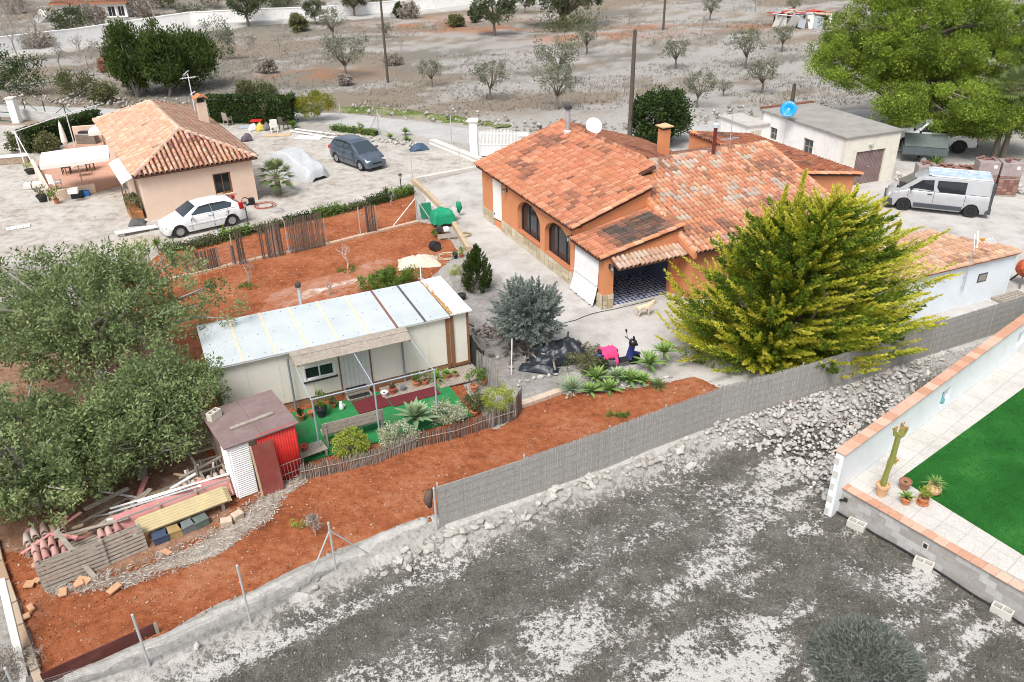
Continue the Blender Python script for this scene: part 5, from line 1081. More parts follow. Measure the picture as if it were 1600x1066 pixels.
# ---- carob trees at the left
plant('carob_tree','large leafy tree overhanging the pale sheet roof from the left','tree',172,610,mk_tree(61,4,(4.0,3.3,1.6),3.2,'carob',500,80,.36,.072,.42,.3,.24,1.2,bark_grey,rough=.3,up=.3))
plant('carob_tree','leafy tree at the lower left above the tile stacks','tree',62,790,mk_tree(62,4,(3.4,2.4,1.4),1.9,'carob',400,84,.33,.07,.42,.3,.2,.7,bark_grey,rough=.3,up=.3))
plant('carob_tree','slender leafy tree between the tool shed and the big leafy tree','tree',285,700,mk_tree(63,4,(1.9,1.6,1.0),2.2,'carob',190,70,.36,.07,.40,.2,.12,.8,bark_grey,up=.3))
plant('carob_tree','low leafy crown filling the gap above the long white pipes','tree',225,750,mk_tree(65,4,(2.1,1.5,1.0),1.8,'carob',200,70,.36,.07,.40,.2,.12,.6,bark_grey,up=.3))
plant('leafy_tree','bright leafy twig ends at the left picture edge','tree',-45,460,mk_tree(64,4,(1.9,1.6,1.2),2.4,'bright',60,90,.5,.08,.4,.4,.14,1.0))
# ---- grey mound bush in the field
def mound(t_):
 rg=np.random.default_rng(33); n=17000; d=unit(rg.normal(0,1,(n,3))); d[:,2]=np.abs(d[:,2]); r_=rg.uniform(.55,1,n)**.5; P=d*np.array([1.22,1.15,.92])*r_[:,None]*(1+.13*(fbm(d[:,0]*3+5,d[:,1]*3,4)-.5))[:,None]
 V,F=cloud(P,d+rg.normal(0,.5,d.shape)+np.array([0,0,.3]),rg.uniform(.045,.085,n),.012,rg); npmesh('foliage',V,F,LM['greyb'],t_,rnd=np.repeat(np.clip(.5*fbm(P[:,0]*4,P[:,1]*4,9)+.6*rg.uniform(0,1,n),0,1),4))
 mb=MB(); rd=random.Random(3)
 for k in range(40):a_=k*2.4; e=rd.uniform(.3,.9); mb.tube([(0,0,-.05),(.5*e*math.cos(a_),.5*e*math.sin(a_),.3),(e*math.cos(a_),e*math.sin(a_),rd.uniform(.3,.6))],[.02,.014,.006],4)
 mb.build('stems',bark_grey,t_)
plant('mound_bush','round grey-green bush alone in the foreground field','bush',1350,1040,mound,z=FZ)

# ---- rosettes: agaves, aloes, yuccas, palms
def rosette(t_,n,L,w_,mat,seed,z0=0.,el=(10,80),curl=.25,name='rosette',V_=.25,seg=5):
 rg=random.Random(seed); V,F,rn=[],[],[]
 for i in range(n):
  k=i/n; a_=i*2.39996+rg.uniform(-.15,.15); e=R(el[0]+(el[1]-el[0])*k+rg.uniform(-6,6)); l=L*(1-.35*k)*rg.uniform(.9,1.08); o=len(V); r0=rg.random()
  for j in range(seg+1):
   t=j/seg; r_=l*t*math.cos(e); z=z0+l*t*math.sin(e)-curl*l*t*t*math.cos(e); wd=w_*(.55+1.0*t if t<.45 else 1.0)*(1 if t<.45 else max(0.,(1-t)/.55)**.8)
   c=(r_*math.cos(a_),r_*math.sin(a_),z); s=(-math.sin(a_)*wd,math.cos(a_)*wd,0)
   V+=[(c[0]-s[0],c[1]-s[1],c[2]+wd*V_),(c[0],c[1],c[2]-wd*V_*.4),(c[0]+s[0],c[1]+s[1],c[2]+wd*V_)]; rn+=[min(1,r0*.6+.4*k)]*3
  for j in range(seg):
   b_=o+j*3; F+=[(b_,b_+1,b_+4,b_+3),(b_+1,b_+2,b_+5,b_+4)]
 return npmesh(name,V,F,LM[mat],t_,rnd=rn,smooth=True)
def agave(px,py,L,label,mat='agave',n=26,w_=.09,stem=0.,seed=None,z=0.,name='agave',el=(10,80),curl=.2,cat='plant',loc=None):
 t_=thing(name,label,cat,loc or g(px,py,z)); rosette(t_,n,L,w_,mat,seed or int(px),stem+.03,el,curl)
 MB().tube([(0,0,-.03),(.02,0,stem*.5+.02),(0,0,stem+.08)],[.05,.045,.05],7).build('stem',bark_grey,t_); return t_
def fan_palm(px,py,H,Lf,label,n=26,seed=1,trunk=.12,s=1.):
 t_=thing('fan_palm',label,'palm',g(px,py)); rg=random.Random(seed); V,F,rn=[],[],[]; st=MB()
 for i in range(n):
  a_=i*2.4; k=i/n; e=R(-35+115*k); Lp=Lf*.55; c=Vector((math.cos(a_)*math.cos(e),math.sin(a_)*math.cos(e),math.sin(e))); hub=Vector((0,0,H))+c*Lp; st.tube([(0,0,H),hub],[.02,.012],4); sd=c.cross(Vector((0,0,1))).normalized()if abs(c.z)<.98 else Vector((1,0,0)); nn=13; r0=rg.random()
  for j in range(nn):
   b_=R(-75+150*j/(nn-1)); d=(c*math.cos(b_)+sd*math.sin(b_)).normalized(); l=Lf*.55*(1-.25*abs(b_)); o=len(V); wv=sd*math.cos(b_)*.03-c*math.sin(b_)*.03
   m_=hub+d*l*.5; e_=hub+d*l+Vector((0,0,-.18*l)); V+=[tuple(hub),tuple(m_+wv),tuple(e_),tuple(m_-wv)]; F.append((o,o+1,o+2,o+3)); rn+=[min(1,r0*.5+k*.5)]*4
 npmesh('fronds',V,F,LM['palm'],t_,rnd=rn); st.build('petioles',M('petiole',(.18,.2,.08),.7),t_); MB().tube([(0,0,-.1),(.02,0,H*.5),(0,0,H)],[trunk*1.2,trunk,trunk*.9],10).build('trunk',bark,t_); t_.scale=(s,)*3; return t_
fan_palm(436,305,1.1,1.15,'young fan palm beside the covered car',30,2,.16)
fan_palm(1552,247,4.0,1.5,'left palm of the leaning pair behind the brick pallets',26,3,.14)
fan_palm(1566,246,4.2,1.5,'right palm of the leaning pair behind the brick pallets',26,4,.15)
# ================================================================== VEHICLES
tyre_m=M('tyre',(.025,.025,.027),.85,.2); rim_s=M('rim_silver',(.5,.51,.52),.35,.05,metal=.7); rim_b=M('rim_black',(.03,.03,.032),.4)
lamp_m=M('headlamp',(.7,.72,.74),.15); tail_m=M('tail_lamp',(.45,.02,.02),.25); plastic=M('bumper_plastic',(.06,.07,.085),.6,.1)
def interp(x,tab):xs_=[q[0]for q in tab]; return[float(np.interp(-x,[-a for a in xs_],[q[k]for q in tab]))for k in range(1,len(tab[0]))]
def wheel(par,x,y,r_,w_,rimm,sgn,spokes=7):
 mx=Matrix.Translation((x,y,r_))@Matrix.Rotation(R(-90)*sgn,4,'X')
 wt=MB().lathe([(r_*.62,-w_/2),(r_*.93,-w_/2),(r_,-w_*.3),(r_,w_*.3),(r_*.93,w_/2),(r_*.64,w_/2),(r_*.62,w_*.2)],(0,0,0),22,mx).build('wheel',tyre_m,par,smooth=False)
 rm=MB().lathe([(r_*.64,w_*.30),(r_*.64,w_*.44),(r_*.58,w_*.46),(r_*.56,w_*.22),(r_*.1,w_*.24)],(0,0,0),22,mx)
 for k in range(spokes):
  a_=2*math.pi*k/spokes; p=mx@Vector((r_*.06*math.cos(a_),r_*.06*math.sin(a_),w_*.40)); q=mx@Vector((r_*.6*math.cos(a_),r_*.6*math.sin(a_),w_*.40)); rm.beam(p,q,r_*.13,r_*.10)
 rm.lathe([(r_*.14,w_*.3),(r_*.12,w_*.48)],(0,0,0),10,mx); rm.build('rim',rimm,wt)
 MB().lathe([(r_*.60,w_*.16),(r_*.2,w_*.17)],(0,0,0),16,mx).build('brake_disc',dark_metal,wt)
def car(name,label,cat,mid_near,heading,near,S):
 """S: low = [(x, ztop, halfw, zbot)], cab = [(x, zroof, wroof, wbelt)], front first"""
 h=R(heading); n=(-math.sin(h)*near,math.cos(h)*near); ctr=(mid_near[0]-n[0]*S['track'],mid_near[1]-n[1]*S['track'],mid_near[2]-S.get('dx',0)*0)
 ctr=(ctr[0]-math.cos(h)*S['wx'],ctr[1]-math.sin(h)*S['wx'],ctr[2])
 t_=thing(name,label,cat,ctr,h); body=MB(); st=S['low']; secs=[]
 x0,x1=st[0][0],st[-1][0]; xs_=sorted({q[0]for q in st}|set(np.linspace(x1,x0,34)),reverse=True)
 def arch(x):
  z=0
  for wx in S['wheels']:
   d=abs(x-wx); ra=S['r']*1.17
   if d<ra:z=max(z,S['r']+math.sqrt(ra*ra-d*d)-.005)
  return z
 for x in xs_:
  zt,w_,zb=interp(x,st); za=max(zb,arch(x)); zs=[za,max(za+.01,zb+.16),max(za+.02,zb+(zt-zb)*.45),max(za+.03,zt-.10),zt-.03,zt]
  ws=[w_*(.93 if za<=zb+.001 else .985),w_*.985,w_,w_*.975,w_*.93,w_*.86]
  secs.append([(x,w_*0,zb+.02)]+[(x,a_,b_)for a_,b_ in zip(ws,zs)]+[(x,0,zt+.025)])
 k=len(secs[0]); V=[]
 for s_ in secs:V+=s_+[(a_,-b_,c_)for a_,b_,c_ in s_[1:-1][::-1]]
 kk=2*k-2; F=[]
 for i in range(len(secs)-1):
  for j in range(kk):F.append((i*kk+j,i*kk+(j+1)%kk,(i+1)*kk+(j+1)%kk,(i+1)*kk+j))
 F+=[tuple(range(kk)),tuple((len(secs)-1)*kk+j for j in range(kk-1,-1,-1))]
 b_o=body.add(V,F).build('body',S['paint'],t_,smooth=True); q=b_o.modifiers.new('e','EDGE_SPLIT'); q.split_angle=R(42)
 # cabin
 cb=S['cab']; V=[]; F=[]; cs=sorted({q[0]for q in cb}|set(np.linspace(cb[-1][0],cb[0][0],22)),reverse=True); m_=9
 belt=lambda x:interp(x,st)[0]-.02
 for x in cs:
  zr,wr,wb=interp(x,cb); zb=belt(x); zr=max(zr,zb+.012); e=min(1,(zr-zb)/.2); wtop=wb+(wr-wb)*min(1,(zr-zb)/(S['zr']-zb))
  half=[(wb,zb),(wb+(wtop-wb)*.55,zb+(zr-.07*e-zb)*.55),(wtop,zr-.07*e),(wtop*.90,zr-.015*e),(wtop*.5,zr+.01)]
  V+=[(x,a_,b_)for a_,b_ in half]+[(x,-a_,b_)for a_,b_ in half[::-1]]
 m_=10
 for i in range(len(cs)-1):
  for j in range(m_-1):F.append((i*m_+j,i*m_+j+1,(i+1)*m_+j+1,(i+1)*m_+j))
 F+=[tuple(range(m_)),tuple((len(cs)-1)*m_+j for j in range(m_-1,-1,-1))]
 c_o=MB().add(V,F).build('cabin',S['paint'],t_,smooth=True); q=c_o.modifiers.new('e','EDGE_SPLIT'); q.split_angle=R(38)
 def side_y(x,z):
  zr,wr,wb=interp(x,cb); zb=belt(x); zr=max(zr,zb+.02); wtop=wb+(wr-wb)*min(1,(zr-zb)/(S['zr']-zb)); f=min(1,max(0,(z-zb)/(zr-.07-zb+1e-6))); return wb+(wtop-wb)*f
 gl=S.get('glass',glass_blue)
 for sg in(-1,1):
  for pts in S['side']:
   P=[(x,sg*(side_y(x,z)+.016),z)for x,z in pts]; cx=np.mean([p[0]for p in P]); cz=np.mean([p[2]for p in P])
   MB().ext([(cx+(x-cx)*1.06,y-sg*.004,cz+(z-cz)*1.09)for x,y,z in P],(0,-sg*.02,0)).build('window_seal',black,t_); MB().ext(P,(0,-sg*.012,0)).build('side_window',gl,t_)
  for(x,z)in S.get('handles',()):MB().box(x-.1,sg*(interp(x,st)[1]*1.0)-.012,z,x+.1,sg*(interp(x,st)[1])+.016,z+.035).build('door_handle',S.get('trimm',S['paint']),t_)
  for(x,za,zb)in S.get('seams',()):MB().box(x-.007,sg*interp(x,st)[1]*.985-.02,za,x+.007,sg*(interp(x,st)[1]+.003)+.0,zb).build('door_seam',black,t_)
  mxp=S['mirror']; MB().obox((mxp[0],sg*mxp[1],mxp[2]),(.11,.19,.14),sg*.2).build('mirror',S.get('mirm',S['paint']),t_,bev=.03)
  for wx in S['wheels']:
   y=sg*(S['track']-.005); wheel(t_,wx,y-sg*.09,S['r'],.2,S['rim'],sg)
   pts=[]
   for i in range(13):a_=math.pi*i/12; pts.append((wx+S['r']*1.16*math.cos(a_),S['r']+S['r']*1.16*math.sin(a_)))
   MB().ext([(x,sg*(interp(wx,st)[1]*.80),max(.12,z))for x,z in pts],(0,sg*.03,0)).build('arch_liner',black,t_)
 for nm,quad_ in(('windscreen',S['wind']),('rear_window',S['rearw'])):
  (xb,yb,zb),(xt,yt,zt)=quad_; nx=(zt-zb)*(1 if nm=='windscreen' else-1); nz=abs(xb-xt); l=math.hypot(nx,nz); nx,nz=nx/l*.02,nz/l*.02
  MB().ext([(xb+nx,-yb,zb+nz),(xb+nx,yb,zb+nz),(xt+nx,yt,zt+nz),(xt+nx,-yt,zt+nz)],(-nx*.6,0,-nz*.6)).build(nm,gl,t_)
 for part,mt,bxs in S['extra']:
  mb=MB()
  for bx_ in bxs:mb.box(*bx_)
  mb.build(part,mt,t_,bev=.02)
 return t_
white_car=carpaint('paint_white',(.80,.81,.82)); grey_car=carpaint('paint_blue_grey',(.085,.12,.165),.4,.3); silver=carpaint('paint_silver',(.47,.49,.51),.3,.35)
a,b_=g(287,371),g(362,354); mid=tuple((p+q)/2 for p,q in zip(a,b_)); hd=math.degrees(math.atan2(a[1]-b_[1],a[0]-b_[0]))
car('white_hatchback','white hatchback parked along the peach house wall','car',mid,hd,1,dict(track=.80,wx=.06,wheels=(1.37,-1.25),r=.31,rim=rim_s,paint=white_car,zr=1.43,mirm=white_car,
 low=[(2.08,.50,.50,.24),(2.04,.60,.66,.22),(1.92,.68,.74,.2),(1.5,.80,.81,.2),(1.05,.92,.84,.2),(.5,.96,.85,.2),(-1.2,1.0,.85,.2),(-1.7,1.0,.82,.22),(-1.98,.95,.75,.24),(-2.07,.72,.68,.3)],
 cab=[(1.12,.95,.70,.76),(.35,1.37,.58,.80),(-.1,1.43,.59,.81),(-.9,1.42,.59,.81),(-1.45,1.33,.58,.80),(-1.98,.96,.56,.72)],
 side=[[(.72,1.0),(.22,1.31),(-.28,1.35),(-.33,1.01)],[(-.40,1.01),(-.35,1.35),(-1.05,1.33),(-1.38,1.2),(-1.28,1.03)]],handles=((-.2,.86),(-1.1,.88)),seams=((.75,.3,.92),(-.36,.26,.97),(-1.12,.55,.97)),mirror=(.72,.93,.98),
 wind=((1.08,.68,.965),(.38,.55,1.365)),rearw=((-1.93,.58,1.0),(-1.5,.52,1.325)),
 extra=[('headlight',lamp_m,[(1.82,.46,.53,2.02,.71,.64)]),('headlight',lamp_m,[(1.82,-.71,.53,2.02,-.46,.64)]),('tail_light',tail_m,[(-2.0,.58,.80,-1.72,.80,1.12)]),('tail_light',tail_m,[(-2.0,-.80,.80,-1.72,-.58,1.12)]),('grille',black,[(2.02,-.3,.40,2.085,.3,.48)]),('lower_intake',black,[(2.0,-.45,.25,2.06,.45,.33)]),('side_moulding',white_car,[(-1.0,.845,.52,.95,.868,.60),(-1.0,-.868,.52,.95,-.845,.60)]),('number_plate',white_paint,[(2.06,-.25,.36,2.095,.25,.46)])]))
a,b_=g(564,268),g(525,254); mid=tuple((p+q)/2 for p,q in zip(a,b_)); hd=math.degrees(math.atan2(a[1]-b_[1],a[0]-b_[0]))
car('grey_hatchback','dark blue-grey tall hatchback parked on the pale gravel','car',mid,hd,-1,dict(track=.81,wx=.05,wheels=(1.40,-1.28),r=.32,rim=rim_s,paint=grey_car,zr=1.60,mirm=grey_car,
 low=[(2.12,.55,.52,.24),(2.06,.66,.68,.22),(1.85,.80,.76,.2),(1.4,.95,.83,.2),(1.0,1.02,.86,.2),(.5,1.05,.87,.2),(-1.3,1.08,.87,.2),(-1.8,1.06,.83,.22),(-2.05,.98,.76,.26),(-2.13,.75,.68,.3)],
 cab=[(1.30,1.0,.70,.76),(.42,1.50,.60,.81),(0,1.59,.61,.82),(-1.0,1.60,.61,.82),(-1.6,1.52,.60,.81),(-2.05,1.02,.58,.74)],
 side=[[(.80,1.1),(.32,1.44),(-.25,1.51),(-.30,1.11)],[(-.37,1.11),(-.32,1.51),(-1.12,1.49),(-1.16,1.12)],[(-1.24,1.14),(-1.22,1.48),(-1.52,1.43),(-1.72,1.16)]],handles=((-.18,.93),(-1.05,.96)),seams=((.82,.3,1.0),(-.33,.26,1.05),(-1.2,.6,1.05)),mirror=(.78,.95,1.08),
 wind=((1.24,.68,1.035),(.44,.57,1.485)),rearw=((-2.0,.58,1.08),(-1.66,.53,1.48)),
 extra=[('headlight',lamp_m,[(1.86,.44,.58,2.07,.71,.70)]),('headlight',lamp_m,[(1.86,-.71,.58,2.07,-.44,.70)]),('tail_light',tail_m,[(-2.1,.58,.78,-1.85,.81,1.0)]),('tail_light',tail_m,[(-2.1,-.81,.78,-1.85,-.58,1.0)]),('grille',black,[(2.08,-.35,.44,2.13,.35,.54)]),('side_moulding',plastic,[(-1.0,.865,.50,1.0,.885,.58),(-1.0,-.885,.50,1.0,-.865,.58)])]))
a,b_=g(1407,329),g(1509,340); mid=tuple((p+q)/2 for p,q in zip(a,b_)); hd=math.degrees(math.atan2(a[1]-b_[1],a[0]-b_[0]))
roofblue=M('van_roof_sheen',(.42,.53,.66),.3,.3,3,dirt=(.7,.74,.78),dirt_amt=.7,dscale=3)  # roof's reflective look painted in: pale blotches over blue
van=car('silver_van','silver panel van with black rims and pale blue sheen painted on the roof','van',mid,hd,1,dict(track=.90,wx=.07,wheels=(1.52,-1.58),r=.33,rim=rim_b,paint=silver,zr=1.92,mirm=black,glass=glass,trimm=black,
 low=[(2.40,.62,.58,.26),(2.34,.82,.76,.24),(2.1,.98,.86,.22),(1.75,1.10,.91,.22),(1.4,1.18,.93,.22),(-2.0,1.2,.94,.22),(-2.3,1.2,.93,.24),(-2.39,1.15,.90,.28)],
 cab=[(1.95,1.06,.74,.84),(1.15,1.70,.76,.90),(.80,1.86,.79,.92),(.3,1.92,.80,.925),(-2.0,1.93,.80,.925),(-2.3,1.88,.79,.915),(-2.385,1.2,.79,.89)],
 side=[[(1.38,1.25),(.85,1.66),(.35,1.70),(.30,1.22)],[(.12,1.70),(-1.12,1.72),(-1.12,1.20),(-.02,1.20),(.12,1.40)]],handles=((.42,1.0),),seams=((1.42,.4,1.15),(.22,.3,1.17),(-1.2,.55,1.17)),mirror=(1.30,1.02,1.28),
 wind=((1.86,.74,1.12),(1.13,.70,1.70)),rearw=((-2.41,.74,1.25),(-2.34,.70,1.78)),
 extra=[('headlight',lamp_m,[(2.10,.50,.70,2.31,.78,.86)]),('headlight',lamp_m,[(2.10,-.78,.70,2.31,-.50,.86)]),('front_bumper',plastic,[(2.05,-.86,.22,2.46,.86,.60)]),('rear_bumper',plastic,[(-2.46,-.92,.26,-2.2,.92,.56)]),('tail_light',tail_m,[(-2.42,.74,.9,-2.34,.93,1.6)]),('tail_light',tail_m,[(-2.42,-.93,.9,-2.34,-.74,1.6)]),('sill_moulding',plastic,[(-1.15,.925,.30,1.08,.955,.52),(-1.15,-.955,.30,1.08,-.925,.52)]),
     ('roof_sheen_panel',roofblue,[(-2.22,-.72,1.925,.62,.72,1.955)]),('roof_rail',white_paint,[(-2.2,.735,1.9,.5,.765,1.96)]),('roof_rail',white_paint,[(-2.2,-.765,1.9,.5,-.735,1.96)]),('rear_pillar',plastic,[(-2.425,.80,.58,-2.30,.945,1.84)]),('hood_vent',black,[(1.86,.25,1.115,1.98,.55,1.13)])]))
for k in range(12):MB().box(-2.0+k*.21,-.35+.1*(k%2),1.956,-2.0+k*.21+.13,-.30+.1*(k%2),1.962).build('sheen_dash',white_paint,van)  # white dashes paint the reflective pattern onto the van roof
# pickup in the pine's shade
a=g(1492,240); hd=158.
pk_=car('pickup_truck','white pickup truck half hidden under the pine','pickup',(a[0]-1.35*math.cos(R(hd))*-1,a[1]+1.35*math.sin(R(hd)),0),hd,1,dict(track=.85,wx=0.0,wheels=(1.5,-1.5),r=.40,rim=rim_b,paint=white_car,zr=1.75,mirm=black,glass=glass,
 low=[(2.4,.75,.6,.42),(2.3,.95,.78,.4),(1.9,1.05,.85,.4),(1.1,1.1,.88,.4),(.4,1.12,.88,.4),(-2.2,1.12,.88,.42),(-2.45,1.08,.86,.46)],
 cab=[(1.25,1.12,.70,.80),(.6,1.68,.62,.82),(.2,1.75,.64,.83),(-.7,1.75,.64,.83),(-.95,1.70,.62,.82),(-1.05,1.14,.62,.80)],
 side=[[(.85,1.2),(.5,1.6),(0,1.66),(-.02,1.2)],[(-.1,1.2),(-.08,1.66),(-.72,1.66),(-.78,1.2)]],handles=((.1,1.0),),seams=((.9,.5,1.1),(-.05,.5,1.1)),mirror=(.85,.98,1.2),wind=((1.2,.68,1.15),(.62,.58,1.67)),rearw=((-1.06,.55,1.2),(-.96,.52,1.65)),
 extra=[('bed_liner',black,[(-2.4,-.74,1.13,-1.15,.74,1.155)]),('rear_bumper',dark_metal,[(-2.55,-.8,.45,-2.4,.8,.62)]),('tail_light',tail_m,[(-2.47,.72,.75,-2.4,.87,1.05)]),('tail_light',tail_m,[(-2.47,-.87,.75,-2.4,-.72,1.05)]),('headlight',lamp_m,[(2.2,.5,.75,2.38,.8,.92),(2.2,-.8,.75,2.38,-.5,.92)])]))
# utility trailer
tr=thing('utility_trailer','grey box trailer tucked behind the garage corner','trailer',g(1440,252),R(-20)); gm=M('trailer_grey',(.10,.125,.13),.5,.15)
MB().box(-1.25,-.65,.55,1.25,-.61,1.0).build('side_board',gm,tr); MB().box(-1.25,.61,.55,1.25,.65,1.0).build('side_board',gm,tr); MB().box(-1.25,-.609,.55,-1.21,.609,1.0).build('end_board',gm,tr); MB().box(1.21,-.609,.55,1.25,.609,1.0).build('end_board',gm,tr); MB().box(-1.25,-.65,.50,1.25,.65,.549).build('floor',dark_metal,tr); MB().beam((-1.2,0,.48),(-2.3,0,.42),.08).build('tow_bar',dark_metal,tr)
for sg in(-1,1):wheel(tr,0,sg*.74,.28,.16,rim_s,sg,5)
MB().ext([(-1.2,-.62,1.02),(1.2,-.62,1.02),(1.2,.62,1.5),(-1.2,.62,1.5)],(0,0,.03)).build('tilted_board',M('board_green_grey',(.12,.15,.14),.6),tr)
# car under a silver cover
rg=np.random.default_rng(3); cvx=thing('covered_car','car under a silver-grey fitted cover on the gravel','car',g(462,272),R(-38))
nu,nv=56,30; V=[]
for i in range(nu+1):
 x=-2.25+4.5*i/nu; prof=float(np.interp(x,[-2.25,-2.05,-1.6,-.8,.3,1.0,1.8,2.15,2.25],[.25,.85,1.02,1.42,1.45,1.02,.85,.62,.2]))
 for j in range(nv+1):
  v=-1+2*j/nv; av=abs(v); w_=.92*float(np.interp(abs(x),[0,1.6,2.1,2.25],[1,.98,.85,.6])); f=1-sstep(.62,.98,av)*.55; zz=prof*f if av<.9 else prof*f*(1-(av-.9)/.1)
  wr=.03*math.sin(x*5+v*7)+.02*math.sin(x*11-v*3); V.append((x+.04*wr,v*w_*(1.0+.06*(av>.85))+wr*.35*(av>.6),max(.012,zz+wr*.5*(zz>.1))))
F=[(i*(nv+1)+j,(i+1)*(nv+1)+j,(i+1)*(nv+1)+j+1,i*(nv+1)+j+1)for i in range(nu)for j in range(nv)]
npmesh('cover',V,F,M('silver_cover',(.47,.49,.51),.45,.12,3,bmp=.02,bscale=7),cvx,smooth=True)
MB().tube([(-2.2,-.8,.03),(-1,-.98,.02),(1,-.98,.02),(2.2,-.7,.03)],.02,5).build('hem_cord',M('hem',(.3,.31,.33),.7),cvx)
# ---- scooter
sct=thing('scooter','blue motor scooter standing by the agave bed','scooter',g(966,574),R(20)); bl=carpaint('scooter_blue',(.02,.035,.25),.2);
for x,nm in((.62,'front_wheel'),(-.62,'rear_wheel')):
 mx=Matrix.Translation((x,0,.23))@Matrix.Rotation(R(90),4,'X'); wl=MB().lathe([(.13,-.05),(.21,-.05),(.23,-.02),(.23,.02),(.21,.05),(.13,.05)],(0,0,0),18,mx).build(nm,tyre_m,sct); MB().lathe([(.135,-.03),(.03,-.045),(.03,.045),(.135,.03)],(0,0,0),12,mx).build('rim',rim_b,wl)
def loft(mb,secs,n=10):  # sections: (x, z, halfwidth, halfheight)
 V=[]; F=[]
 for x,z,w_,h_ in secs:
  for j in range(n):a_=2*math.pi*j/n; V.append((x,w_*math.cos(a_),z+h_*math.sin(a_)))
 for i in range(len(secs)-1):
  for j in range(n):F.append((i*n+j,i*n+(j+1)%n,(i+1)*n+(j+1)%n,(i+1)*n+j))
 F+=[tuple(range(n)),tuple((len(secs)-1)*n+j for j in range(n-1,-1,-1))]; return mb.add(V,F)
loft(MB(),[(-.92,.66,.04,.05),(-.8,.64,.13,.11),(-.45,.58,.17,.16),(-.15,.50,.15,.16),(-.02,.38,.14,.10)]).build('tail_fairing',bl,sct,smooth=True)
MB().box(-.05,-.15,.25,.42,.15,.31).build('footboard',black,sct,bev=.02); MB().ext([(.36,-.19,.28),(.36,.19,.28),(.50,.16,.85),(.50,-.16,.85)],(.07,0,.02)).build('leg_shield',bl,sct,bev=.03)
loft(MB(),[(.42,.95,.10,.08),(.52,.93,.16,.10),(.62,.86,.10,.08)]).build('headset',bl,sct,smooth=True); MB().lathe([(.07,0),(.06,.03)],(0,0,0),10,Matrix.Translation((.62,0,.88))@Matrix.Rotation(R(90),4,'Y')).build('headlight',lamp_m,sct)
loft(MB(),[(.42,.42,.06,.05),(.62,.48,.09,.05),(.84,.40,.06,.04)]).build('front_mudguard',bl,sct,smooth=True)
MB().tube([(.62,.07,.23),(.50,.07,.75)],.022).tube([(.62,-.07,.23),(.50,-.07,.75)],.022).build('fork',dark_metal,sct); MB().tube([(.40,-.34,.98),(.46,0,.96),(.40,.34,.98)],.018).build('handlebar',dark_metal,sct)
loft(MB(),[(-.82,.80,.08,.03),(-.6,.80,.14,.06),(-.25,.76,.14,.06),(-.08,.72,.10,.05)]).build('seat',black,sct,smooth=True)
for sg in(-1,1):mrr=MB().tube([(.42,sg*.2,.98),(.40,sg*.27,1.2)],.009).build('mirror_stalk',dark_metal,sct); MB().lathe([(.02,-.02),(.065,-.01),(.065,.01)],(.40,sg*.28,1.24),10,Matrix.Rotation(R(90),4,'Y')).build('mirror',black,mrr)
MB().box(-.95,-.1,.42,-.90,.1,.55).build('number_plate',M('plate_yellow',(.55,.5,.1),.5),sct); MB().tube([(-.2,-.16,.2),(-.85,-.19,.32)],[.03,.05],8).build('exhaust',dark_metal,sct)
sx,sy,_=sct.location; c_,s_=math.cos(R(20)),math.sin(R(20)); sl=lambda x,y,z:(sx+c_*x-s_*y,sy+s_*x+c_*y,z)
hm=thing('helmet','black helmet hung on the scooter handlebar','helmet',sl(.36,-.30,.97)); MB().lathe([(.10,-.02),(.135,.02),(.145,.09),(.13,.16),(.08,.215),(.01,.235)],(0,0,0),16).build('shell',glassmat('helmet_black',(.015,.015,.017),.15),hm,smooth=True); MB().obox((.10,-.06,.08),(.05,.16,.08),.5).build('visor',glass,hm); MB().tube([(0,.1,0),(0,.1,-.12)],.008).build('strap',black,hm)
jk=thing('pink_jacket','bright pink jacket thrown over the scooter seat','jacket',sl(-.45,0,0),R(20)); V=[]; rg=random.Random(6)
for i in range(13):
 x=-.28+.56*i/12
 for j in range(17):v=-1+2*j/16; y=.30*math.sin(v*1.5)+.03*math.sin(i*1.7+j); z=.87-.45*max(0,abs(v)-.35)**1.15+.025*math.sin(i*1.3+j*.9); V.append((x+.03*math.sin(j*1.1),y,z))
pj=npmesh('cloth',V,[(i*17+j,(i+1)*17+j,(i+1)*17+j+1,i*17+j+1)for i in range(12)for j in range(16)],M('pink_cloth',(.72,.06,.19),.9,.15,9),jk,smooth=True); pj.modifiers.new('s','SOLIDIFY').thickness=.02
MB().tube([(.2,-.28,.62),(.24,-.33,.45),(.18,-.34,.30)],[.06,.05,.045],8).build('sleeve',MATS['pink_cloth'],jk,smooth=True)
# ---- dog
dg=thing('dog','small pale cream dog standing on the concrete yard','dog',g(1005,494),R(12)); V=[]; E=[]; Rr=[]
def J(p,r_,par=None):V.append(p); Rr.append(r_);(E.append((par,len(V)-1))if par is not None else None); return len(V)-1
h0=J((-.20,0,.40),.095); c1=J((0,0,.41),.10,h0); c2=J((.20,0,.43),.115,c1); nk=J((.31,0,.50),.075,c2); hd_=J((.40,0,.58),.075,nk); sn=J((.49,0,.555),.045,hd_); J((.54,0,.545),.03,sn)
tl=J((-.32,0,.45),.028,h0); tl=J((-.42,0,.40),.02,tl); J((-.48,0,.33),.012,tl)
for sg in(-1,1):
 a_=J((.20,sg*.075,.32),.05,c2); a_=J((.19,sg*.08,.17),.03,a_); a_=J((.20,sg*.08,.04),.024,a_); J((.235,sg*.08,.025),.026,a_)
 a_=J((-.19,sg*.08,.31),.06,h0); a_=J((-.15,sg*.085,.22),.042,a_); a_=J((-.235,sg*.085,.14),.026,a_); a_=J((-.215,sg*.085,.035),.022,a_); J((-.18,sg*.085,.025),.025,a_)
 e_=J((.39,sg*.06,.645),.028,hd_); J((.37,sg*.095,.60),.016,e_)
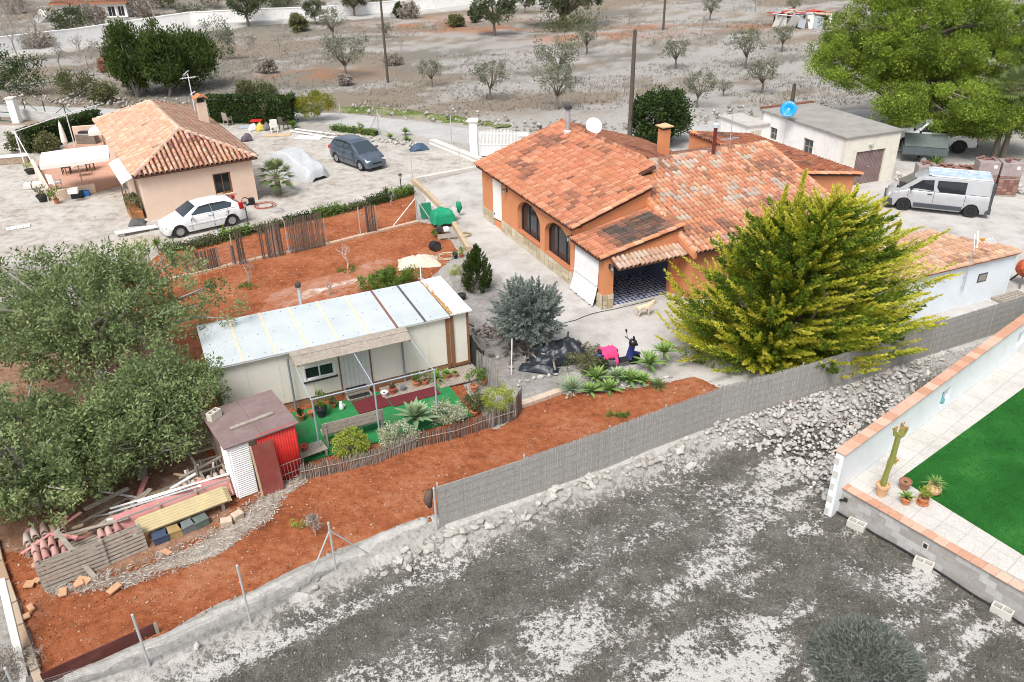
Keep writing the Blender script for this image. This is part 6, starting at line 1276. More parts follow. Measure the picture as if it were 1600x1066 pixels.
me=bpy.data.meshes.new('body'); me.from_pydata(V,E,[]); ob=bpy.data.objects.new('body',me); COL.objects.link(ob); ob.parent=dg; ob.modifiers.new('skin','SKIN'); q=ob.modifiers.new('sub','SUBSURF'); q.levels=q.render_levels=2
sv=me.skin_vertices if len(me.skin_vertices)else me.skin_vertices
if not len(sv):
 bpy.context.view_layer.objects.active=ob; ob.select_set(True); bpy.ops.object.modifier_add(type='SKIN'); ob.modifiers.remove(ob.modifiers[-1])
for i,r_ in enumerate(Rr):me.skin_vertices[0].data[i].radius=(r_,r_)
me.skin_vertices[0].data[0].use_root=True
me.materials.append(M('dog_fur',(.62,.52,.38),.9,.2,7,dirt=(.55,.36,.18),dirt_amt=.6,dscale=4,bmp=.01));
for sg in(-1,1):MB().lathe([(.001,-.012),(.012,0),(.001,.012)],(.455,sg*.045,.60),8).build('eye',black,dg)
MB().lathe([(.001,-.014),(.018,0),(.001,.014)],(.565,0,.555),8).build('nose',black,dg); MB().lathe([(.085,-.012),(.088,0),(.085,.012)],(0,0,0),14,Matrix.Translation((.30,0,.49))@Matrix.Rotation(R(50),4,'Y')).build('collar',M('collar_red',(.5,.2,.05),.6),dg)
# ================================================================== FENCES, WALLS, STONES
reed_m=attrmat('reed_cane',[(0,(.30,.29,.275)),(.5,(.40,.385,.365)),(1,(.50,.485,.46))],.9,0,30,.15,.35,14)
reed_br=attrmat('reed_brown',[(0,(.12,.09,.075)),(.5,(.22,.175,.15)),(1,(.32,.27,.235))],.9)
wire_m=M('fence_wire',(.32,.32,.32),.5,.1,metal=.5)
def reed_panel(par,p,q,z0,z1,m,name='reed_panel',dens=.024,th=.02,seed=1,ragged=.03,gaps=0.,zb0=None):
 """a mat of thin upright canes"""
 rg=np.random.default_rng(seed); L=math.hypot(q[0]-p[0],q[1]-p[1]); n=int(L/dens); u=np.array([(q[0]-p[0])/L,(q[1]-p[1])/L,0]); v=np.array([-u[1],u[0],0]); a=(np.arange(n)+rg.uniform(-.4,.4,n))*dens
 if gaps:a=a[fbm(a*2.2,a*0+seed,5)>gaps]; n=len(a)
 zb=z0+rg.uniform(-.02,.02,n)if zb0 is None else z0+(zb0-z0)*a/L; zt=z1+rg.normal(0,ragged,n); w_=dens*rg.uniform(.4,.62,n); off=rg.uniform(-th,th,n)*.5; ln=rg.normal(0,.012,n)
 P=np.array(p)[:2]; B=np.zeros((n,3)); B[:,:2]=P+u[:2]*a[:,None]+v[:2]*off[:,None]; V=np.zeros((n,6,3))
 for k,(sx,sy)in enumerate(((-1,0),(0,-1.),(1,0))):
  V[:,k]=B+u*(sx*w_)[:,None]+v*(sy*w_)[:,None]; V[:,k,2]=zb; V[:,k+3]=V[:,k]+u*(ln*(z1-z0))[:,None]; V[:,k+3,2]=zt
 F0=np.array([[0,1,4,3],[1,2,5,4],[2,0,3,5]]); F=(F0[None]+np.arange(n)[:,None,None]*6).reshape(-1,4)
 rn=np.clip(rg.uniform(0,.5,n)+.5*fbm(a*1.2,a*0,seed),0,1); return npmesh(name,V.reshape(-1,3),F,m,par,rnd=np.repeat(rn,6))
fb=[g(*q)for q in((688,824),(820,779),(950,731),(1036,697),(1123,664),(1246,628),(1350,593),(1450,557),(1573,517),(1720,470))]
rf=thing('reed_fence','long grey reed screen fence dividing red earth and field','fence',(0,0,0)); hts=[ht(680,824,762),1.4,1.42,1.42,1.42,1.38,1.36,1.36,1.36,1.36]
for i in range(len(fb)-1):
 p,q=fb[i],fb[i+1]; reed_panel(rf,p,q,-.05,hts[i],reed_m,seed=30+i,dens=.021,ragged=.008)
 for z in(.2,.45,.7,.95,1.2):MB().tube([(p[0],p[1]-.03,z),(q[0],q[1]-.03,z)],.004,4).build('wire',M('reed_wire',(.26,.25,.24),.8),rf)
for p in fb:MB().tube([(p[0],p[1]+.05,-.2),(p[0],p[1]+.05,1.45)],.025,8).build('post',galv,rf)
mb=MB()
for i in range(len(fb)-1):mb.ext([(fb[i][0],fb[i][1]-.012,-.08),(fb[i+1][0],fb[i+1][1]-.012,-.08),(fb[i+1][0],fb[i+1][1]-.012,1.35),(fb[i][0],fb[i][1]-.012,1.35)],(0,.02,0))
mb.build('backing',M('reed_back',(.33,.32,.30),.95,.25,14),rf)
# rolled net hanging from the first post
nt_=thing('rolled_net','rolled brown netting tied to the first reed fence post','net',(fb[0][0]-.12,fb[0][1]+.05,0)); MB().tube([(-.12,.05,.62),(-.16,.04,.85),(-.1,0,1.15),(0,0,1.25)],[.06,.12,.11,.05],9).build('roll',M('net_brown',(.13,.085,.07),.95,.4,30),nt_,smooth=True); MB().tube([(-.2,.05,.95),(.02,0,1.0)],.012,5).build('tie',black,nt_)
# mortar footing under the fence and the wire fence
foot_m=M('footing_mortar',(.42,.41,.39),.95,.25,5,dirt=(.3,.28,.25),dirt_amt=.5,bmp=.05,bscale=9)
V=[]; rg=random.Random(2); cc=[(p,q)for p,q in zip(CREST[1:-1],CREST[2:])]; n_=0
for p,q in cc[:-1]:
 L=math.hypot(q[0]-p[0],q[1]-p[1]); k=max(2,int(L/.16)); nx,ny=(q[1]-p[1])/L,-(q[0]-p[0])/L
 for i in range(k):
  t=i/k; x,y=p[0]+(q[0]-p[0])*t,p[1]+(q[1]-p[1])*t; j=(fbm(x*2.3,y*2.3,3)-.5)*.22; e=(fbm(x*1.1,y*1.1,8)-.5)*.35
  for d,z in((-.10+j,-.05),(-.06+j,.035+j*.25),(.10+j*.5,.045+j*.2),(.30,-.05+j*.3),(.55+e,-.22+j*.2),(.85+e,-.62)):V.append((x+nx*d,y+ny*d,z))
  n_+=1
npmesh('mortar_footing',V,[(i*6+j,(i+1)*6+j,(i+1)*6+j+1,i*6+j+1)for i in range(n_-1)for j in range(5)],foot_m,smooth=True); tag(bpy.data.objects['mortar_footing'],'rough grey mortar footing under the fences','footing')
# ---- chain-link fence along the lower left
cf=thing('wire_fence','chain-link fence on grey posts at the lower left','fence',(0,0,0)); posts=[((683,830),(680,764)),((525,890),(515,818)),((390,965),(371,885)),((232,1036),(207,962)),((34,1100),(20,1045))]; pw=[]
for(b_,t_)in posts:
 x,y,_=g(*b_,-.05); h_=ht(b_[0],b_[1],t_[1],-.05); MB().tube([(x,y,-.3),(x,y,h_-.05)],.028,8).lathe([(.032,h_-.05),(.03,h_-.02),(.01,h_)],(x,y,0),8).build('post',galv,cf); pw.append((x,y,h_))
x,y,h_=pw[1]
for q in((480,915),(580,868)):e=g(*q,-.15); MB().tube([(x,y,h_*.82),e],.02,7).build('brace',galv,cf)
net=MB()
for i in range(1,len(pw)-1):
 p,q=Vector((pw[i][0],pw[i][1],0)),Vector((pw[i+1][0],pw[i+1][1],0)); L=(q-p).length; H0,n=.42,int(L/.07)
 for j in range(n):
  for sg in(-1,1):
   a0=j*.07; a1=a0+sg*H0
   if-.01<=a1<=L:A,B=p.lerp(q,a0/L),p.lerp(q,a1/L); net.beam((A.x,A.y,.0),(B.x,B.y,H0),.0028)
 for z in(.02,H0,.0):net.beam((p.x,p.y,z),(q.x,q.y,z),.006)
net.build('wire_mesh',wire_m,cf)
# maroon board along the crest
a,b_=g(70,1072),g(250,990); mbd=thing('maroon_plank','long maroon board standing on edge along the red earth corner','board',a,math.atan2(b_[1]-a[1],b_[0]-a[0])); L=math.hypot(b_[0]-a[0],b_[1]-a[1]); MB().box(0,.02,0,L,.05,.34).build('board',M('maroon_plank',(.10,.028,.024),.7,.25,3,dirt=(.2,.1,.07)),mbd); MB().box(L*.97,-.01,0,L,.019,.36).build('stake',wood_old,mbd)
# left boundary: concrete post and kerb stones
lp=thing('concrete_post','leaning pale concrete post at the lower left corner','post',g(40,1075)); tp=g(2,905,1.3); o_=lp.location; MB().beam((0,0,-.2),(tp[0]-o_[0],tp[1]-o_[1],1.3),.16,.12).build('shaft',conc_light,lp,bev=.015); MB().beam((-.06,0,.02),(.08,.06,.1),.26,.2).build('foot',foot_m,lp)
kb=thing('brick_kerb','row of orange-grey kerb slabs along the left edge of the red earth','kerb',(0,0,0)); ks=attrmat('kerb_stone',[(0,(.36,.22,.14)),(.5,(.46,.34,.24)),(1,(.5,.44,.36))],.9,.01)
kp=[g(*q)for q in((-6,850),(2,885),(12,915),(24,950),(34,985),(46,1020),(58,1055),(70,1090))]
for p,q in zip(kp,kp[1:]):MB().beam((p[0],p[1],.08),(q[0]-(q[0]-p[0])*.06,q[1]-(q[1]-p[1])*.06,.08),.18,.18).build('slab',ks,kb,bev=.02)

# ---- loose stones
rng=random.Random(77); SM=[]
for k in range(7):
 import bmesh
 bm=bmesh.new(); bmesh.ops.create_icosphere(bm,subdivisions=1,radius=1)
 ax=[rng.uniform(.7,1.2),rng.uniform(.6,.9),rng.uniform(.45,.75)]
 for v in bm.verts:f=rng.uniform(.72,1.18); v.co=Vector((v.co.x*ax[0]*f,v.co.y*ax[1]*f,v.co.z*ax[2]*f))
 me=bpy.data.meshes.new('stone'); bm.to_mesh(me); bm.free(); SM.append(me)
stone_m=attrmat('rubble_stone',[(0,(.46,.44,.415)),(.35,(.54,.52,.495)),(.8,(.62,.605,.58)),(.94,(.66,.63,.59)),(1,(.54,.40,.33))],.92,.02,12,.15,.4,6)
stone_w=attrmat('boulder_stone',[(0,(.42,.40,.37)),(.5,(.54,.52,.48)),(1,(.64,.62,.58))],.92,.02,9,.15,.4,5)
for me in SM[:4]:me.materials.append(stone_m)
for me in SM[4:]:me.materials.append(stone_w)
def stone(par,p,s,r=rng,kinds=(0,1,2,3)):
 o=bpy.data.objects.new('stone',SM[r.choice(kinds)]); COL.objects.link(o); o.parent=par; o.location=p; o.rotation_euler=(r.uniform(-.6,.6),r.uniform(-.6,.6),r.uniform(0,6.3)); o.scale=(s*r.uniform(.8,1.3),s*r.uniform(.8,1.2),s*r.uniform(.8,1.2)); return o
hp=[g(*q,FZ)for q in((1085,680),(1160,655),(1210,640),(1290,625),(1370,600),(1440,575),(1480,565),(1400,630),(1330,690),(1310,760),(1300,780),(1270,770),(1250,735),(1190,705),(1130,700),(1090,705))]
rub=thing('rubble_heap','broad heap of broken grey stones between reed fence and villa wall','rubble',(0,0,0)); cnt=0; small=[]
PX=np.array([p[:2]for p in hp])
for x,y in zip(np.random.default_rng(4).uniform(PX[:,0].min(),PX[:,0].max(),5200),np.random.default_rng(5).uniform(PX[:,1].min(),PX[:,1].max(),5200)):
 d=float(sdf(np.array([x]),np.array([y]),hp)[0])
 if d>.1 or inpoly(np.array([x]),np.array([y]),terr)[0]:continue
 s=rng.uniform(.04,.095)if rng.random()<.6 else rng.uniform(.08,.155); h0=hz1(x,y)+min(.16,max(0,-d)*.3)*rng.uniform(.3,1)
 if cnt<298 and s>.07:stone(rub,(x,y,h0+s*.2),s); cnt+=1
 elif len(small)<3000:small.append((x,y,h0+.01,s*.8))
S_=np.array(small); V,F,rn=octa(S_[:,:3],S_[:,3],np.random.default_rng(8),.7); tag(npmesh('small_stones',V,F,stone_m,rub,rnd=rn),kind='stuff')
row=thing('stone_row','low row of pale boulders along the foot of the fences','stones',(0,0,0)); rp_=[g(*q,FZ*.75)for q in((610,890),(650,862),(700,850),(760,832),(810,820),(860,790),(920,768),(980,745),(1040,728),(1080,705))]; rr=random.Random(5)
for p,q in zip(rp_,rp_[1:]):
 L=math.hypot(q[0]-p[0],q[1]-p[1])
 for k in range(int(L/.085)):t=rr.random(); s=rr.uniform(.07,.18); x,y=p[0]+(q[0]-p[0])*t+rr.gauss(0,.10),p[1]+(q[1]-p[1])*t+rr.gauss(0,.12); stone(row,(x,y,hz1(x,y)+s*.3),s,rr,(4,5,6))
for(px,py,s)in((1080,733,.24),(1060,722,.2),(640,880,.17),(655,870,.16),(625,885,.17),(575,905,.12),(500,925,.1),(495,935,.12),(470,940,.09),(312,1025,.1)):x,y,_=g(px,py,FZ); stone(row,(x,y,hz1(x,y)+s*.35),s,rr,(4,5,6))

# ================================================================== VILLA CORNER
vw=thing('villa_wall','white garden wall with terracotta coping beside the lawn','wall',(0,0,0)); VWF=FR(VC,39.4); vwm=M('villa_white',(.78,.83,.85),.8,.03,2,dirt=(.55,.58,.58),dirt_amt=.4,dscale=1.3); TW=.22
niches=[(5.35,5.95,.62,1.16),(10.9,11.6,.62,1.2)]
def vwx(x,y,z):p=VWF.w(x,y); return(p[0],p[1],z)
ux=(math.cos(R(39.4)),math.sin(R(39.4))); mb=MB(); wo=vwx(-.36,0,0); wallop(mb,wo,ux,24.,1.60,TW,[(a_+.36,b_+.36,c_,d_)for a_,b_,c_,d_ in niches],FZ-.3); mb.build('wall',vwm,vw)
for a_,b_,c_,d_ in niches:MB().lbox(wo,ux,a_+.34,b_+.38,-.14,-.12,c_-.02,d_+.02).build('niche_back',M('niche_grey',(.5,.56,.58),.7),vw)
cp_m=attrmat('coping_tile',[(0,(.52,.28,.19)),(.5,(.60,.36,.26)),(1,(.66,.46,.36))],.8,0,30,.2,.3,7)
for k in range(60):MB().lbox(wo,ux,-.03+k*.40+.006,-.03+(k+1)*.40-.006,-TW-.05,.05,1.602,1.64).build('coping_tile',cp_m,vw,bev=.006)
for k in range(5):  # exposed blocks at the wall end
 MB().lbox(wo,ux,-.013,-.001,-TW+.01,-.10+.04*(k%2),-.45+k*.42,-.45+k*.42+.2).build('end_block',conc_light,vw)
vs=thing('glass_vase','turquoise glass vase standing in the white wall niche','vase',vwx(5.62,.09,.62)); gm_=glassmat('teal_glass',(.10,.36,.36),.08); MB().lathe([(.05,.002),(.10,.03),(.12,.10),(.10,.18),(.035,.26),(.03,.36),(.045,.38)],(0,0,0),16).build('body',gm_,vs,smooth=True); MB().lathe([(.03,.385),(.035,.40)],(0,0,0),10).build('rim',gm_,vs)
bwt=thing('block_wall','low grey concrete block wall with terracotta coping below the lawn','wall',(0,0,0)); ub=(math.cos(R(-54.5)),math.sin(R(-54.5))); bo=(VC[0]-ub[0]*.12,VC[1]-ub[1]*.12,0)
blk=attrmat('wall_block',[(0,(.42,.42,.41)),(.5,(.50,.50,.49)),(1,(.58,.58,.57))],.92,.006,30,.15,.3,8);
MB().lbox(bo,ub,.0,14.,-.2,-.012,FZ-.3,.33).build('mortar_core',M('wall_mortar',(.46,.46,.45),.95,.1),bwt)
for r_ in range(5):
 for k in range(34):
  a0=k*.41-(.2 if r_%2 else 0); a1=min(14,a0+.402); a0=max(0,a0)
  if a0>13.9:continue
  if r_==3 and k==6:continue
  MB().lbox(bo,ub,a0+.004,a1-.004,-.011,.0+rng.uniform(-.003,.003),-.66+r_*.2+.004,-.66+(r_+1)*.2-.004).build('block',blk,bwt)
for k in range(46):MB().lbox(bo,ub,-.06+k*.305+.005,-.06+(k+1)*.305-.005,-.24,.05,.332,.365).build('coping_tile',cp_m,bwt,bev=.006)
hp_=MB(); hx=bo[0]+ub[0]*2.55,bo[1]+ub[1]*2.55
MB().lbox(bo,ub,2.46,2.62,-.01,.012,-.05,.13).build('vent_frame',conc_light,bwt); MB().lbox(bo,ub,2.49,2.59,.0125,.014,-.03,.10).build('vent_hole',dark_in,bwt); MB().lbox(bo,ub,.2,.32,.0,.012,-.05,.08).build('vent_hole',dark_in,bwt)
hs=thing('black_hose','black drainage hose along the foot of the block wall','hose',(0,0,0)); n2=(ub[1],-ub[0]); MB().tube([(bo[0]+ub[0]*a_+n2[0]*(.07+.03*math.sin(a_*2)),bo[1]+ub[1]*a_+n2[1]*(.07+.03*math.sin(a_*2)),hz1(bo[0]+ub[0]*a_,bo[1]+ub[1]*a_)+.05)for a_ in np.linspace(-.1,8,30)],.03,7).build('pipe',black,hs); MB().tube([(bo[0]+n2[0]*.05-ub[0]*.1,bo[1]+n2[1]*.05-ub[1]*.1,-.42),(bo[0]+n2[0]*.1-ub[0]*.05,bo[1]+n2[1]*.1-ub[1]*.05,-.1),(bo[0]+ub[0]*.25+n2[0]*.03,bo[1]+ub[1]*.25+n2[1]*.03,.0)],.03,7).build('riser',black,hs)
for(px,py,rz,lb)in((1337,826,-.75,'concrete block by the block wall corner nearest the rubble'),(1441,888,-.7,'concrete block against the middle of the low block wall'),(1564,959,-.8,'concrete block by the block wall near the right picture edge')):x,y,_=g(px,py,FZ); cinder('concrete_block',lb,(x,y,hz1(x,y)-.01),rz,s=(.46,.22,.22))

def pot(par,r_,h_,m,style=0):
 prof=[(r_*.62,0),(r_*.92,h_*.7),(r_,h_*.80),(r_*1.08,h_*.82),(r_*1.08,h_),(r_*.95,h_),(r_*.9,h_*.86),(.01,h_*.86)]if style==0 else[(r_*.5,0),(r_*.9,h_*.3),(r_,h_*.6),(r_*.75,h_*.9),(r_*.85,h_),(r_*.7,h_),(r_*.65,h_*.9),(.01,h_*.88)]
 p_=MB().lathe(prof[:-1],(0,0,0),16).build('pot',m,par,smooth=False); MB().lathe([(.9*r_ if style==0 else .65*r_,h_*.84),(.01,h_*.87)],(0,0,0),12).build('soil',soil_pot,par); return p_
def potted(px,py,r_,h_,label,m=terracotta,plantk=None,z=0.,style=0,name='potted_plant',cat='potted plant',loc=None,ps=1.,saucer=False):
 t_=thing(name,label,cat,loc or g(px,py,z)); pot(t_,r_,h_,m,style); sd=int(px*3+py)
 if saucer:MB().lathe([(r_*.9,-.0),(r_*1.25,.03),(r_*1.2,.03),(r_*.9,.012)],(0,0,0),16).build('saucer',m,t_)
 if plantk in('bush','lime','mid','dark','bright','variegated'):
  mt='bright' if plantk=='bush' else plantk; rg=np.random.default_rng(sd); V,F,rn,C=crown(rg,(0,0,h_+.22*ps),(.2*ps,.2*ps,.2*ps),14,26,.09*ps,.035*max(1,ps*.8),.45,.4); npmesh('foliage',V,F,LM[mt],t_,rnd=rn); mb=MB()
  for q in C[::3]:mb.tube([(0,0,h_*.85),tuple(q)],.008,4)
  mb.build('stems',bark_grey,t_)
 elif plantk in('aloe','agave'):rosette(t_,20,.3*ps,.035*ps,plantk,sd,h_,(10,80),.25,'leaves')
 elif plantk=='spiky':rosette(t_,34,.36*ps,.014*ps,'aloe',sd,h_,(5,85),.5,'leaves')
 elif plantk=='cone':rg=np.random.default_rng(sd); n=260; z_=rg.uniform(0,1,n); a_=rg.uniform(0,6.3,n); rr_=.13*ps*(1-z_)*rg.uniform(.5,1,n)+.01; P=np.stack([rr_*np.cos(a_),rr_*np.sin(a_),h_+.45*ps*z_],-1); V,F=cloud(P,np.stack([np.cos(a_)*.4,np.sin(a_)*.4,1+0*a_],-1),.05,.018,rg); npmesh('foliage',V,F,LM['lime'],t_,rnd=np.repeat(rg.uniform(0,1,n),4))
 return t_
PZ=.362
ct=potted(1376,774,.17,.38,'tall candelabra cactus in a big pale terracotta pot on the villa terrace',terracotta_pale,None,PZ,0,'potted_cactus','cactus')
cm=attrmat('cactus_skin',[(0,(.24,.26,.07)),(.5,(.34,.34,.10)),(1,(.42,.38,.14))],.7)
def cactus_limb(pts,r_):
 mb=MB(); P=[Vector(p)for p in pts]; k=len(P); n=10; V=[]; F=[]
 for i,p in enumerate(P):
  d=(P[min(i+1,k-1)]-P[max(i-1,0)]).normalized(); a_=d.cross(Vector((0,1,0.01))).normalized(); b2=a_.cross(d)
  for j in range(n):t=2*math.pi*j/n; rr_=r_*(1.0 if j%2 else .55)*(.95+.12*math.sin(i*1.9)); V.append(p+(a_*math.cos(t)+b2*math.sin(t))*rr_)
 for i in range(k-1):
  for j in range(n):F.append((i*n+j,i*n+(j+1)%n,(i+1)*n+(j+1)%n,(i+1)*n+j))
 F+=[tuple(range(n)),tuple((k-1)*n+j for j in range(n))]; return mb.add(V,F)
hc=ht(1376,774,672,PZ); o=cactus_limb([(0,0,.3),(0,0,.5),(.01,0,.7),(.03,0,.9),(.05,0,1.1),(.07,0,1.3),(.08,0,hc-.1)],.085).build('stem',cm,ct)
top=hc-.12; cr_=M('cactus_tip',(.50,.24,.10),.8,.3,20)
for(dx,dy,z0,L,r_)in((.2,.05,top-.12,.28,.055),(-.09,.03,top-.1,.26,.05),(.05,-.08,top-.02,.26,.05),(.1,.1,top-.05,.3,.05),(.1,-.05,top-.95,.16,.045)):
 b0=Vector((.06,0,z0)); br=cactus_limb([b0,b0+Vector((dx*.7,dy*.7,.04)),b0+Vector((dx,dy,L*.55)),b0+Vector((dx*1.05,dy,L))],r_).build('arm',cm,ct)
 mb=MB(); rr=random.Random(int(L*100))
 for k in range(7):mb.obox(b0+Vector((dx*1.05+rr.gauss(0,.03),dy+rr.gauss(0,.03),L+rr.uniform(-.06,.03))),(.03,.03,.04),rr.uniform(0,3))
 if z0>1:mb.build('buds',cr_,ct)
potted(1412,764,.155,.28,'empty brown terracotta pot beside the cactus',M('pot_brown',(.33,.16,.10),.8,.15,6),None,PZ)
potted(1414,787,.135,.22,'orange pot of aloe in front of the empty brown pot',terracotta,'aloe',PZ,ps=.95)
potted(1441,787,.13,.2,'orange pot of yellowish succulents on a saucer',terracotta,'lime',PZ,ps=.85,saucer=True)
potted(1457,772,.20,.34,'pale round pot with a spiky green plant by the lawn edge',terracotta_pale,'spiky',PZ,1,ps=1.25)

# ================================================================== YARD OF THE MOBILE HOME
def T(x,y,z=0.):return TFm.w(x,y,z)
turf_m=M('green_carpet',(.022,.20,.06),.9,.25,4,dirt=(.10,.17,.09),dirt_amt=.6,bmp=.01)
cpt=thing('green_carpet','bright green artificial carpet in front of the mobile home','carpet',T(0,0,0),TFm.a); MB().box(-6.3,-3.1,.06,-.9,-.35,.085).build('mat',turf_m,cpt); MB().box(-6.3,-3.16,.06,-.9,-3.101,.082).build('edge_trim',M('carpet_edge',(.012,.14,.035),.9),cpt)
for(x0,x1,y0,y1,lb)in((-4.15,-3.05,-1.42,-.62,'left maroon rubber mat at the foot of the steps'),(-3.02,-1.35,-1.50,-.55,'right maroon rubber mat beside the plank deck')):
 t_=thing('rubber_mat',lb,'mat',T((x0+x1)/2,(y0+y1)/2,.087),TFm.a+R(2)); w_,d_=(x1-x0)/2,(y1-y0)/2; n_=2 if x1-x0<1.3 else 3
 for k in range(n_):MB().box(-w_+k*2*w_/n_+.004,-d_,0,-w_+(k+1)*2*w_/n_-.004,d_,.03).build('mat_tile',M('maroon_rubber',(.13,.022,.028),.8,.15,20),t_,bev=.006)
dk=thing('plank_deck','grey weathered plank deck along the mobile home','deck',T(0,0,.087),TFm.a)
for k in range(9):MB().box(-3.1,-.95+k*.085,0,-1.3,-.95+k*.085+.075,.035).build('plank',wood_old,dk)
for k in range(15):MB().box(-1.25+k*.1,-1.15,0,-1.25+k*.1+.088,-.12,.04).build('plank',wood_old,dk)
# pergola frame and board awning
pg=thing('steel_pergola','pale blue steel pipe pergola in front of the mobile home','pergola',T(0,0,0),TFm.a); pb_=M('pipe_blue_grey',(.32,.38,.43),.5,.12,6)
for x in(-5.75,-3.9,-2.0):MB().tube([(x,-2.95,0),(x,-2.95,1.98)],.028,8).build('post',pb_,pg); MB().tube([(x-.02,-2.95,1.98),(x-.05,-1.0 if x!=-3.9 else-.85,2.06)],.018,8).build('rafter',pb_,pg)
MB().tube([(-5.78,-2.95,2.0),(-1.97,-2.95,2.0)],.022,8).build('front_rail',pb_,pg); MB().tube([(-5.78,-2.85,1.94),(-1.97,-2.85,1.94)],.015,8).build('second_rail',pb_,pg)
for x in(-5.9,-2.15):MB().tube([(x,-.18,0),(x,-.18,2.0)],.035,8).build('wall_post',M('post_dark',(.2,.23,.26),.5),pg)
ab=thing('board_awning','sloping awning of weathered boards over the mobile home door','awning',T(0,0,0),TFm.a)
for k in range(4):y1=.05-k*.26; y0=y1-.25; z=lambda y:2.17+.10*y; MB().ext([(-5.85+.02*k,y0,z(y0)+.012*(k%2)),(-1.95-.03*k,y0,z(y0)+.012*(k%2)),(-1.95-.03*k,y1,z(y1)+.012*(k%2)),(-5.85+.02*k,y1,z(y1)+.012*(k%2))],(0,0,.022)).build('board',wood_old,ab,bev=.004)
for x in(-5.7,-3.9,-2.1):MB().beam((x,.02,2.155),(x,-.98,2.055),.05,.04).build('bearer',wood_brown,ab)
# pots along the wall
Lc=lambda px,py:g(px,py,.09)
for(px,py,r_,h_,m_,k,ps,lb)in((471,656,.13,.22,terracotta,'dark',.5,'terracotta pot nearest the tool shed corner'),(486,651,.10,.2,terracotta,None,1,'smaller terracotta pot right of the one by the shed'),(503,650,.19,.34,M('pot_black',(.03,.035,.04),.6),'bush',1.4,'large black pot with a leafy shrub under the window'),(521,637,.11,.18,terracotta,'mid',.6,'terracotta pot left of the white jug'),
 (601,620,.12,.2,M('pot_white',(.72,.7,.66),.7),None,1,'white pot right of the steps'),(614,616,.13,.26,M('pot_red',(.42,.10,.07),.7),'mid',.4,'reddish pot right of the white pot'),(630,611,.10,.2,M('pot_grey',(.2,.22,.24),.7),None,1,'small grey pot in the middle of the wall row'),(651,604,.13,.22,terracotta,'bush',.9,'terracotta pot with a bushy plant by the pergola wall post'),(664,602,.12,.22,terracotta,'variegated',.9,'terracotta pot with pale foliage in the wall row'),
 (683,598,.12,.2,terracotta,'spiky',1.6,'pot with long arching leaves near the mobile home corner'),(698,592,.13,.22,terracotta,'aloe',1.0,'orange pot second from the mobile home corner'),(711,590,.11,.2,M('pot_pink',(.5,.22,.16),.8),'aloe',.6,'pinkish pot last in the row at the mobile home corner'),(741,610,.14,.22,terracotta,'bush',1.5,'terracotta pot with a tall green plant by the reed panel'),(741,648,.13,.16,terracotta,'mid',.7,'wide terracotta bowl near the pale shrub'),(756,600,.11,.18,terracotta,'bush',1.0,'small potted plant at the dark netting'),
 (476,702,.12,.14,M('bowl_red',(.5,.08,.06),.6),None,1,'red bowl on the timber crate beside the shed')):
 potted(px,py,r_,h_,lb,m_,k,.087,ps=ps,loc=(lambda q:(q[0],q[1],.087 if px!=476 else .35))(Lc(px,py)if px!=476 else g(476,702,.35)))
jg=thing('white_jug','small white jug standing by the steps','jug',Lc(534,640)); MB().lathe([(.06,0),(.08,.05),(.07,.2),(.04,.26),(.05,.3)],(0,0,0),12).build('body',white_paint,jg,smooth=True); MB().tube([(.06,0,.22),(.13,0,.17),(.07,0,.08)],.012,6).build('handle',white_paint,jg)
# bench, crate, seat
bn=thing('timber_bench','grey timber bench with its back to the picket screen','bench',T(-4.62,-2.42,.087),TFm.a);
for k in range(3):MB().box(-.95,-.30+k*.13,.40,.95,-.30+k*.13+.115,.435).build('seat_slat',wood_old,bn)
for k in range(3):MB().box(-.95,-.34,.48+k*.13,.95,-.315,.48+k*.13+.115).build('back_slat',wood_old,bn)
for x in(-.88,.84):MB().box(x,-.375,0,x+.06,-.341,.88).build('leg',wood_old,bn); MB().box(x,.0,0,x+.06,.06,.399).build('leg',wood_old,bn)
cl=thing('white_cloth','white cloth and card sheets laid on the timber bench','cloth',T(-4.6,-2.38,.525),TFm.a); MB().obox((-.3,0,.02),(.3,.26,.02),.3,.1).build('sheet',white_paint,cl); MB().obox((.35,.02,.02),(.55,.16,.03),0,.06).build('card',wood_pale,cl)
cr=thing('timber_crate','grey timber crate between shed and bench','crate',T(-6.0,-2.95,.0),TFm.a+.15)
for k in range(5):MB().box(-.42,-.26+k*.11,.30,.42,-.26+k*.11+.095,.33).build('slat',wood_old,cr)
for(x,y)in((-.40,-.25),(.34,-.25),(-.40,.22),(.34,.22)):MB().box(x,y,0,x+.06,y+.05,.299).build('leg',wood_old,cr)
# shrubs in front
plant('lime_shrub','round yellow-green clipped shrub at the picket screen','shrub',552,712,mk_tree(301,1,(.5,.48,.42),.45,'lime',120,70,.12,.026,.6,.82,.04,.1,rough=.08))
plant('variegated_shrub','pale variegated shrub left of the big agave','shrub',622,698,mk_tree(302,1,(.62,.42,.36),.42,'variegated',54,70,.15,.035,.5,.65,.03,.1))
plant('variegated_shrub','pale variegated shrub right of the big agave','shrub',702,662,mk_tree(303,1,(.62,.42,.33),.4,'variegated',54,70,.15,.035,.5,.65,.03,.1))
plant('screen_creeper','yellowish creeper hanging over the picket screen corner','creeper',778,646,mk_tree(304,1,(.55,.5,.34),.55,'lime',50,60,.15,.03,.5,.6,.03,.1))
plant('leafy_shrub','green straggly shrub between pale shrub and creeper','shrub',745,640,mk_tree(305,1,(.45,.3,.25),.35,'mid',30,50,.14,.035,.5,.5,.03,.1))
agave(650,672,.82,'big blue-green agave behind the picket screen','agave',38,.10,.45,el=(5,84),curl=.12)
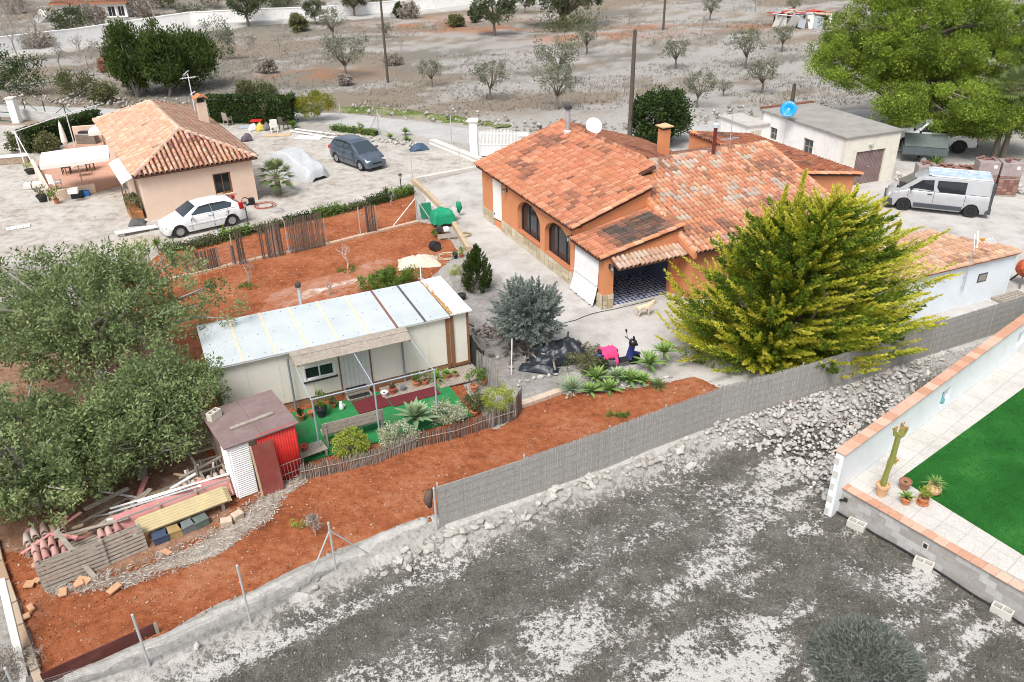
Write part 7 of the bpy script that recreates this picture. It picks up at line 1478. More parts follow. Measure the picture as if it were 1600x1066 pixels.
# picket screen of old canes
pk=thing('picket_screen','low ragged screen of old grey canes around the yard','screen',(0,0,0)); sp_=[g(*q)for q in((472,752),(521,741),(590,725),(652,700),(710,688),(762,670),(806,656))]
for i,(p,q)in enumerate(zip(sp_,sp_[1:])):
 reed_panel(pk,p,q,0,.52+.05*(i>3),reed_br if i>2 else attrmat('reed_old',[(0,(.22,.2,.17)),(.5,(.34,.31,.275)),(1,(.45,.42,.38))],.9),seed=60+i,dens=.024,ragged=.06,th=.07); MB().tube([(p[0],p[1]-.03,.35),(q[0],q[1]-.03,.36)],.012,5).build('rail',wood_old,pk)
pc_=[g(*q)for q in((806,656),(815,640),(806,612),(790,590))]
for i,(p,q)in enumerate(zip(pc_[:2],pc_[1:2])):reed_panel(pk,p,q,0,.8,reed_br,seed=70+i,dens=.03,ragged=.05,th=.05)
gp=thing('reed_screen','grey reed panel standing behind the potted plants','screen',(0,0,0)); p,q=g(746,593),g(777,613); reed_panel(gp,p,q,0,ht(746,593,548),reed_m,seed=81,dens=.022); MB().tube([(q[0],q[1],0),(q[0],q[1],.95)],.03,7).build('post',wood_old,gp)
dn=thing('dark_net_fence','dark netting fence at the end of the mobile home','fence',(0,0,0)); p,q=g(722,545),g(757,593); m_net=M('net_black',(.03,.032,.034),.95,.3,40); reed_panel(dn,p,q,0,1.05,attrmat('net_dark',[(0,(.02,.022,.022)),(1,(.05,.052,.05))]),seed=82,dens=.03,name='netting')
for t in(0,.5,1):MB().tube([(p[0]+(q[0]-p[0])*t,p[1]+(q[1]-p[1])*t,0),(p[0]+(q[0]-p[0])*t,p[1]+(q[1]-p[1])*t,1.15)],.03,7).build('post',black,dn)
wp=thing('white_pole','thin white pole standing in the grey gravel','pole',g(799,588)); MB().tube([(0,0,0),(.05,0,ht(799,588,530))],.022,7).build('shaft',white_paint,wp); MB().lathe([(.05,0),(.03,.05)],(0,0,0),8).build('foot',conc_light,wp)
# ---- firewood heap, tarp, stones
fw=thing('firewood_heap','heap of split grey firewood under the blue-grey cypress','firewood',(0,0,0)); fm=attrmat('firewood',[(0,(.10,.085,.07)),(.5,(.19,.165,.14)),(1,(.33,.29,.25))],.95,.01); rr=random.Random(12)
c0=[g(*q)for q in((762,528),(790,540),(815,555),(850,566),(880,556),(905,560))]
for i in range(150):
 c=rr.choice(c0); x,y=c[0]+rr.gauss(0,.45),c[1]+rr.gauss(0,.32); L=rr.uniform(.18,.5); a_=rr.uniform(0,3.14); z=rr.uniform(.06,.38); e=rr.uniform(-.25,.25); r_=rr.uniform(.025,.06)
 MB().tube([(x-L/2*math.cos(a_),y-L/2*math.sin(a_),max(.05,z-e*L/2)+.07),(x+L/2*math.cos(a_),y+L/2*math.sin(a_),max(.05,z+e*L/2)+.07)],[r_,r_*rr.uniform(.7,1)],5).build('log',fm,fw)
def crumple(name,label,cat,loc,rz,w_,d_,h_,m,seed,n=26,part='sheet'):
 t_=thing(name,label,cat,loc,rz); X,Y=np.meshgrid(np.linspace(-1,1,n),np.linspace(-1,1,n),indexing='ij'); r_=np.sqrt(X**2+Y**2); nz=fbm(X*2.2+seed,Y*2.2,seed,4); ex=1+.25*(fbm(X*1.5+3,Y*1.5+seed,seed+2)-.5); Z=h_*np.clip(1.05-r_**1.6*.75,0,1)*(.35+1.3*nz)+.1*h_*np.abs(np.sin(X*6+nz*9)); Z*=np.clip((1-np.maximum(abs(X),abs(Y)))*6,0,1);
 V=np.stack([X*w_/2*ex,Y*d_/2*ex,np.maximum(.01,Z)],-1).reshape(-1,3); ix=np.arange(n*n).reshape(n,n); o=npmesh(part,V,np.stack([ix[:-1,:-1],ix[1:,:-1],ix[1:,1:],ix[:-1,1:]],-1).reshape(-1,4),m,t_,smooth=True); o.modifiers.new('s','SOLIDIFY').thickness=.012; return t_
tarp_d=M('tarp_black_blue',(.02,.026,.034),.42,.3,4,spec=.5)
crumple('dark_tarp','crumpled black tarpaulin over the firewood heap','tarp',(*g(872,562)[:2],.1),.3,2.3,1.2,.65,tarp_d,3,34); crumple('dark_tarp','smaller strip of black tarpaulin at the cypress foot','tarp',(*g(842,580)[:2],.07),-.3,1.4,.55,.26,tarp_d,5)
sk=thing('stone_edging','pale flat stones set in the grey gravel','stones',(0,0,0)); rr=random.Random(8)
for(px,py,s)in((812,597,.11),(824,596,.1),(834,592,.09),(846,590,.12),(858,588,.12),(868,586,.1),(798,575,.12),(778,560,.14),(810,603,.08),(820,560,.09)):x,y,_=g(px,py,.08); stone(sk,(x,y,.11),s,rr,(4,5,6))
kb2=thing('bed_kerb','pale stone kerb between grey gravel and red earth','kerb',(0,0,0)); kq=[g(*q)for q in((808,638),(832,630),(855,622),(876,614))]
for p,q in zip(kq,kq[1:]):MB().beam((p[0],p[1],.09),(q[0]-(q[0]-p[0])*.03,q[1]-(q[1]-p[1])*.03,.09),.26,.16).build('kerb_stone',M('kerb_pink',(.52,.42,.34),.9,.15),kb2,bev=.02)
# ---- agave bed by the scooter
agave(892,612,.80,'large dark spiky plant at the left end of the agave bed','agave',46,.034,.05,7,name='spiky_plant',el=(15,86),curl=.12)
for(px,py,L,st,mt,n,lb)in((931,598,.62,.12,'aloe',26,'pale green agave second from the left in the bed'),(922,615,.48,.0,'aloe',22,'small agave in front of the second one'),(951,612,.55,.0,'aloe',24,'bright agave at the red earth edge'),(963,594,.52,.05,'agave',24,'agave just in front of the scooter rear wheel'),(984,598,.62,.0,'aloe',26,'wide agave in front of the scooter'),(1004,600,.5,.02,'aloe',22,'agave tucked behind the orange pot'),(1013,580,.66,.22,'aloe',28,'tall agave right of the scooter front wheel'),(1036,572,.55,.48,'aloe',26,'agave on a bare stem at the golden cypress edge')):agave(px,py,L*1.15,lb,mt,n,.068,st+.05,name='bed_agave')
agave(1028,606,.55,'dark narrow-leaved plant under the stemmed agave','palm',40,.022,.02,9,name='narrow_plant',el=(0,80),curl=.4)
plant('grey_shrub','straggly olive shrub between tarpaulin and scooter','shrub',912,585,mk_tree(311,1,(.72,.5,.4),.5,'mid',40,60,.2,.04,.45,.4,.03,.1))
potted(1014,602,.10,.18,'orange pot half hidden among the bed agaves',terracotta,None,0.); bs=thing('bed_stones','loose stones edging the agave bed','stones',(0,0,0)); rr=random.Random(9)
for k in range(26):t=rr.random(); x,y,_=g(880+t*170,620-t*26+rr.uniform(-4,5)); stone(bs,(x,y,.05),rr.uniform(.04,.10),rr,(4,5,6))
cb=thing('floor_cable','dark cable lying across the concrete yard to the porch','cable',(0,0,0)); MB().tube([(*g(px,py)[:2],.025)for px,py in((880,506),(900,501),(914,495),(926,491),(939,488),(960,484),(985,478),(1021,469))],.014,6).build('cord',dark_metal,cb); MB().lathe([(.02,0),(.02,.05)],(*g(1021,469)[:2],.01),8).build('plug',black,cb)
plant('weed_tuft','low green weeds on the red earth by the reed fence','weed',968,652,mk_tree(321,1,(.45,.16,.08),.09,'bright',20,30,.08,.03,.45,.3,.01,.03))
plant('dry_bush','pale dry twiggy bush on the red earth strip','bush',492,838,mk_bare(17,.8,.02,.6,5,M('dry_twig',(.4,.33,.27),.95),('dryb',4,.05,.03)))
plant('sprout_tuft','yellow-green sprouts beside the dry bush','weed',470,826,mk_tree(322,1,(.3,.12,.12),.12,'lime',14,20,.08,.03,.4,.3,.01,.03))
plant('corner_weeds','grey dead weeds in the bottom left corner','weed',8,1058,mk_tree(323,1,(.7,.6,.3),.3,'dryb',40,60,.22,.05,.2,.3,.02,.05))
# ================================================================== GARDEN FENCE AND RED GARDEN
gf=thing('garden_fence','broken reed and net fence across the red garden','fence',(0,0,0)); ke=[g(*q)for q in((200,455),(287,434),(400,407),(515,383),(590,364),(655,348))]
for p,q in zip(ke,ke[1:]):
 L=math.hypot(q[0]-p[0],q[1]-p[1]); n=int(L/.8)+1
 for k in range(n):a_,b_=k/n,(k+1)/n-.012; MB().beam((p[0]+(q[0]-p[0])*a_,p[1]+(q[1]-p[1])*a_,.07),(p[0]+(q[0]-p[0])*b_,p[1]+(q[1]-p[1])*b_,.07),.2,.14).build('kerb_stone',M('kerb_tan',(.50,.36,.26),.9,.15),gf,bev=.015)
for(px,py,tp)in((259,441,389),(368,414,366),(452,397,345),(511,383,341),(564,370,324),(590,364,321)):x,y,_=g(px,py); MB().tube([(x,y,0),(x,y,ht(px,py,tp))],.025,7).build('post',galv,gf)
for(p,q,tp,m_,gp_,d_,nm)in(((455,398),(510,386),343,reed_br,0,.02,'brown_reed_panel'),((573,368),(590,365),322,reed_br,.35,.03,'reed_remnant'),((420,405),(446,400),352,reed_br,.42,.04,'net_panel'),((375,415),(416,406),364,reed_br,.44,.05,'net_panel'),((294,432),(372,415),398,reed_br,.45,.045,'low_net_panel'),((226,447),(248,443),398,reed_br,.32,.035,'net_panel')):
 P,Q=g(*p),g(*q); h_=ht(p[0],p[1],tp); reed_panel(gf,P,Q,.08,h_,m_,nm,d_,.03,int(p[0]),.04,gp_)
 if gp_:
  mb=MB()
  for k in range(7):z=.12+(h_-.15)*k/6; mb.beam((P[0],P[1],z),(Q[0],Q[1],z),.008)
  mb.build('net_strand',wire_m,gf)
# big corner tripod post
tp_=thing('fence_tripod','grey braced corner post beside the green tarpaulin','post',g(652,345)); h_=ht(652,345,303); MB().tube([(0,0,0),(0,0,h_)],.035,8).build('post',galv,tp_); e=g(612,356); MB().tube([(0,0,h_*.85),(e[0]-tp_.location[0],e[1]-tp_.location[1],0)],.022,7).build('brace',galv,tp_); e=g(676,348); MB().tube([(0,0,h_*.85),(e[0]-tp_.location[0],e[1]-tp_.location[1],0)],.022,7).build('brace',galv,tp_)
# low retaining wall along the yard
rw=thing('retaining_wall','low tan wall between gravel yard and concrete yard','wall',(0,0,0)); rq=[g(*q)for q in((646,286),(662,300),(680,318),(700,338),(716,366),(733,395))]
for p,q in zip(rq,rq[1:]):MB().beam((p[0],p[1],.14),(q[0]-(q[0]-p[0])*.02,q[1]-(q[1]-p[1])*.02,.14),.22,.28).build('wall_section',M('wall_tan',(.46,.36,.25),.9,.2,3,dirt=(.5,.45,.38)),rw,bev=.02)
rw2=thing('boundary_kerb','concrete kerb with wire posts from the gate to the low tan wall','kerb',(0,0,0)); p,q=g(648,284),g(752,264); MB().beam((p[0],p[1],.12),(q[0],q[1],.12),.25,.24).build('kerb',conc_light,rw2,bev=.02)
for(px,py,tp)in((645,285,245),(686,277,270),(719,270,222)):x,y,_=g(px,py); MB().tube([(x,y,0),(x,y,ht(px,py,tp))],.022,7).build('post',galv,rw2)
x,y,_=g(645,285); e=g(672,288); MB().tube([(x,y,ht(645,285,250)),(e[0],e[1],.05)],.018,6).build('brace',galv,rw2)
cw=thing('white_capping','white capped low wall leading to the white gate','wall',(0,0,0)); p,q=g(675,224),g(750,254); MB().beam((p[0],p[1],.12),(q[0],q[1],.12),.4,.24).build('base',white_wall,cw); MB().beam((p[0],p[1],.262),(q[0],q[1],.262),.5,.04).build('capping',conc_light,cw)
# saplings in the red garden
for(px,py,h_,sd,white,lb)in((543,421,1.5,5,1,'whitewashed leafless sapling in the red garden'),(389,446,1.6,6,0,'leafless sapling with a ring of weeds in the red garden'),(517,462,.9,7,0,'tiny twiggy sapling on the white lime dust'),(612,322,1.0,8,0,'bare shrub near the top of the red garden'),(722,452,1.4,9,0,'bare sapling growing from a black pot by the sheet roof')):
 plant('sapling',lb,'tree',px,py,mk_bare(sd,h_,.035,.6,4,M('bark_white',(.6,.57,.53),.95,.15)if white else bark_grey))
for(px,py,lb)in((389,450,'weeds ringing the leafless sapling'),(543,424,'weeds at the whitewashed sapling foot')):plant('weed_ring',lb,'weed',px,py,mk_tree(int(px),1,(.5,.4,.06),.08,'bright',26,24,.1,.035,.4,.5,.01,.03))
pt=thing('black_bucket','black bucket pot behind the mobile home corner','pot',g(722,470)); pot(pt,.17,.3,M('pot_black',(.03,.035,.04),.6));
plant('low_green_bush','low leafy green bush behind the pale sheet roof','bush',615,448,mk_tree(341,1,(1.25,.55,.36),.42,'bright',90,70,.22,.045,.5,.45,.03,.1),rz=R(20))
# tarp heap, covered machine, hoses
crumple('pale_tarp','cream tarpaulin spread over a low mound in the red garden','tarp',(*g(654,412)[:2],.03),.2,1.9,1.3,.32,M('tarp_cream',(.60,.52,.43),.8,.1,4),11,32)
gt=thing('covered_machine','machine under a bright green tarpaulin by the corner post','tarp',g(692,352),R(20)); gtm=M('tarp_green',(.01,.26,.13),.55,.12,3); V=[]; n=18
for i in range(n+1):
 for j in range(n+1):
  x,y=-.55+1.1*i/n,-.42+.84*j/n; e=max(abs(x)/.55,abs(y)/.42); z=.85-.1*abs(x)+.05*math.sin(x*9+y*5)if e<.82 else .85*(1-(e-.82)/.18*.75)+.03*math.sin(x*14+y*11); V.append((x*(1+.08*(e>.8)),y*(1+.08*(e>.8)),z))
o=npmesh('tarp',V,[(i*(n+1)+j,(i+1)*(n+1)+j,(i+1)*(n+1)+j+1,i*(n+1)+j+1)for i in range(n)for j in range(n)],gtm,gt,smooth=True); MB().box(-.4,-.32,.02,.4,.32,.3).build('machine_base',dark_metal,gt)
ng=thing('green_net','flat green netting hung beside the covered machine','net',g(667,342),R(25)); MB().obox((0,.05,.45),(.62,.02,.75),0,R(-18)).build('sheet',M('net_green',(.02,.2,.11),.8,.2,25),ng); MB().tube([(-.31,.0,0),(-.31,.16,.85)],.015,6).build('stick',galv,ng)
n2_=thing('green_net_roll','green netting draped over the yard post','net',g(717,338)); MB().tube([(0,0,.2),(.05,0,.45),(0,0,.72),(-.08,0,.8)],[.06,.16,.13,.05],9).build('bundle',MATS['tarp_green'],n2_,smooth=True); MB().tube([(.04,.05,0),(.04,.05,1.1)],.02,6).build('post',galv,n2_)
wb=thing('leaning_board','white panel leaning between green nets','panel',g(708,345),R(-60)); MB().obox((0,0,.35),(.5,.03,.75),0,R(-20)).build('panel',conc_light,wb); MB().obox((0,-.13,.02),(.5,.1,.04)).build('foot',wood_old,wb)
def pallet(name,label,loc,rz,tilt=0.,w_=1.1,d_=.8,lift=0.):
 t_=thing(name,label,'pallet',loc,rz); t_.rotation_euler=(tilt,0,rz)
 for k in range(7):MB().box(-w_/2,-d_/2+k*d_/7+.01,.105,w_/2,-d_/2+(k+1)*d_/7-.02,.125).build('slat',wood_old,t_)
 for x in(-w_/2,-.045,w_/2-.09):MB().box(x,-d_/2,.025,x+.09,d_/2,.104).build('bearer',wood_old,t_)
 for y in(-d_/2,-.05,d_/2-.1):MB().box(-w_/2,y,0,w_/2,y+.1,.0249).build('base_board',wood_old,t_)
 return t_
pallet('wooden_pallet','grey pallet in front of the covered machine',g(700,372),R(12),0,1.0,.6)
en=thing('motor','small dark motor with a white tank on the pallet','motor',(*g(690,366)[:2],.126),R(15)); MB().box(-.25,-.15,0,.05,.15,.26).lathe([(.12,.1),(.12,.32)],(-.1,0,0),10).build('engine',dark_metal,en,bev=.03); MB().box(.1,-.12,0,.38,.12,.22).build('tank',white_paint,en,bev=.04)
def coil(name,label,px,py,r_,m,n=5,seed=1,z=.03):
 t_=thing(name,label,'hose',g(px,py)); rr=random.Random(seed); pts=[]
 for k in range(n*18):a_=k*2*math.pi/18; q=r_*(1+.22*math.sin(a_*.37+seed)+rr.uniform(-.05,.05)); pts.append((q*math.cos(a_),q*math.sin(a_),z+.012*(k//18)+.01*math.sin(k)))
 MB().tube(pts,.016,5).build('coil',m,t_,smooth=True); MB().lathe([(.022,0),(.022,.06)],(pts[-1][0],pts[-1][1],.02),7).build('nozzle',dark_metal,t_); return t_
hy=M('hose_tan',(.42,.33,.17),.6); coil('coiled_hose','tan hose coiled on the concrete yard',727,368,.26,hy,5,1); coil('tangled_hose','pale tangled hose beside the cream tarpaulin',697,402,.38,M('hose_pale',(.5,.45,.33),.6),4,2); coil('red_hose','red cable tangle on the gravel behind the white hatchback',414,322,.5,M('hose_red',(.35,.09,.07),.6),3,3)
ty=thing('black_drum','black drum lying beside the tangled hose','drum',g(680,392),R(35)); MB().lathe([(.2,-.2),(.24,-.19),(.24,.19),(.2,.2),(.18,.17),(.01,.16)],(0,0,.24),16,Matrix.Rotation(R(80),4,'X')).build('shell',black,ty); MB().lathe([(.17,.175),(.01,.178)],(0,0,.24),14,Matrix.Rotation(R(80),4,'X')).build('base',dark_in,ty)
potted(721,402,.11,.16,'red pot with a bright plant beside the path',M('pot_red',(.42,.10,.07),.7),'lime',ps=.8); potted(712,404,.1,.14,'black pot left of the red one by the path',black,'mid',ps=.6)
potted(678,372,.09,.15,'orange pot with a green sprig by the kerb',terracotta,'bush',ps=.7); plant('grass_tuft','pale dry grass tuft right of the mobile home roof','grass',712,430,mk_tree(331,1,(.35,.3,.2),.25,'lime',20,40,.12,.05,.15,.3,.01,.05))
# planted border along the gravel yard
bp=[(255,392),(300,388),(345,378),(395,365),(445,352),(490,342),(536,332),(575,321),(612,312),(648,303)]
nm_=('at the white car front','beneath the white car door','by the red pot','below the first garden lantern','left of the brown reed panel','behind the brown reed panel','right of the brown reed panel','at the middle of the gravel edge','below the second garden lantern')
for i,(p,q)in enumerate(zip(bp,bp[1:])):hedge('border_plants','low border plants '+nm_[i],g(p[0],p[1]),g(q[0]-3,q[1]),.6+.2*(i%2),.26+.1*((i*7)%3),900,.05,('mid','dark','bright')[i%3]if i!=1 else 'mid')
for(px,py,s,lb)in((552,322,.2,'pale rock in the border plants'),(377,368,.13,'small rock beside the red pot')):t_=thing('border_rock',lb,'rock',g(px,py)); stone(t_,(0,0,.1),s,random.Random(int(px)),(4,5,6)); stone(t_,(.2,.05,.05),s*.5,random.Random(int(px)),(4,5,6))
agave(247,392,.55,'small palm-like agave left of the white hatchback','bright',24,.045,.3,name='yard_agave',el=(-10,80),curl=.3); agave(604,306,.6,'bushy agave before the second garden lantern','palm',30,.04,.15,name='yard_agave',el=(-5,85),curl=.25)
agave(458,200,.75,'pale agave behind the scrap boards','bright',26,.07,.1,name='yard_agave'); agave(610,219,.55,'left agave of the flower bed by the lane','aloe',24,.06,.15,name='yard_agave'); agave(634,212,.65,'middle agave of the flower bed by the lane','aloe',26,.06,.2,name='yard_agave'); agave(636,222,.55,'front agave of the flower bed by the lane','bright',24,.06,.05,name='yard_agave')
def garden_lamp(px,py,tp,label):
 t_=thing('garden_lantern',label,'lamp',g(px,py)); h_=ht(px,py,tp); MB().tube([(0,0,0),(0,0,h_-.3)],.03,8).lathe([(.09,0),(.05,.06),(.03,.1)],(0,0,0),10).build('post',dark_metal,t_); MB().lathe([(.06,h_-.3),(.10,h_-.1)],(0,0,0),8).build('lantern_glass',M('lantern_glass',(.55,.55,.5),.2),t_); MB().lathe([(.13,h_-.1),(.08,h_-.03),(.01,h_)],(0,0,0),8).build('cap',dark_metal,t_)
garden_lamp(388,350,315,'black garden lantern behind the white hatchback'); garden_lamp(627,297,271,'black garden lantern at the end of the gravel yard')
potted(352,372,.14,.2,'small conical conifer in a red pot by the white hatchback',M('pot_red',(.42,.10,.07),.7),'cone',ps=1.1)
sb=thing('black_case','black plastic case standing at the peach house corner','case',g(394,320),R(30)); MB().box(-.16,-.1,0,.16,.1,.38).build('shell',black,sb,bev=.03); MB().tube([(-.08,0,.38),(-.08,0,.43),(.08,0,.43),(.08,0,.38)],.012,6).build('handle',black,sb)
sb=thing('steering_wheel_stand','black ring-shaped stand beside the black case','stand',g(384,322)); MB().tube([(.2*math.cos(k*.35),.1,.25+.2*math.sin(k*.35))for k in range(19)],.025,6).build('ring',black,sb); MB().box(-.12,0,0,.12,.2,.06).build('base',black,sb)
crumple('grey_rag','bundle of grey rags lying on the gravel','rags',g(433,330),.4,.7,.5,.18,M('rag_grey',(.35,.34,.33),.9),21,16)
bd=thing('white_board','white board lying on stones left of the white hatchback','board',g(214,364),R(35)); MB().obox((0,0,.18),(2.0,.5,.04),0,0,.05).build('board',white_paint,bd); MB().obox((-.7,0,.07),(.2,.3,.14)).build('support',conc_light,bd); MB().obox((.7,0,.07),(.2,.3,.14)).build('support',conc_light,bd)
crumple('gravel_mound','pale gravel mound beside the white board','mound',g(212,382),.4,2.2,1.3,.35,m_gravel,31,20)
sp2=thing('slatted_panel','white slatted panel lying at the left edge','panel',g(29,356),R(28))
for k in range(7):MB().box(-.55+k*.16,-.25,.02,-.55+k*.16+.14,.25,.05).build('slat',white_paint,sp2)
# ---- planter beside the peach house door
plb=thing('wooden_planter','wooden planter of shrubs at the side of the peach house','planter',WF.w(-.45,1.3),WF.a); MB().box(-.3,-.9,0,.3,.9,.45).build('box',M('planter_orange',(.38,.17,.07),.7,.2),plb,bev=.02); box_leaves(np.random.default_rng(4),(0,0),(0,1.5),.5,.55,900,.06,'mid',plb); plb.children[-1].location=(0,-.75,.45); MB().box(-.31,-.95,.45,-.25,-.88,1.7).box(-.31,.88,.45,-.25,.95,1.7).build('trellis',wood_brown,plb)
crumple('sack_heap','dark sacks heaped at the planter foot','sacks',WF.w(-.6,-.2),.2,.9,.7,.3,M('sack_dark',(.1,.1,.1),.9),41,16)
# ================================================================== PEACH HOUSE TERRACE
tf=M('terrace_tile',(.50,.29,.21),.7,.12,4,dirt=(.55,.4,.32))
tq=[g(*q)for q in((58,255),(120,224),(168,222),(190,290),(150,300),(82,313))]
tt_=thing('tiled_terrace','raised terracotta tiled terrace beside the peach house','terrace',(0,0,0)); MB().prism([p[:2]for p in tq],0,.12).build('floor',tf,tt_)
def lowwall(a,b,h_,w_=.2,nm='low_wall'):p,q=g(*a),g(*b); return MB().beam((p[0],p[1],h_/2),(q[0],q[1],h_/2),w_,h_).build(nm,peach_wall,tt_)
lowwall((53,262),(80,312),.55); lowwall((81,313),(150,300),.5); lowwall((120,226),(170,222),1.25)
bb=MB(); p=g(140,226); bo_=thing('stone_barbecue','stone barbecue built against the terrace back wall','barbecue',p,R(-5)); MB().box(-.7,-.35,0,.7,.2,.75).build('base',M('bbq_stone',(.2,.17,.14),.9,.4,6),bo_,bev=.03); MB().box(-.55,-.3,.75,.55,.15,.82).build('slab',concrete,bo_); MB().box(-.45,-.28,.821,.45,.1,.95).build('hearth',dark_in,bo_)
def parasol(name,label,px,py,h_,half,depth,m,rz):
 t_=thing(name,label,'parasol',g(px,py),rz); MB().tube([(0,0,0),(0,0,h_+.35)],.03,8).build('pole',wood_pale,t_); MB().lathe([(.3,0),(.3,.06),(.05,.1)],(0,0,0),12).build('base',concrete,t_)
 a_,b_=half,depth; rim=[(-a_,-b_),(0,-b_*1.02),(a_,-b_),(a_*1.02,0),(a_,b_),(0,b_*1.02),(-a_,b_),(-a_*1.02,0)]; V=[(0,0,h_+.38)]+[(x*.5,y*.5,h_+.22-.02)for x,y in rim]+[(x,y,h_)for x,y in rim]+[(x,y,h_-.2)for x,y in rim]
 F=[(0,1+k,1+(k+1)%8)for k in range(8)]; q=[(1+k,9+k,9+(k+1)%8,1+(k+1)%8)for k in range(8)]+[(9+k,17+k,17+(k+1)%8,9+(k+1)%8)for k in range(8)]
 o=MB().add(V,F+q).build('canopy',m,t_); o.modifiers.new('s','SOLIDIFY').thickness=.01
 rb_=MB()
 for x,y in rim:rb_.beam((0,0,h_+.33),(x,y,h_-.02),.02)
 rb_.build('ribs',wood_pale,t_); return t_
cvp=M('parasol_white',(.76,.74,.70),.9,.04,3); q_=parasol('large_parasol','large white rectangular parasol over the terrace table',118,275,2.1,1.75,1.55,cvp,R(25)); e=g(117,243,2.2); q_.location=(e[0],e[1],.12); parasol('small_parasol','small white parasol against the peach house wall',170,252,2.05,.7,.6,cvp,R(20))
cp=thing('closed_parasol','folded white parasol standing at the back of the terrace','parasol',g(106,240)); MB().lathe([(.04,.5),(.20,.8),(.17,1.3),(.10,1.9),(.02,2.15)],(0,0,0),9).build('canopy',cvp,cp); MB().tube([(0,0,0),(0,0,2.25)],.025,7).build('pole',wood_pale,cp)
tb=thing('terrace_table','dark dining table under the large parasol','table',(*g(124,272)[:2],.12),R(30)); MB().box(-.8,-.45,.70,.8,.45,.75).build('top',wood_brown,tb)
for x,y in((-.72,-.4),(.66,-.4),(-.72,.34),(.66,.34)):MB().box(x,y,0,x+.06,y+.06,.699).build('leg',wood_brown,tb)
def chair(name,label,loc,rz,m,cat='chair'):
 t_=thing(name,label,cat,loc,rz); MB().box(-.25,-.25,.40,.25,.25,.45).build('seat',m,t_,bev=.02); MB().obox((0,.25,.72),(.5,.04,.55),0,-.12).build('backrest',m,t_,bev=.02)
 for x,y in((-.24,-.24),(.19,-.24),(-.24,.19),(.19,.19)):MB().box(x,y,0,x+.05,y+.05,.399).build('leg',m,t_)
 for x in(-.27,.23):MB().box(x,-.22,.60,x+.04,.24,.64).build('armrest',m,t_); MB().box(x,-.22,.45,x+.04,-.18,.599).build('arm_post',m,t_)
 return t_
wk=M('wicker_dark',(.07,.045,.04),.8,.3,30); chair('wicker_chair','dark wicker chair left of the terrace table',(*g(106,274)[:2],.12),R(110),wk); chair('wicker_chair','dark wicker chair right of the terrace table',(*g(143,268)[:2],.12),R(-60),wk)
chair('wicker_chair','dark chair against the peach house beneath the small parasol',(*g(162,250)[:2],.12),R(-70),wk)
crumple('clothes_pile','pale clothes draped over the front of the terrace table','clothes',(*g(127,279)[:2],.78),.5,.8,.6,.2,M('clothes_pale',(.52,.42,.36),.9,.2,8),51,16)
def crate(name,label,loc,rz,m,s=(.5,.36,.26)):
 t_=thing(name,label,'crate',loc,rz); w_,d_,h_=s; MB().box(-w_/2,-d_/2,0,w_/2,d_/2,.02).build('base',m,t_); mb=MB()
 for k in range(3):z=.03+k*h_/3; mb.box(-w_/2,-d_/2,z,w_/2,-d_/2+.015,z+h_/3-.02).box(-w_/2,d_/2-.015,z,w_/2,d_/2,z+h_/3-.02).box(-w_/2,-d_/2+.0151,z,-w_/2+.015,d_/2-.0151,z+h_/3-.02).box(w_/2-.015,-d_/2+.0151,z,w_/2,d_/2-.0151,z+h_/3-.02)
 for x,y in((-w_/2,-d_/2),(w_/2-.03,-d_/2),(-w_/2,d_/2-.03),(w_/2-.03,d_/2-.03)):mb.box(x+.001,y+.001,.02,x+.029,y+.029,h_)
 mb.build('sides',m,t_); return t_
crate('plastic_crate','white plastic crate on the terrace wall',(*g(115,302,.5)[:2],.505),R(15),white_paint); crate('plastic_crate','black plastic crate on the ground before the terrace wall',g(122,309),R(15),black,(.6,.4,.34)); crate('plastic_crate','blue plastic crate on the ground before the terrace wall',g(134,306),R(15),M('crate_blue',(.03,.2,.55),.5),(.42,.35,.28))
potted(68,315,.3,.38,'big black tub with a leafy plant at the terrace corner',M('pot_black',(.03,.035,.04),.6),'mid',ps=1.6); potted(89,318,.15,.26,'orange pot with a green plant before the terrace wall',terracotta,'bush',ps=1.8); potted(48,272,.28,.3,'dark bowl of orange flowers left of the terrace',M('pot_black',(.03,.035,.04),.6),'lime',ps=1.2)
chair('white_chair','white plastic chair inside the terrace corner',(*g(90,300)[:2],.12),R(160),white_paint)
pk2=thing('white_sack','white wrapped bale lying left of the terrace','bale',g(54,294),R(20)); MB().box(-.5,-.3,0,.5,.3,.35).build('bale',M('bale_white',(.66,.64,.6),.8,.1),pk2,bev=.08); MB().box(-.1,-.305,.0,-.05,.305,.355).build('strap',dark_metal,pk2)
pe=thing('pole_frame','thin white pole frame arching over the terrace','frame',(0,0,0)); P=[g(40,262),g(125,226),g(57,262),(*g(163,225)[:2],0)]
zf=ht(40,262,206); a,b_,c_=g(40,262),g(118,232),g(76,315)
MB().tube([(a[0],a[1],0),(a[0],a[1],zf)],.035,7).build('post',white_paint,pe); MB().tube([(b_[0],b_[1],0),(b_[0],b_[1],zf)],.035,7).build('post',white_paint,pe); MB().tube([(c_[0],c_[1],0),(c_[0],c_[1],1.2),(a[0],a[1],zf)],.03,7).build('strut',white_paint,pe); e=g(168,214); MB().tube([(a[0],a[1],zf),(b_[0],b_[1],zf+.05),(e[0],e[1],zf)],.03,7).build('beam',white_paint,pe)
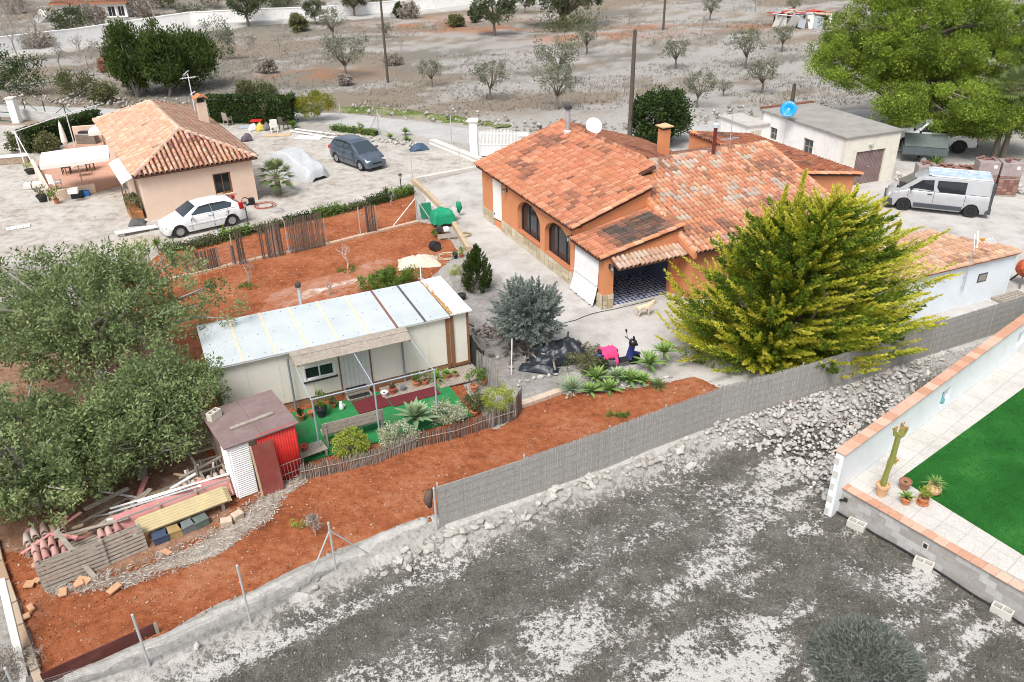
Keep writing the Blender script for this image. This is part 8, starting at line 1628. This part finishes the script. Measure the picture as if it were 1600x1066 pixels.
# ---- boundary on the lane: block wall, green posts, gate
bwl=thing('lane_wall','grey block wall with green wire posts beside the lane','wall',(0,0,0)); p,q=g(38,186),g(168,204); L=math.hypot(q[0]-p[0],q[1]-p[1]); MB().beam((p[0],p[1],.4),(q[0],q[1],.4),.2,.8).build('mortar_core',MATS['wall_mortar'],bwl)
for r_ in range(4):
 n=16
 for k in range(n):t0=(k+.5*(r_%2))/n; t1=min(1,t0+1/n-.003); a_=(p[0]+(q[0]-p[0])*t0,p[1]+(q[1]-p[1])*t0); b_=(p[0]+(q[0]-p[0])*t1,p[1]+(q[1]-p[1])*t1); MB().beam((a_[0],a_[1],.1+r_*.2),(b_[0],b_[1],.1+r_*.2),.215,.19).build('block',blk,bwl)
gg=M('green_paint',(.01,.07,.045),.5)
for t in(.05,.3,.55,.8):x,y=p[0]+(q[0]-p[0])*t,p[1]+(q[1]-p[1])*t; MB().tube([(x,y,.8),(x,y,1.6)],.035,7).build('green_post',gg,bwl)
for t,s in((.55,-1),(.55,1),(.08,1)):x,y=p[0]+(q[0]-p[0])*t,p[1]+(q[1]-p[1])*t; MB().tube([(x,y,1.4),(x+(q[0]-p[0])*.12*s,y+(q[1]-p[1])*.12*s,.8)],.025,6).build('brace',gg,bwl)
gpst=thing('gate_post','square white gate post at the left lane entrance','post',g(28,192)); h_=ht(28,192,152); MB().box(-.28,-.28,0,.28,.28,h_-.12).build('shaft',white_wall,gpst,bev=.02); MB().box(-.34,-.34,h_-.12,.34,.34,h_).build('cap',conc_light,gpst,bev=.02)
ggt=thing('green_gate','green steel gate at the left picture edge','gate',(0,0,0)); a,b_=g(24,193),g(-60,186)
for z in(.15,.8,1.5):MB().tube([(a[0],a[1],z),(b_[0],b_[1],z)],.03,6).build('rail',gg,ggt)
for k in range(5):t=k/4; MB().tube([(a[0]+(b_[0]-a[0])*t,a[1]+(b_[1]-a[1])*t,.1),(a[0]+(b_[0]-a[0])*t,a[1]+(b_[1]-a[1])*t,1.55)],.05 if k==0 else .02,6).build('bar',gg,ggt)
stn=thing('stone_bench','low white-topped stone wall at the left edge of the peach house yard','wall',g(14,256),R(15)); MB().box(-1.6,-.25,0,1.2,.25,.45).build('base',M('rubble_wall',(.35,.27,.2),.95,.4,5),stn,bev=.04); MB().box(-1.65,-.28,.45,1.25,.28,.52).build('capping',white_wall,stn)
# ---- white gate by the orange house
wg=thing('white_gate','white barred driveway gate between two white posts','gate',(0,0,0)); a,b_=g(741,246),g(818,247); h_=ht(741,246,186)
for k,(p,hh)in enumerate(((a,h_),(b_,ht(818,247,208)))):MB().box(p[0]-.25,p[1]-.25,0,p[0]+.25,p[1]+.25,hh-.15).build('pillar',white_wall,wg,bev=.02); MB().box(p[0]-.33,p[1]-.33,hh-.15,p[0]+.33,p[1]+.33,hh).build('pillar_cap',white_wall,wg,bev=.03)
dx,dy=b_[0]-a[0],b_[1]-a[1]; L=math.hypot(dx,dy)
for z in(.15,.85,1.55):MB().beam((a[0]+dx*.08,a[1]+dy*.08,z),(a[0]+dx*.92,a[1]+dy*.92,z),.05,.06).build('rail',white_paint,wg)
for k in range(30):t=.09+.82*k/29; MB().box(a[0]+dx*t-.018,a[1]+dy*t-.018,.1,a[0]+dx*t+.018,a[1]+dy*t+.018,1.6+.2*math.sin(math.pi*t)).build('bar',white_paint,wg)
MB().ext([(a[0]+dx*.09,a[1]+dy*.09+.03,.12),(a[0]+dx*.91,a[1]+dy*.91+.03,.12),(a[0]+dx*.91,a[1]+dy*.91+.03,.85),(a[0]+dx*.09,a[1]+dy*.09+.03,.85)],(0,.012,0)).build('lower_sheet',white_paint,wg)
for(px,py,tp,lb)in((534,199,162,'thin grey fence post right of the yellow-flowered shrub'),(706,226,180,'thin grey fence post beside the lane left of the white gate')):t_=thing('wire_post',lb,'post',g(px,py)); h_=ht(px,py,tp); MB().tube([(0,0,0),(0,0,h_)],.03,7).build('shaft',galv,t_); MB().lathe([(.06,0),(.03,.06)],(0,0,0),8).build('footing',conc_light,t_)
tr3=thing('braced_post','grey tripod fence post by the lane flower bed','post',g(592,206)); h_=ht(592,206,172); MB().tube([(0,0,0),(0,0,h_)],.035,7).build('shaft',galv,tr3)
for q in((578,203),(610,209)):e=g(*q); MB().tube([(0,0,h_*.85),(e[0]-tr3.location[0],e[1]-tr3.location[1],0)],.025,6).build('brace',galv,tr3)
# flower bed stones and clutter behind the grey hatchback
fbs=thing('bed_border','row of pale and orange stones edging the lane flower bed','stones',(0,0,0)); rr=random.Random(19)
for k in range(56):t=k/55; x,y,_=g(505+t*150+rr.uniform(-2,2),208+t*20+rr.uniform(-2,3)); stone(fbs,(x,y,.1),rr.uniform(.09,.2),rr,(4,5,6,2))
hedge('bed_plants','low green plants in the lane flower bed',g(520,203),g(590,212),.7,.35,800,.07,'bright'); potted(564,209,.2,.3,'terracotta pot with flowers in the lane flower bed',terracotta,'bush',ps=1.2)
crumple('blue_bundle','blue plastic tub and wheelbarrow bundle at the flower bed end','bundle',g(655,234),.3,1.3,.8,.4,M('tub_blue',(.05,.09,.14),.5,.3),61,18)
for(px,py,w_,d_,rz,m_,lb)in((483,216,1.9,.9,-.15,white_paint,'white board lying flat behind the covered car'),(434,212,1.8,.7,.1,wood_pale,'brown board lying flat beside the scrap'),(384,199,.9,.9,.4,M('sheet_blue',(.4,.45,.52),.5),'pale blue sheet lying by the peach house')):t_=thing('flat_board',lb,'board',g(px,py),rz); MB().box(-w_/2,-d_/2,.02,w_/2,d_/2,.06).build('sheet',m_,t_); MB().box(-w_/2+.1,-d_/2+.1,0,w_/2-.1,-d_/2+.2,.0199).build('batten',wood_old,t_)
for i,((ax,ay),(bx,by),lb)in enumerate((((454,207),(527,219),'long white pole lying along the scrap, front one'),((462,204),(520,212),'long white pole lying along the scrap, rear one'))):t_=thing('white_pipe',lb,'pipe',(0,0,0)); p,q=g(ax,ay),g(bx,by); MB().tube([(p[0],p[1],.1),(q[0],q[1],.12)],.05,7).build('pipe',white_paint,t_); MB().tube([(q[0],q[1],.12),(q[0]+.2,q[1]-.05,.12)],.06,7).build('socket',white_paint,t_)
chair('white_chair','white plastic chair among the scrap behind the peach house',g(429,207),R(200),white_paint); chair('grey_chair','grey wooden chair at the back corner of the peach house',g(357,196),R(150),wood_old); chair('dark_chair','dark chair right of the white one in the scrap',g(444,203),R(150),M('chair_dark',(.1,.09,.08),.7))
rt=thing('red_table','small red toy table in the scrap corner','table',g(402,198)); MB().box(-.4,-.3,.42,.4,.3,.48).build('top',red_paint,rt); MB().box(-.35,-.25,0,-.28,.25,.419).box(.28,-.25,0,.35,.25,.419).build('legs',red_paint,rt)
for(px,py,c_,lb)in((408,204,(.5,.4,.1),'yellowish clutter bundle by the red table'),(418,203,(.15,.14,.14),'dark clutter bundle by the white chair'),(396,204,(.55,.55,.55),'pale clutter bundle left of the yellow one'),(386,220,(.12,.1,.12),'small dark toy heap near the house corner')):crumple('clutter_bundle',lb,'bundle',g(px,py),.5,.8,.6,.45,M('clutter_%d'%px,c_,.8,.3,8),px,14)

# ================================================================== LEFT SCRAP ROW BY THE SHED
JA,JB=g(72,918),g(392,792); JF=FR(JA,math.degrees(math.atan2(JB[1]-JA[1],JB[0]-JA[0]))); JL=math.hypot(JB[0]-JA[0],JB[1]-JA[1])
def jx(px,py,z=0.):return JF.loc(g(px,py,z))
pinkm=M('pink_board',(.60,.27,.26),.8,.12,3,dirt=(.5,.36,.33),dirt_amt=.5); ylw=M('yellow_sheet',(.50,.42,.24),.75,.15,3,dirt=(.36,.3,.2),dirt_amt=.5); tilep=attrmat('old_tile',[(0,(.36,.26,.21)),(.5,(.46,.38,.32)),(1,(.55,.5,.44))],.9); tile_pk=attrmat('pink_tile',[(0,(.42,.22,.2)),(.5,(.5,.28,.25)),(1,(.55,.36,.32))],.9)
def tilemesh(nm,m_):
 o=bpy.data.meshes.new(nm); o.from_pydata([(x,y*.9-.2,z)for x,y,z in TV],[],[tuple(q)for q in TF]); o.materials.append(m_)
 for p_ in o.polygons:p_.use_smooth=True
 return o
tmA,tmB=tilemesh('stack_tile',tilep),tilemesh('pink_stack_tile',tile_pk)
def tstack(label,x0,nx,nz,y0,ny,me,z0=0.,rot=0.,group=None):
 t_=thing('tile_stack',label,'roof tiles',JF.w(x0,y0,z0),JF.a,group); rr=random.Random(int(x0*10))
 for i in range(nx):
  for j in range(ny):
   for k in range(nz):
    if k==nz-1 and rr.random()<.25:continue
    o=bpy.data.objects.new('tile',me); COL.objects.link(o); o.parent=t_; o.location=(i*.2+rr.uniform(-.015,.015),j*.42+rr.uniform(-.03,.03),k*.115); o.rotation_euler=(rr.uniform(-.04,.04),0,rot+rr.uniform(-.06,.06)); o.scale=(1,1,1.15); sm_=None
 return t_
q=jx(70,880); tstack('stack of pinkish roof tiles at the left end of the scrap row',.0,4,5,.55,2,tmB); q=jx(175,845); tstack('small stack of pink roof tiles behind the pallet',q[0]-.2,3,5,.55,1,tmB); tstack('row of upended grey roof tiles along the back of the scrap row',jx(196,800)[0],16,4,1.15,1,tmA,.12); tstack('old grey roof tiles at the far left under the tree',-.1,5,6,1.5,1,tmA)
pnl=thing('pink_board','long pink board lying along the scrap row','board',JF.w(jx(190,850)[0],.62,0),JF.a); Lp=jx(380,780)[0]-jx(190,850)[0]; MB().obox((Lp/2,.12,.42),(Lp,.04,.62),0,R(-28)).build('board',pinkm,pnl); MB().obox((Lp/2,.0,.70),(Lp*.96,.03,.03),0,0).build('edge_strip',metal_grey,pnl)
for k,xx in enumerate((.35,.65,.93)):MB().obox((Lp*xx,.02,.47),(.04,.05,.5),0,R(-28)).build('batten',wood_pale,pnl)
ysh=thing('corrugated_sheets','stack of yellowed corrugated sheets leaning on the scrap row','sheets',JF.w(jx(222,848)[0],.2,0),JF.a); Ls_=jx(364,792)[0]-jx(222,848)[0]
for k in range(4):
 V=[]; n=44
 for i in range(n+1):v=i/n; yy,zz=-.02+.42*v,.30+.03*k+.22*v+.018*math.sin(v*6*2*math.pi); V+=[(.0+.03*k,yy-.02*k,zz),(Ls_-.04*k,yy-.02*k,zz)]
 MB().add(V,[(2*i,2*i+1,2*i+3,2*i+2)for i in range(n)]).build('sheet',ylw,ysh,smooth=True)
for x in(.3,Ls_*.5,Ls_-.3):MB().box(x,.0,0,x+.08,.36,.27).build('prop',wood_old,ysh)
for(px,py,c_,lb)in((262,866,(.05,.07,.12),'dark blue crate under the yellow sheets'),(284,858,(.34,.24,.10),'ochre box under the yellow sheets'),(302,846,(.16,.18,.18),'grey box under the yellow sheets'),(322,836,(.12,.15,.13),'dark green box at the end of the yellow sheets')):
 x_,y_,_=jx(px,py); t_=thing('storage_box',lb,'box',JF.w(x_,.0),JF.a+random.Random(px).uniform(-.15,.15)); mm=M('box_%d'%px,c_,.7,.25,6); MB().box(-.19,-.15,0,.19,.15,.25).build('box',mm,t_,bev=.01); MB().box(-.2,-.16,.251,.2,.16,.28).build('lid',mm,t_,bev=.01)
pl1=pallet('wooden_pallet','weathered pallet standing on edge at the left of the scrap row',JF.w(jx(130,892)[0]-.15,-.02,.40),JF.a,R(78),1.5,.75); pl2=pallet('wooden_pallet','pallet leaning beside the first one in the scrap row',JF.w(jx(195,868)[0],.05,.36),JF.a+.05,R(74),1.1,.7)
lpk=thing('leaning_plank','long grey plank leaning across the pallets','plank',(0,0,0)); e=g(152,908); f_=JF.w(jx(110,840)[0]-.1,.7,0); MB().beam((e[0],e[1],.03),(f_[0]-.15,f_[1],.95),.12,.04).build('plank',wood_old,lpk,bev=.005); MB().beam((e[0]-.02,e[1]-.03,.012),(e[0]+.15,e[1]+.05,.012),.1,.024).build('wedge',wood_old,lpk)
for i,((ax,ay),(bx,by),z0,z1,lb)in enumerate((((172,795),(352,742),.55,.75,'long white pipe on top of the scrap row, upper one'),((215,785),(364,738),.6,.7,'long white batten below the upper pipe'),((170,802),(310,760),.6,.75,'thin pale pole lying along the grey tiles'))):t_=thing('long_pipe',lb,'pipe',(0,0,0)); p,q=g(ax,ay,z0),g(bx,by,z1); MB().tube([p,q],.03,7).build('pipe',white_paint if i<2 else galv,t_); MB().tube([q,vadd(q,((q[0]-p[0])*.03,(q[1]-p[1])*.03,0))],.038,7).build('socket',white_paint,t_)
ldr=thing('wooden_ladder','old wooden ladder frame lying beside the tool shed','ladder',(0,0,0)); r0,r1,r2,r3=g(284,690,.5),g(318,748,.5),g(326,680,.45),g(352,735,.45)
MB().beam(r0,r1,.07,.05).build('rail',wood_old,ldr); MB().beam(r2,r3,.07,.05).build('rail',wood_old,ldr)
for t in(.12,.36,.6,.85):MB().beam([a_+(b_-a_)*t for a_,b_ in zip(r0,r1)],[a_+(b_-a_)*t for a_,b_ in zip(r2,r3)],.05,.04).build('rung',wood_old,ldr)
lgs=thing('timber_props','upright old boards under the ladder frame','boards',(0,0,0)); rr=random.Random(31)
for k in range(14):x,y,_=g(300+k*4.4,770-k*3+rr.uniform(-6,6)); MB().beam((x,y,0),(x+rr.uniform(-.1,.1),y+rr.uniform(-.05,.15),rr.uniform(.4,.75)),.06,.03).build('board',white_paint if k%4==0 else wood_old,lgs)
for(px,py,rz,lb)in((355,822,.4,'cream stone block at the end of the scrap row'),(372,812,.9,'pinkish stone block beside the cream one')):t_=thing('stone_block',lb,'block',g(px,py),rz); MB().obox((0,0,.12),(.3,.22,.24),0,.1,.1).build('block',M('block_tan',(.55,.43,.33),.9,.12,5),t_,bev=.025); MB().obox((.12,-.12,.03),(.1,.08,.06),.5).build('chip',MATS['block_tan'],t_)
sl_=thing('broken_slabs','broken orange clay slabs on the ground left of the scrap row','slabs',(0,0,0)); rr=random.Random(41)
for(px,py)in((60,912),(48,918),(60,888),(50,955),(125,918),(132,912),(262,868),(100,930),(42,968),(180,925)):x,y,_=g(px,py); MB().obox((x,y,.1+rr.uniform(0,.03)),(rr.uniform(.15,.35),rr.uniform(.12,.25),.04),rr.uniform(0,3),rr.uniform(-.15,.15),rr.uniform(-.15,.15)).build('slab',M('clay_slab',(.52,.30,.18),.9,.15),sl_)
stm=thing('scrap_timber','jumble of old planks and poles behind the pallets','timber',(0,0,0)); rr=random.Random(61)
for k in range(34):p=JF.w(rr.uniform(.2,JL-.3),rr.uniform(.75,2.3)); a_=JF.a+rr.gauss(0,.5); L=rr.uniform(.6,1.9); z=.1+rr.uniform(0,.45); MB().beam((p[0]-L/2*math.cos(a_),p[1]-L/2*math.sin(a_),z),(p[0]+L/2*math.cos(a_),p[1]+L/2*math.sin(a_),max(.08,z+rr.gauss(0,.15))),rr.uniform(.05,.14),rr.uniform(.02,.05)).build('plank',(wood_old,wood_old,white_paint,wood_pale,pinkm)[k%5],stm)
pallet('wooden_pallet','pallet lying flat behind the standing ones in the scrap row',JF.w(1.1,.75,.1),JF.a+.1,.06,1.2,.8)
# dead sticks and leaf litter in front of the scrap row
P=scatter(litter2+[],11000,np.random.default_rng(6),.05); rgl=np.random.default_rng(7); D=np.c_[rgl.normal(0,1,(len(P),2)),rgl.normal(0,.2,len(P))]; V,F=cloud(np.c_[P,rgl.uniform(.05,.11,len(P))],D,rgl.uniform(.03,.10,len(P)),.012,rgl); tag(npmesh('twig_litter',V,F,leafmat('pale_litter',[(0,(.3,.25,.2)),(.5,(.45,.41,.36)),(1,(.58,.55,.5))],.1),rnd=np.repeat(rgl.uniform(0,1,len(P)),4)),'pale twigs and dry leaves strewn before the scrap row','litter',kind='stuff')
P=scatter(litter_poly,9000,rgl,0); D=np.c_[rgl.normal(0,1,(len(P),2)),rgl.normal(0,.3,len(P))]; V,F=cloud(np.c_[P,rgl.uniform(.05,.10,len(P))],D,rgl.uniform(.02,.06,len(P)),.018,rgl); tag(npmesh('fallen_leaves',V,F,leafmat('fallen_leaf',[(0,(.2,.1,.06)),(.5,(.33,.22,.15)),(1,(.45,.38,.3))],.1),rnd=np.repeat(rgl.uniform(0,1,len(P)),4)),'brown fallen leaves under the leafy trees','leaves',kind='stuff')
gb_=thing('grille_frame','rusty wire grille leaning on the red corrugated side','grille',SF.w(1.25,-.06),SF.a)
for k in range(8):MB().tube([(-.1+k*.1,-.08,.02),(-.1+k*.1,-.03,.7)],.008,5).build('bar',wire_m,gb_)
for z in(.05,.35,.68):MB().tube([(-.12,-.08+.07*z,z),(.64,-.08+.07*z,z)],.008,5).build('cross_bar',wire_m,gb_)

# ================================================================== RIGHT YARD: BRICK PALLETS
brm=attrmat('wrapped_brick',[(0,(.20,.10,.085)),(.5,(.29,.155,.13)),(1,(.36,.21,.17))],.85); wrap=M('plastic_wrap',(.33,.27,.265),.35,.2,4,dirt=(.5,.46,.45),dirt_amt=.6);
for i,(px,py,nz,wrp,lb)in enumerate(((1443,283,1,1,'wrapped brick pallet nearest the garage'),(1476,286,1,0,'unwrapped brick pallet behind the van roof'),(1506,288,1,0,'brick pallet with torn plastic behind the van'),(1531,302,2,1,'tall wrapped brick pallet behind the van tail'),(1566,304,2,1,'rightmost tall brick pallet beside the yard'))):
 s_=scale_at(px,py); t_=thing('brick_pallet',lb,'brick pallet',g(px,py),R(-12)); MB().box(-.5,-.42,0,.5,.42,.12).build('pallet',wood_old,t_); tot=.14
 for lv in range(nz):
  for r_ in range(5):
   for c in range(4):
    MB().box(-.5+c*.25+.006,-.44,tot+r_*.16,-.5+(c+1)*.25-.006,.44,tot+r_*.16+.15).build('brick',brm,t_)
  if lv<nz-1:
   MB().box(-.5,-.42,tot+.80,.5,.42,tot+.86).build('pallet',wood_old,t_); tot+=.88
 if wrp:MB().box(-.515,-.455,tot+.10,.515,.455,tot+.83).build('plastic_wrap',wrap,t_,bev=.03); MB().box(.2,-.458,tot+.5,.36,-.4555,tot+.66).build('paper_label',white_paint,t_)
 rr=random.Random(i)
 for k in range(5):MB().obox((rr.uniform(-.35,.35),rr.uniform(-.3,.3),tot+.86+.02*k),(.35,.14,.05),rr.uniform(0,3)).build('loose_brick',brm,t_)
ylk=thing('stone_curb','low rubble wall along the right side of the yard','wall',(0,0,0)); rr=random.Random(23)
for k in range(40):t=k/39; x,y,_=g(1400+t*60,283+t*8); stone(ylk,(x,y,rr.uniform(.1,.5)),rr.uniform(.12,.22),rr,(4,5,6))
for k in range(26):t=k/25; x,y,_=g(1585+t*60,302+t*8); stone(ylk,(x,y,rr.uniform(.1,.5)),rr.uniform(.12,.25),rr,(4,5,6))
agave(1460,262,.9,'green agave between trailer and brick pallets','bright',22,.06,.1,name='yard_agave')
cn=thing('cement_mixer','orange cement mixer drum at the right picture edge','mixer',g(1594,445),R(20)); MB().lathe([(.2,-.3),(.36,-.1),(.38,.15),(.24,.4)],(0,0,.75),14,Matrix.Rotation(R(60),4,'X')).build('drum',M('mixer_orange',(.42,.09,.04),.7,.3),cn); MB().beam((-.4,-.3,0),(0,0,.7),.06).beam((.4,-.3,0),(0,0,.7),.06).beam((0,.5,0),(0,0,.7),.06).build('stand',dark_metal,cn)
pallet('wooden_pallet','grey pallet beside the cement mixer at the right edge',g(1585,470),R(25),0,1.5,1.0);
# ================================================================== BACKGROUND
def upole(px,py,tpx,tpy,label,r_=.13,cross=False):
 t_=thing('utility_pole',label,'pole',g(px,py)); h_=ht(px,py,tpy); MB().tube([(0,0,-.2),(0,0,h_)],[r_*1.1,r_*.8],9).build('pole',M('pole_wood',(.10,.085,.07),.9,.25,4),t_); MB().lathe([(r_*.85,h_),(r_*.3,h_+.08)],(0,0,0),9).build('cap',dark_metal,t_); return t_
upole(606,129,594,-60,'tall thin wooden pole rising out of the top of the picture',.11); upole(983,229,978,48,'dark wooden utility pole beside the round bush',.15); upole(1036,50,1032,-40,'distant wooden pole near the red patch',.14); upole(1235,178,1235,132,'short concrete stump post behind the garage',.16)
# white wall across the top
ww=thing('white_boundary_wall','long low white wall winding along the far road','wall',(0,0,0)); wp_=[g(*q)for q in((-60,92),(48,76),(120,66),(205,54),(300,44),(360,40),(412,37),(500,30),(600,21),(680,14),(740,8),(820,2))]
for p,q in zip(wp_,wp_[1:]):
 hh=1.9; zp,zq=hz1(*p[:2])-.2,hz1(*q[:2])-.2; MB().beam((p[0],p[1],zp+hh/2),(q[0],q[1],zq+hh/2),.3,hh).build('wall_section',white_wall,ww); MB().beam((p[0],p[1],zp+hh+.05),(q[0],q[1],zq+hh+.05),.38,.1).build('coping',white_wall,ww)
# far white house
FH=FR(g(90,30),3.5); fh=thing('far_house','distant white bungalow with a red-brown tile roof','house',FH.O,FH.a); s_=scale_at(90,30); Wd=108/s_; Hh=ht(90,30,6)
ops=[(Wd*.10,Wd*.36,.5,Hh*.72),(Wd*.52,Wd*.66,.6,Hh*.75),(Wd*.72,Wd*.84,.05,Hh*.78),(Wd*.86,Wd*.97,.05,Hh*.78)]
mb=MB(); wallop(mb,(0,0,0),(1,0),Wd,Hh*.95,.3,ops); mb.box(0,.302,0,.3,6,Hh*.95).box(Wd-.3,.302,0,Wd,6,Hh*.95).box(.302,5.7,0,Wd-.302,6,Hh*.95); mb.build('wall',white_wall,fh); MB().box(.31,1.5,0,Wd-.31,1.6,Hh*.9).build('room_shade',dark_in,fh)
for k,(a0,a1,z0,z1)in enumerate(ops):window(fh,(0,0,0),(1,0),a0,a1,z0,z1,M('green_frame',(.03,.1,.07),.6)if k==0 else white_paint,.15,2,1,.12)
acc=([],[]); rfh=MB().ext([(-.5,-.6,Hh),(Wd+.5,-.6,Hh),(Wd+.5,3.2,Hh+1.2),(-.5,3.2,Hh+1.2)],(0,0,-.12)).ext([(-.5,3.22,Hh+1.2),(Wd+.5,3.22,Hh+1.2),(Wd+.5,6.6,Hh),(-.5,6.6,Hh)],(0,0,-.12)).build('roof',terracotta,fh)
tile_roof([(-.5,-.6,Hh+.02),(Wd+.5,-.6,Hh+.02),(Wd+.5,3.2,Hh+1.22),(-.5,3.2,Hh+1.22)],(1,0,0),acc,pal((.36,.22,.17),(.45,.32,.26),(.2,.12,.1),.6,93),pu=.3,pv=.42); tiles_build(acc,fh)
tk=thing('stone_tank','rounded pale stone mass beside the far bungalow','rock',g(72,36)); stone(tk,(0,0,.8),1.9,random.Random(3),(4,5,6)); stone(tk,(1.2,.6,.5),1.1,random.Random(4),(4,5,6))
# ruined shed at the upper right
rs_=thing('ruined_shed','collapsed white shed with red roof scraps at the upper right','shed',g(1255,46),R(-12)); rr=random.Random(51); sh_w=M('shed_white',(.6,.6,.58),.8,.15,3,dirt=(.3,.3,.3)); sh_g=M('shed_grey',(.34,.37,.4),.7,.2)
for k in range(14):MB().obox((-3.2+k*.48,rr.uniform(-.5,.5),rr.uniform(.5,1.0)),(rr.uniform(.5,1.6),.08,rr.uniform(.9,1.9)),rr.uniform(-.4,.4),rr.uniform(-.5,.5),rr.uniform(-.4,.4)).build('wall_sheet',(sh_w,sh_w,sh_g,wood_old)[k%4],rs_)
MB().box(-3.3,.4,0,3.2,3.4,1.4).build('dark_inside',dark_in,rs_)
for k in range(30):MB().obox((rr.uniform(-3.4,3.4),rr.uniform(-.2,3.4),1.4+rr.uniform(0,.6)),(rr.uniform(.8,2.4),rr.uniform(.3,.9),.06),rr.uniform(-.6,.6),rr.uniform(-.25,.25),rr.uniform(-.2,.2)).build('roof_scrap',(red_paint,sh_w,wood_pale,sh_g,M('scrap_red',(.4,.08,.07),.8))[k%5],rs_)
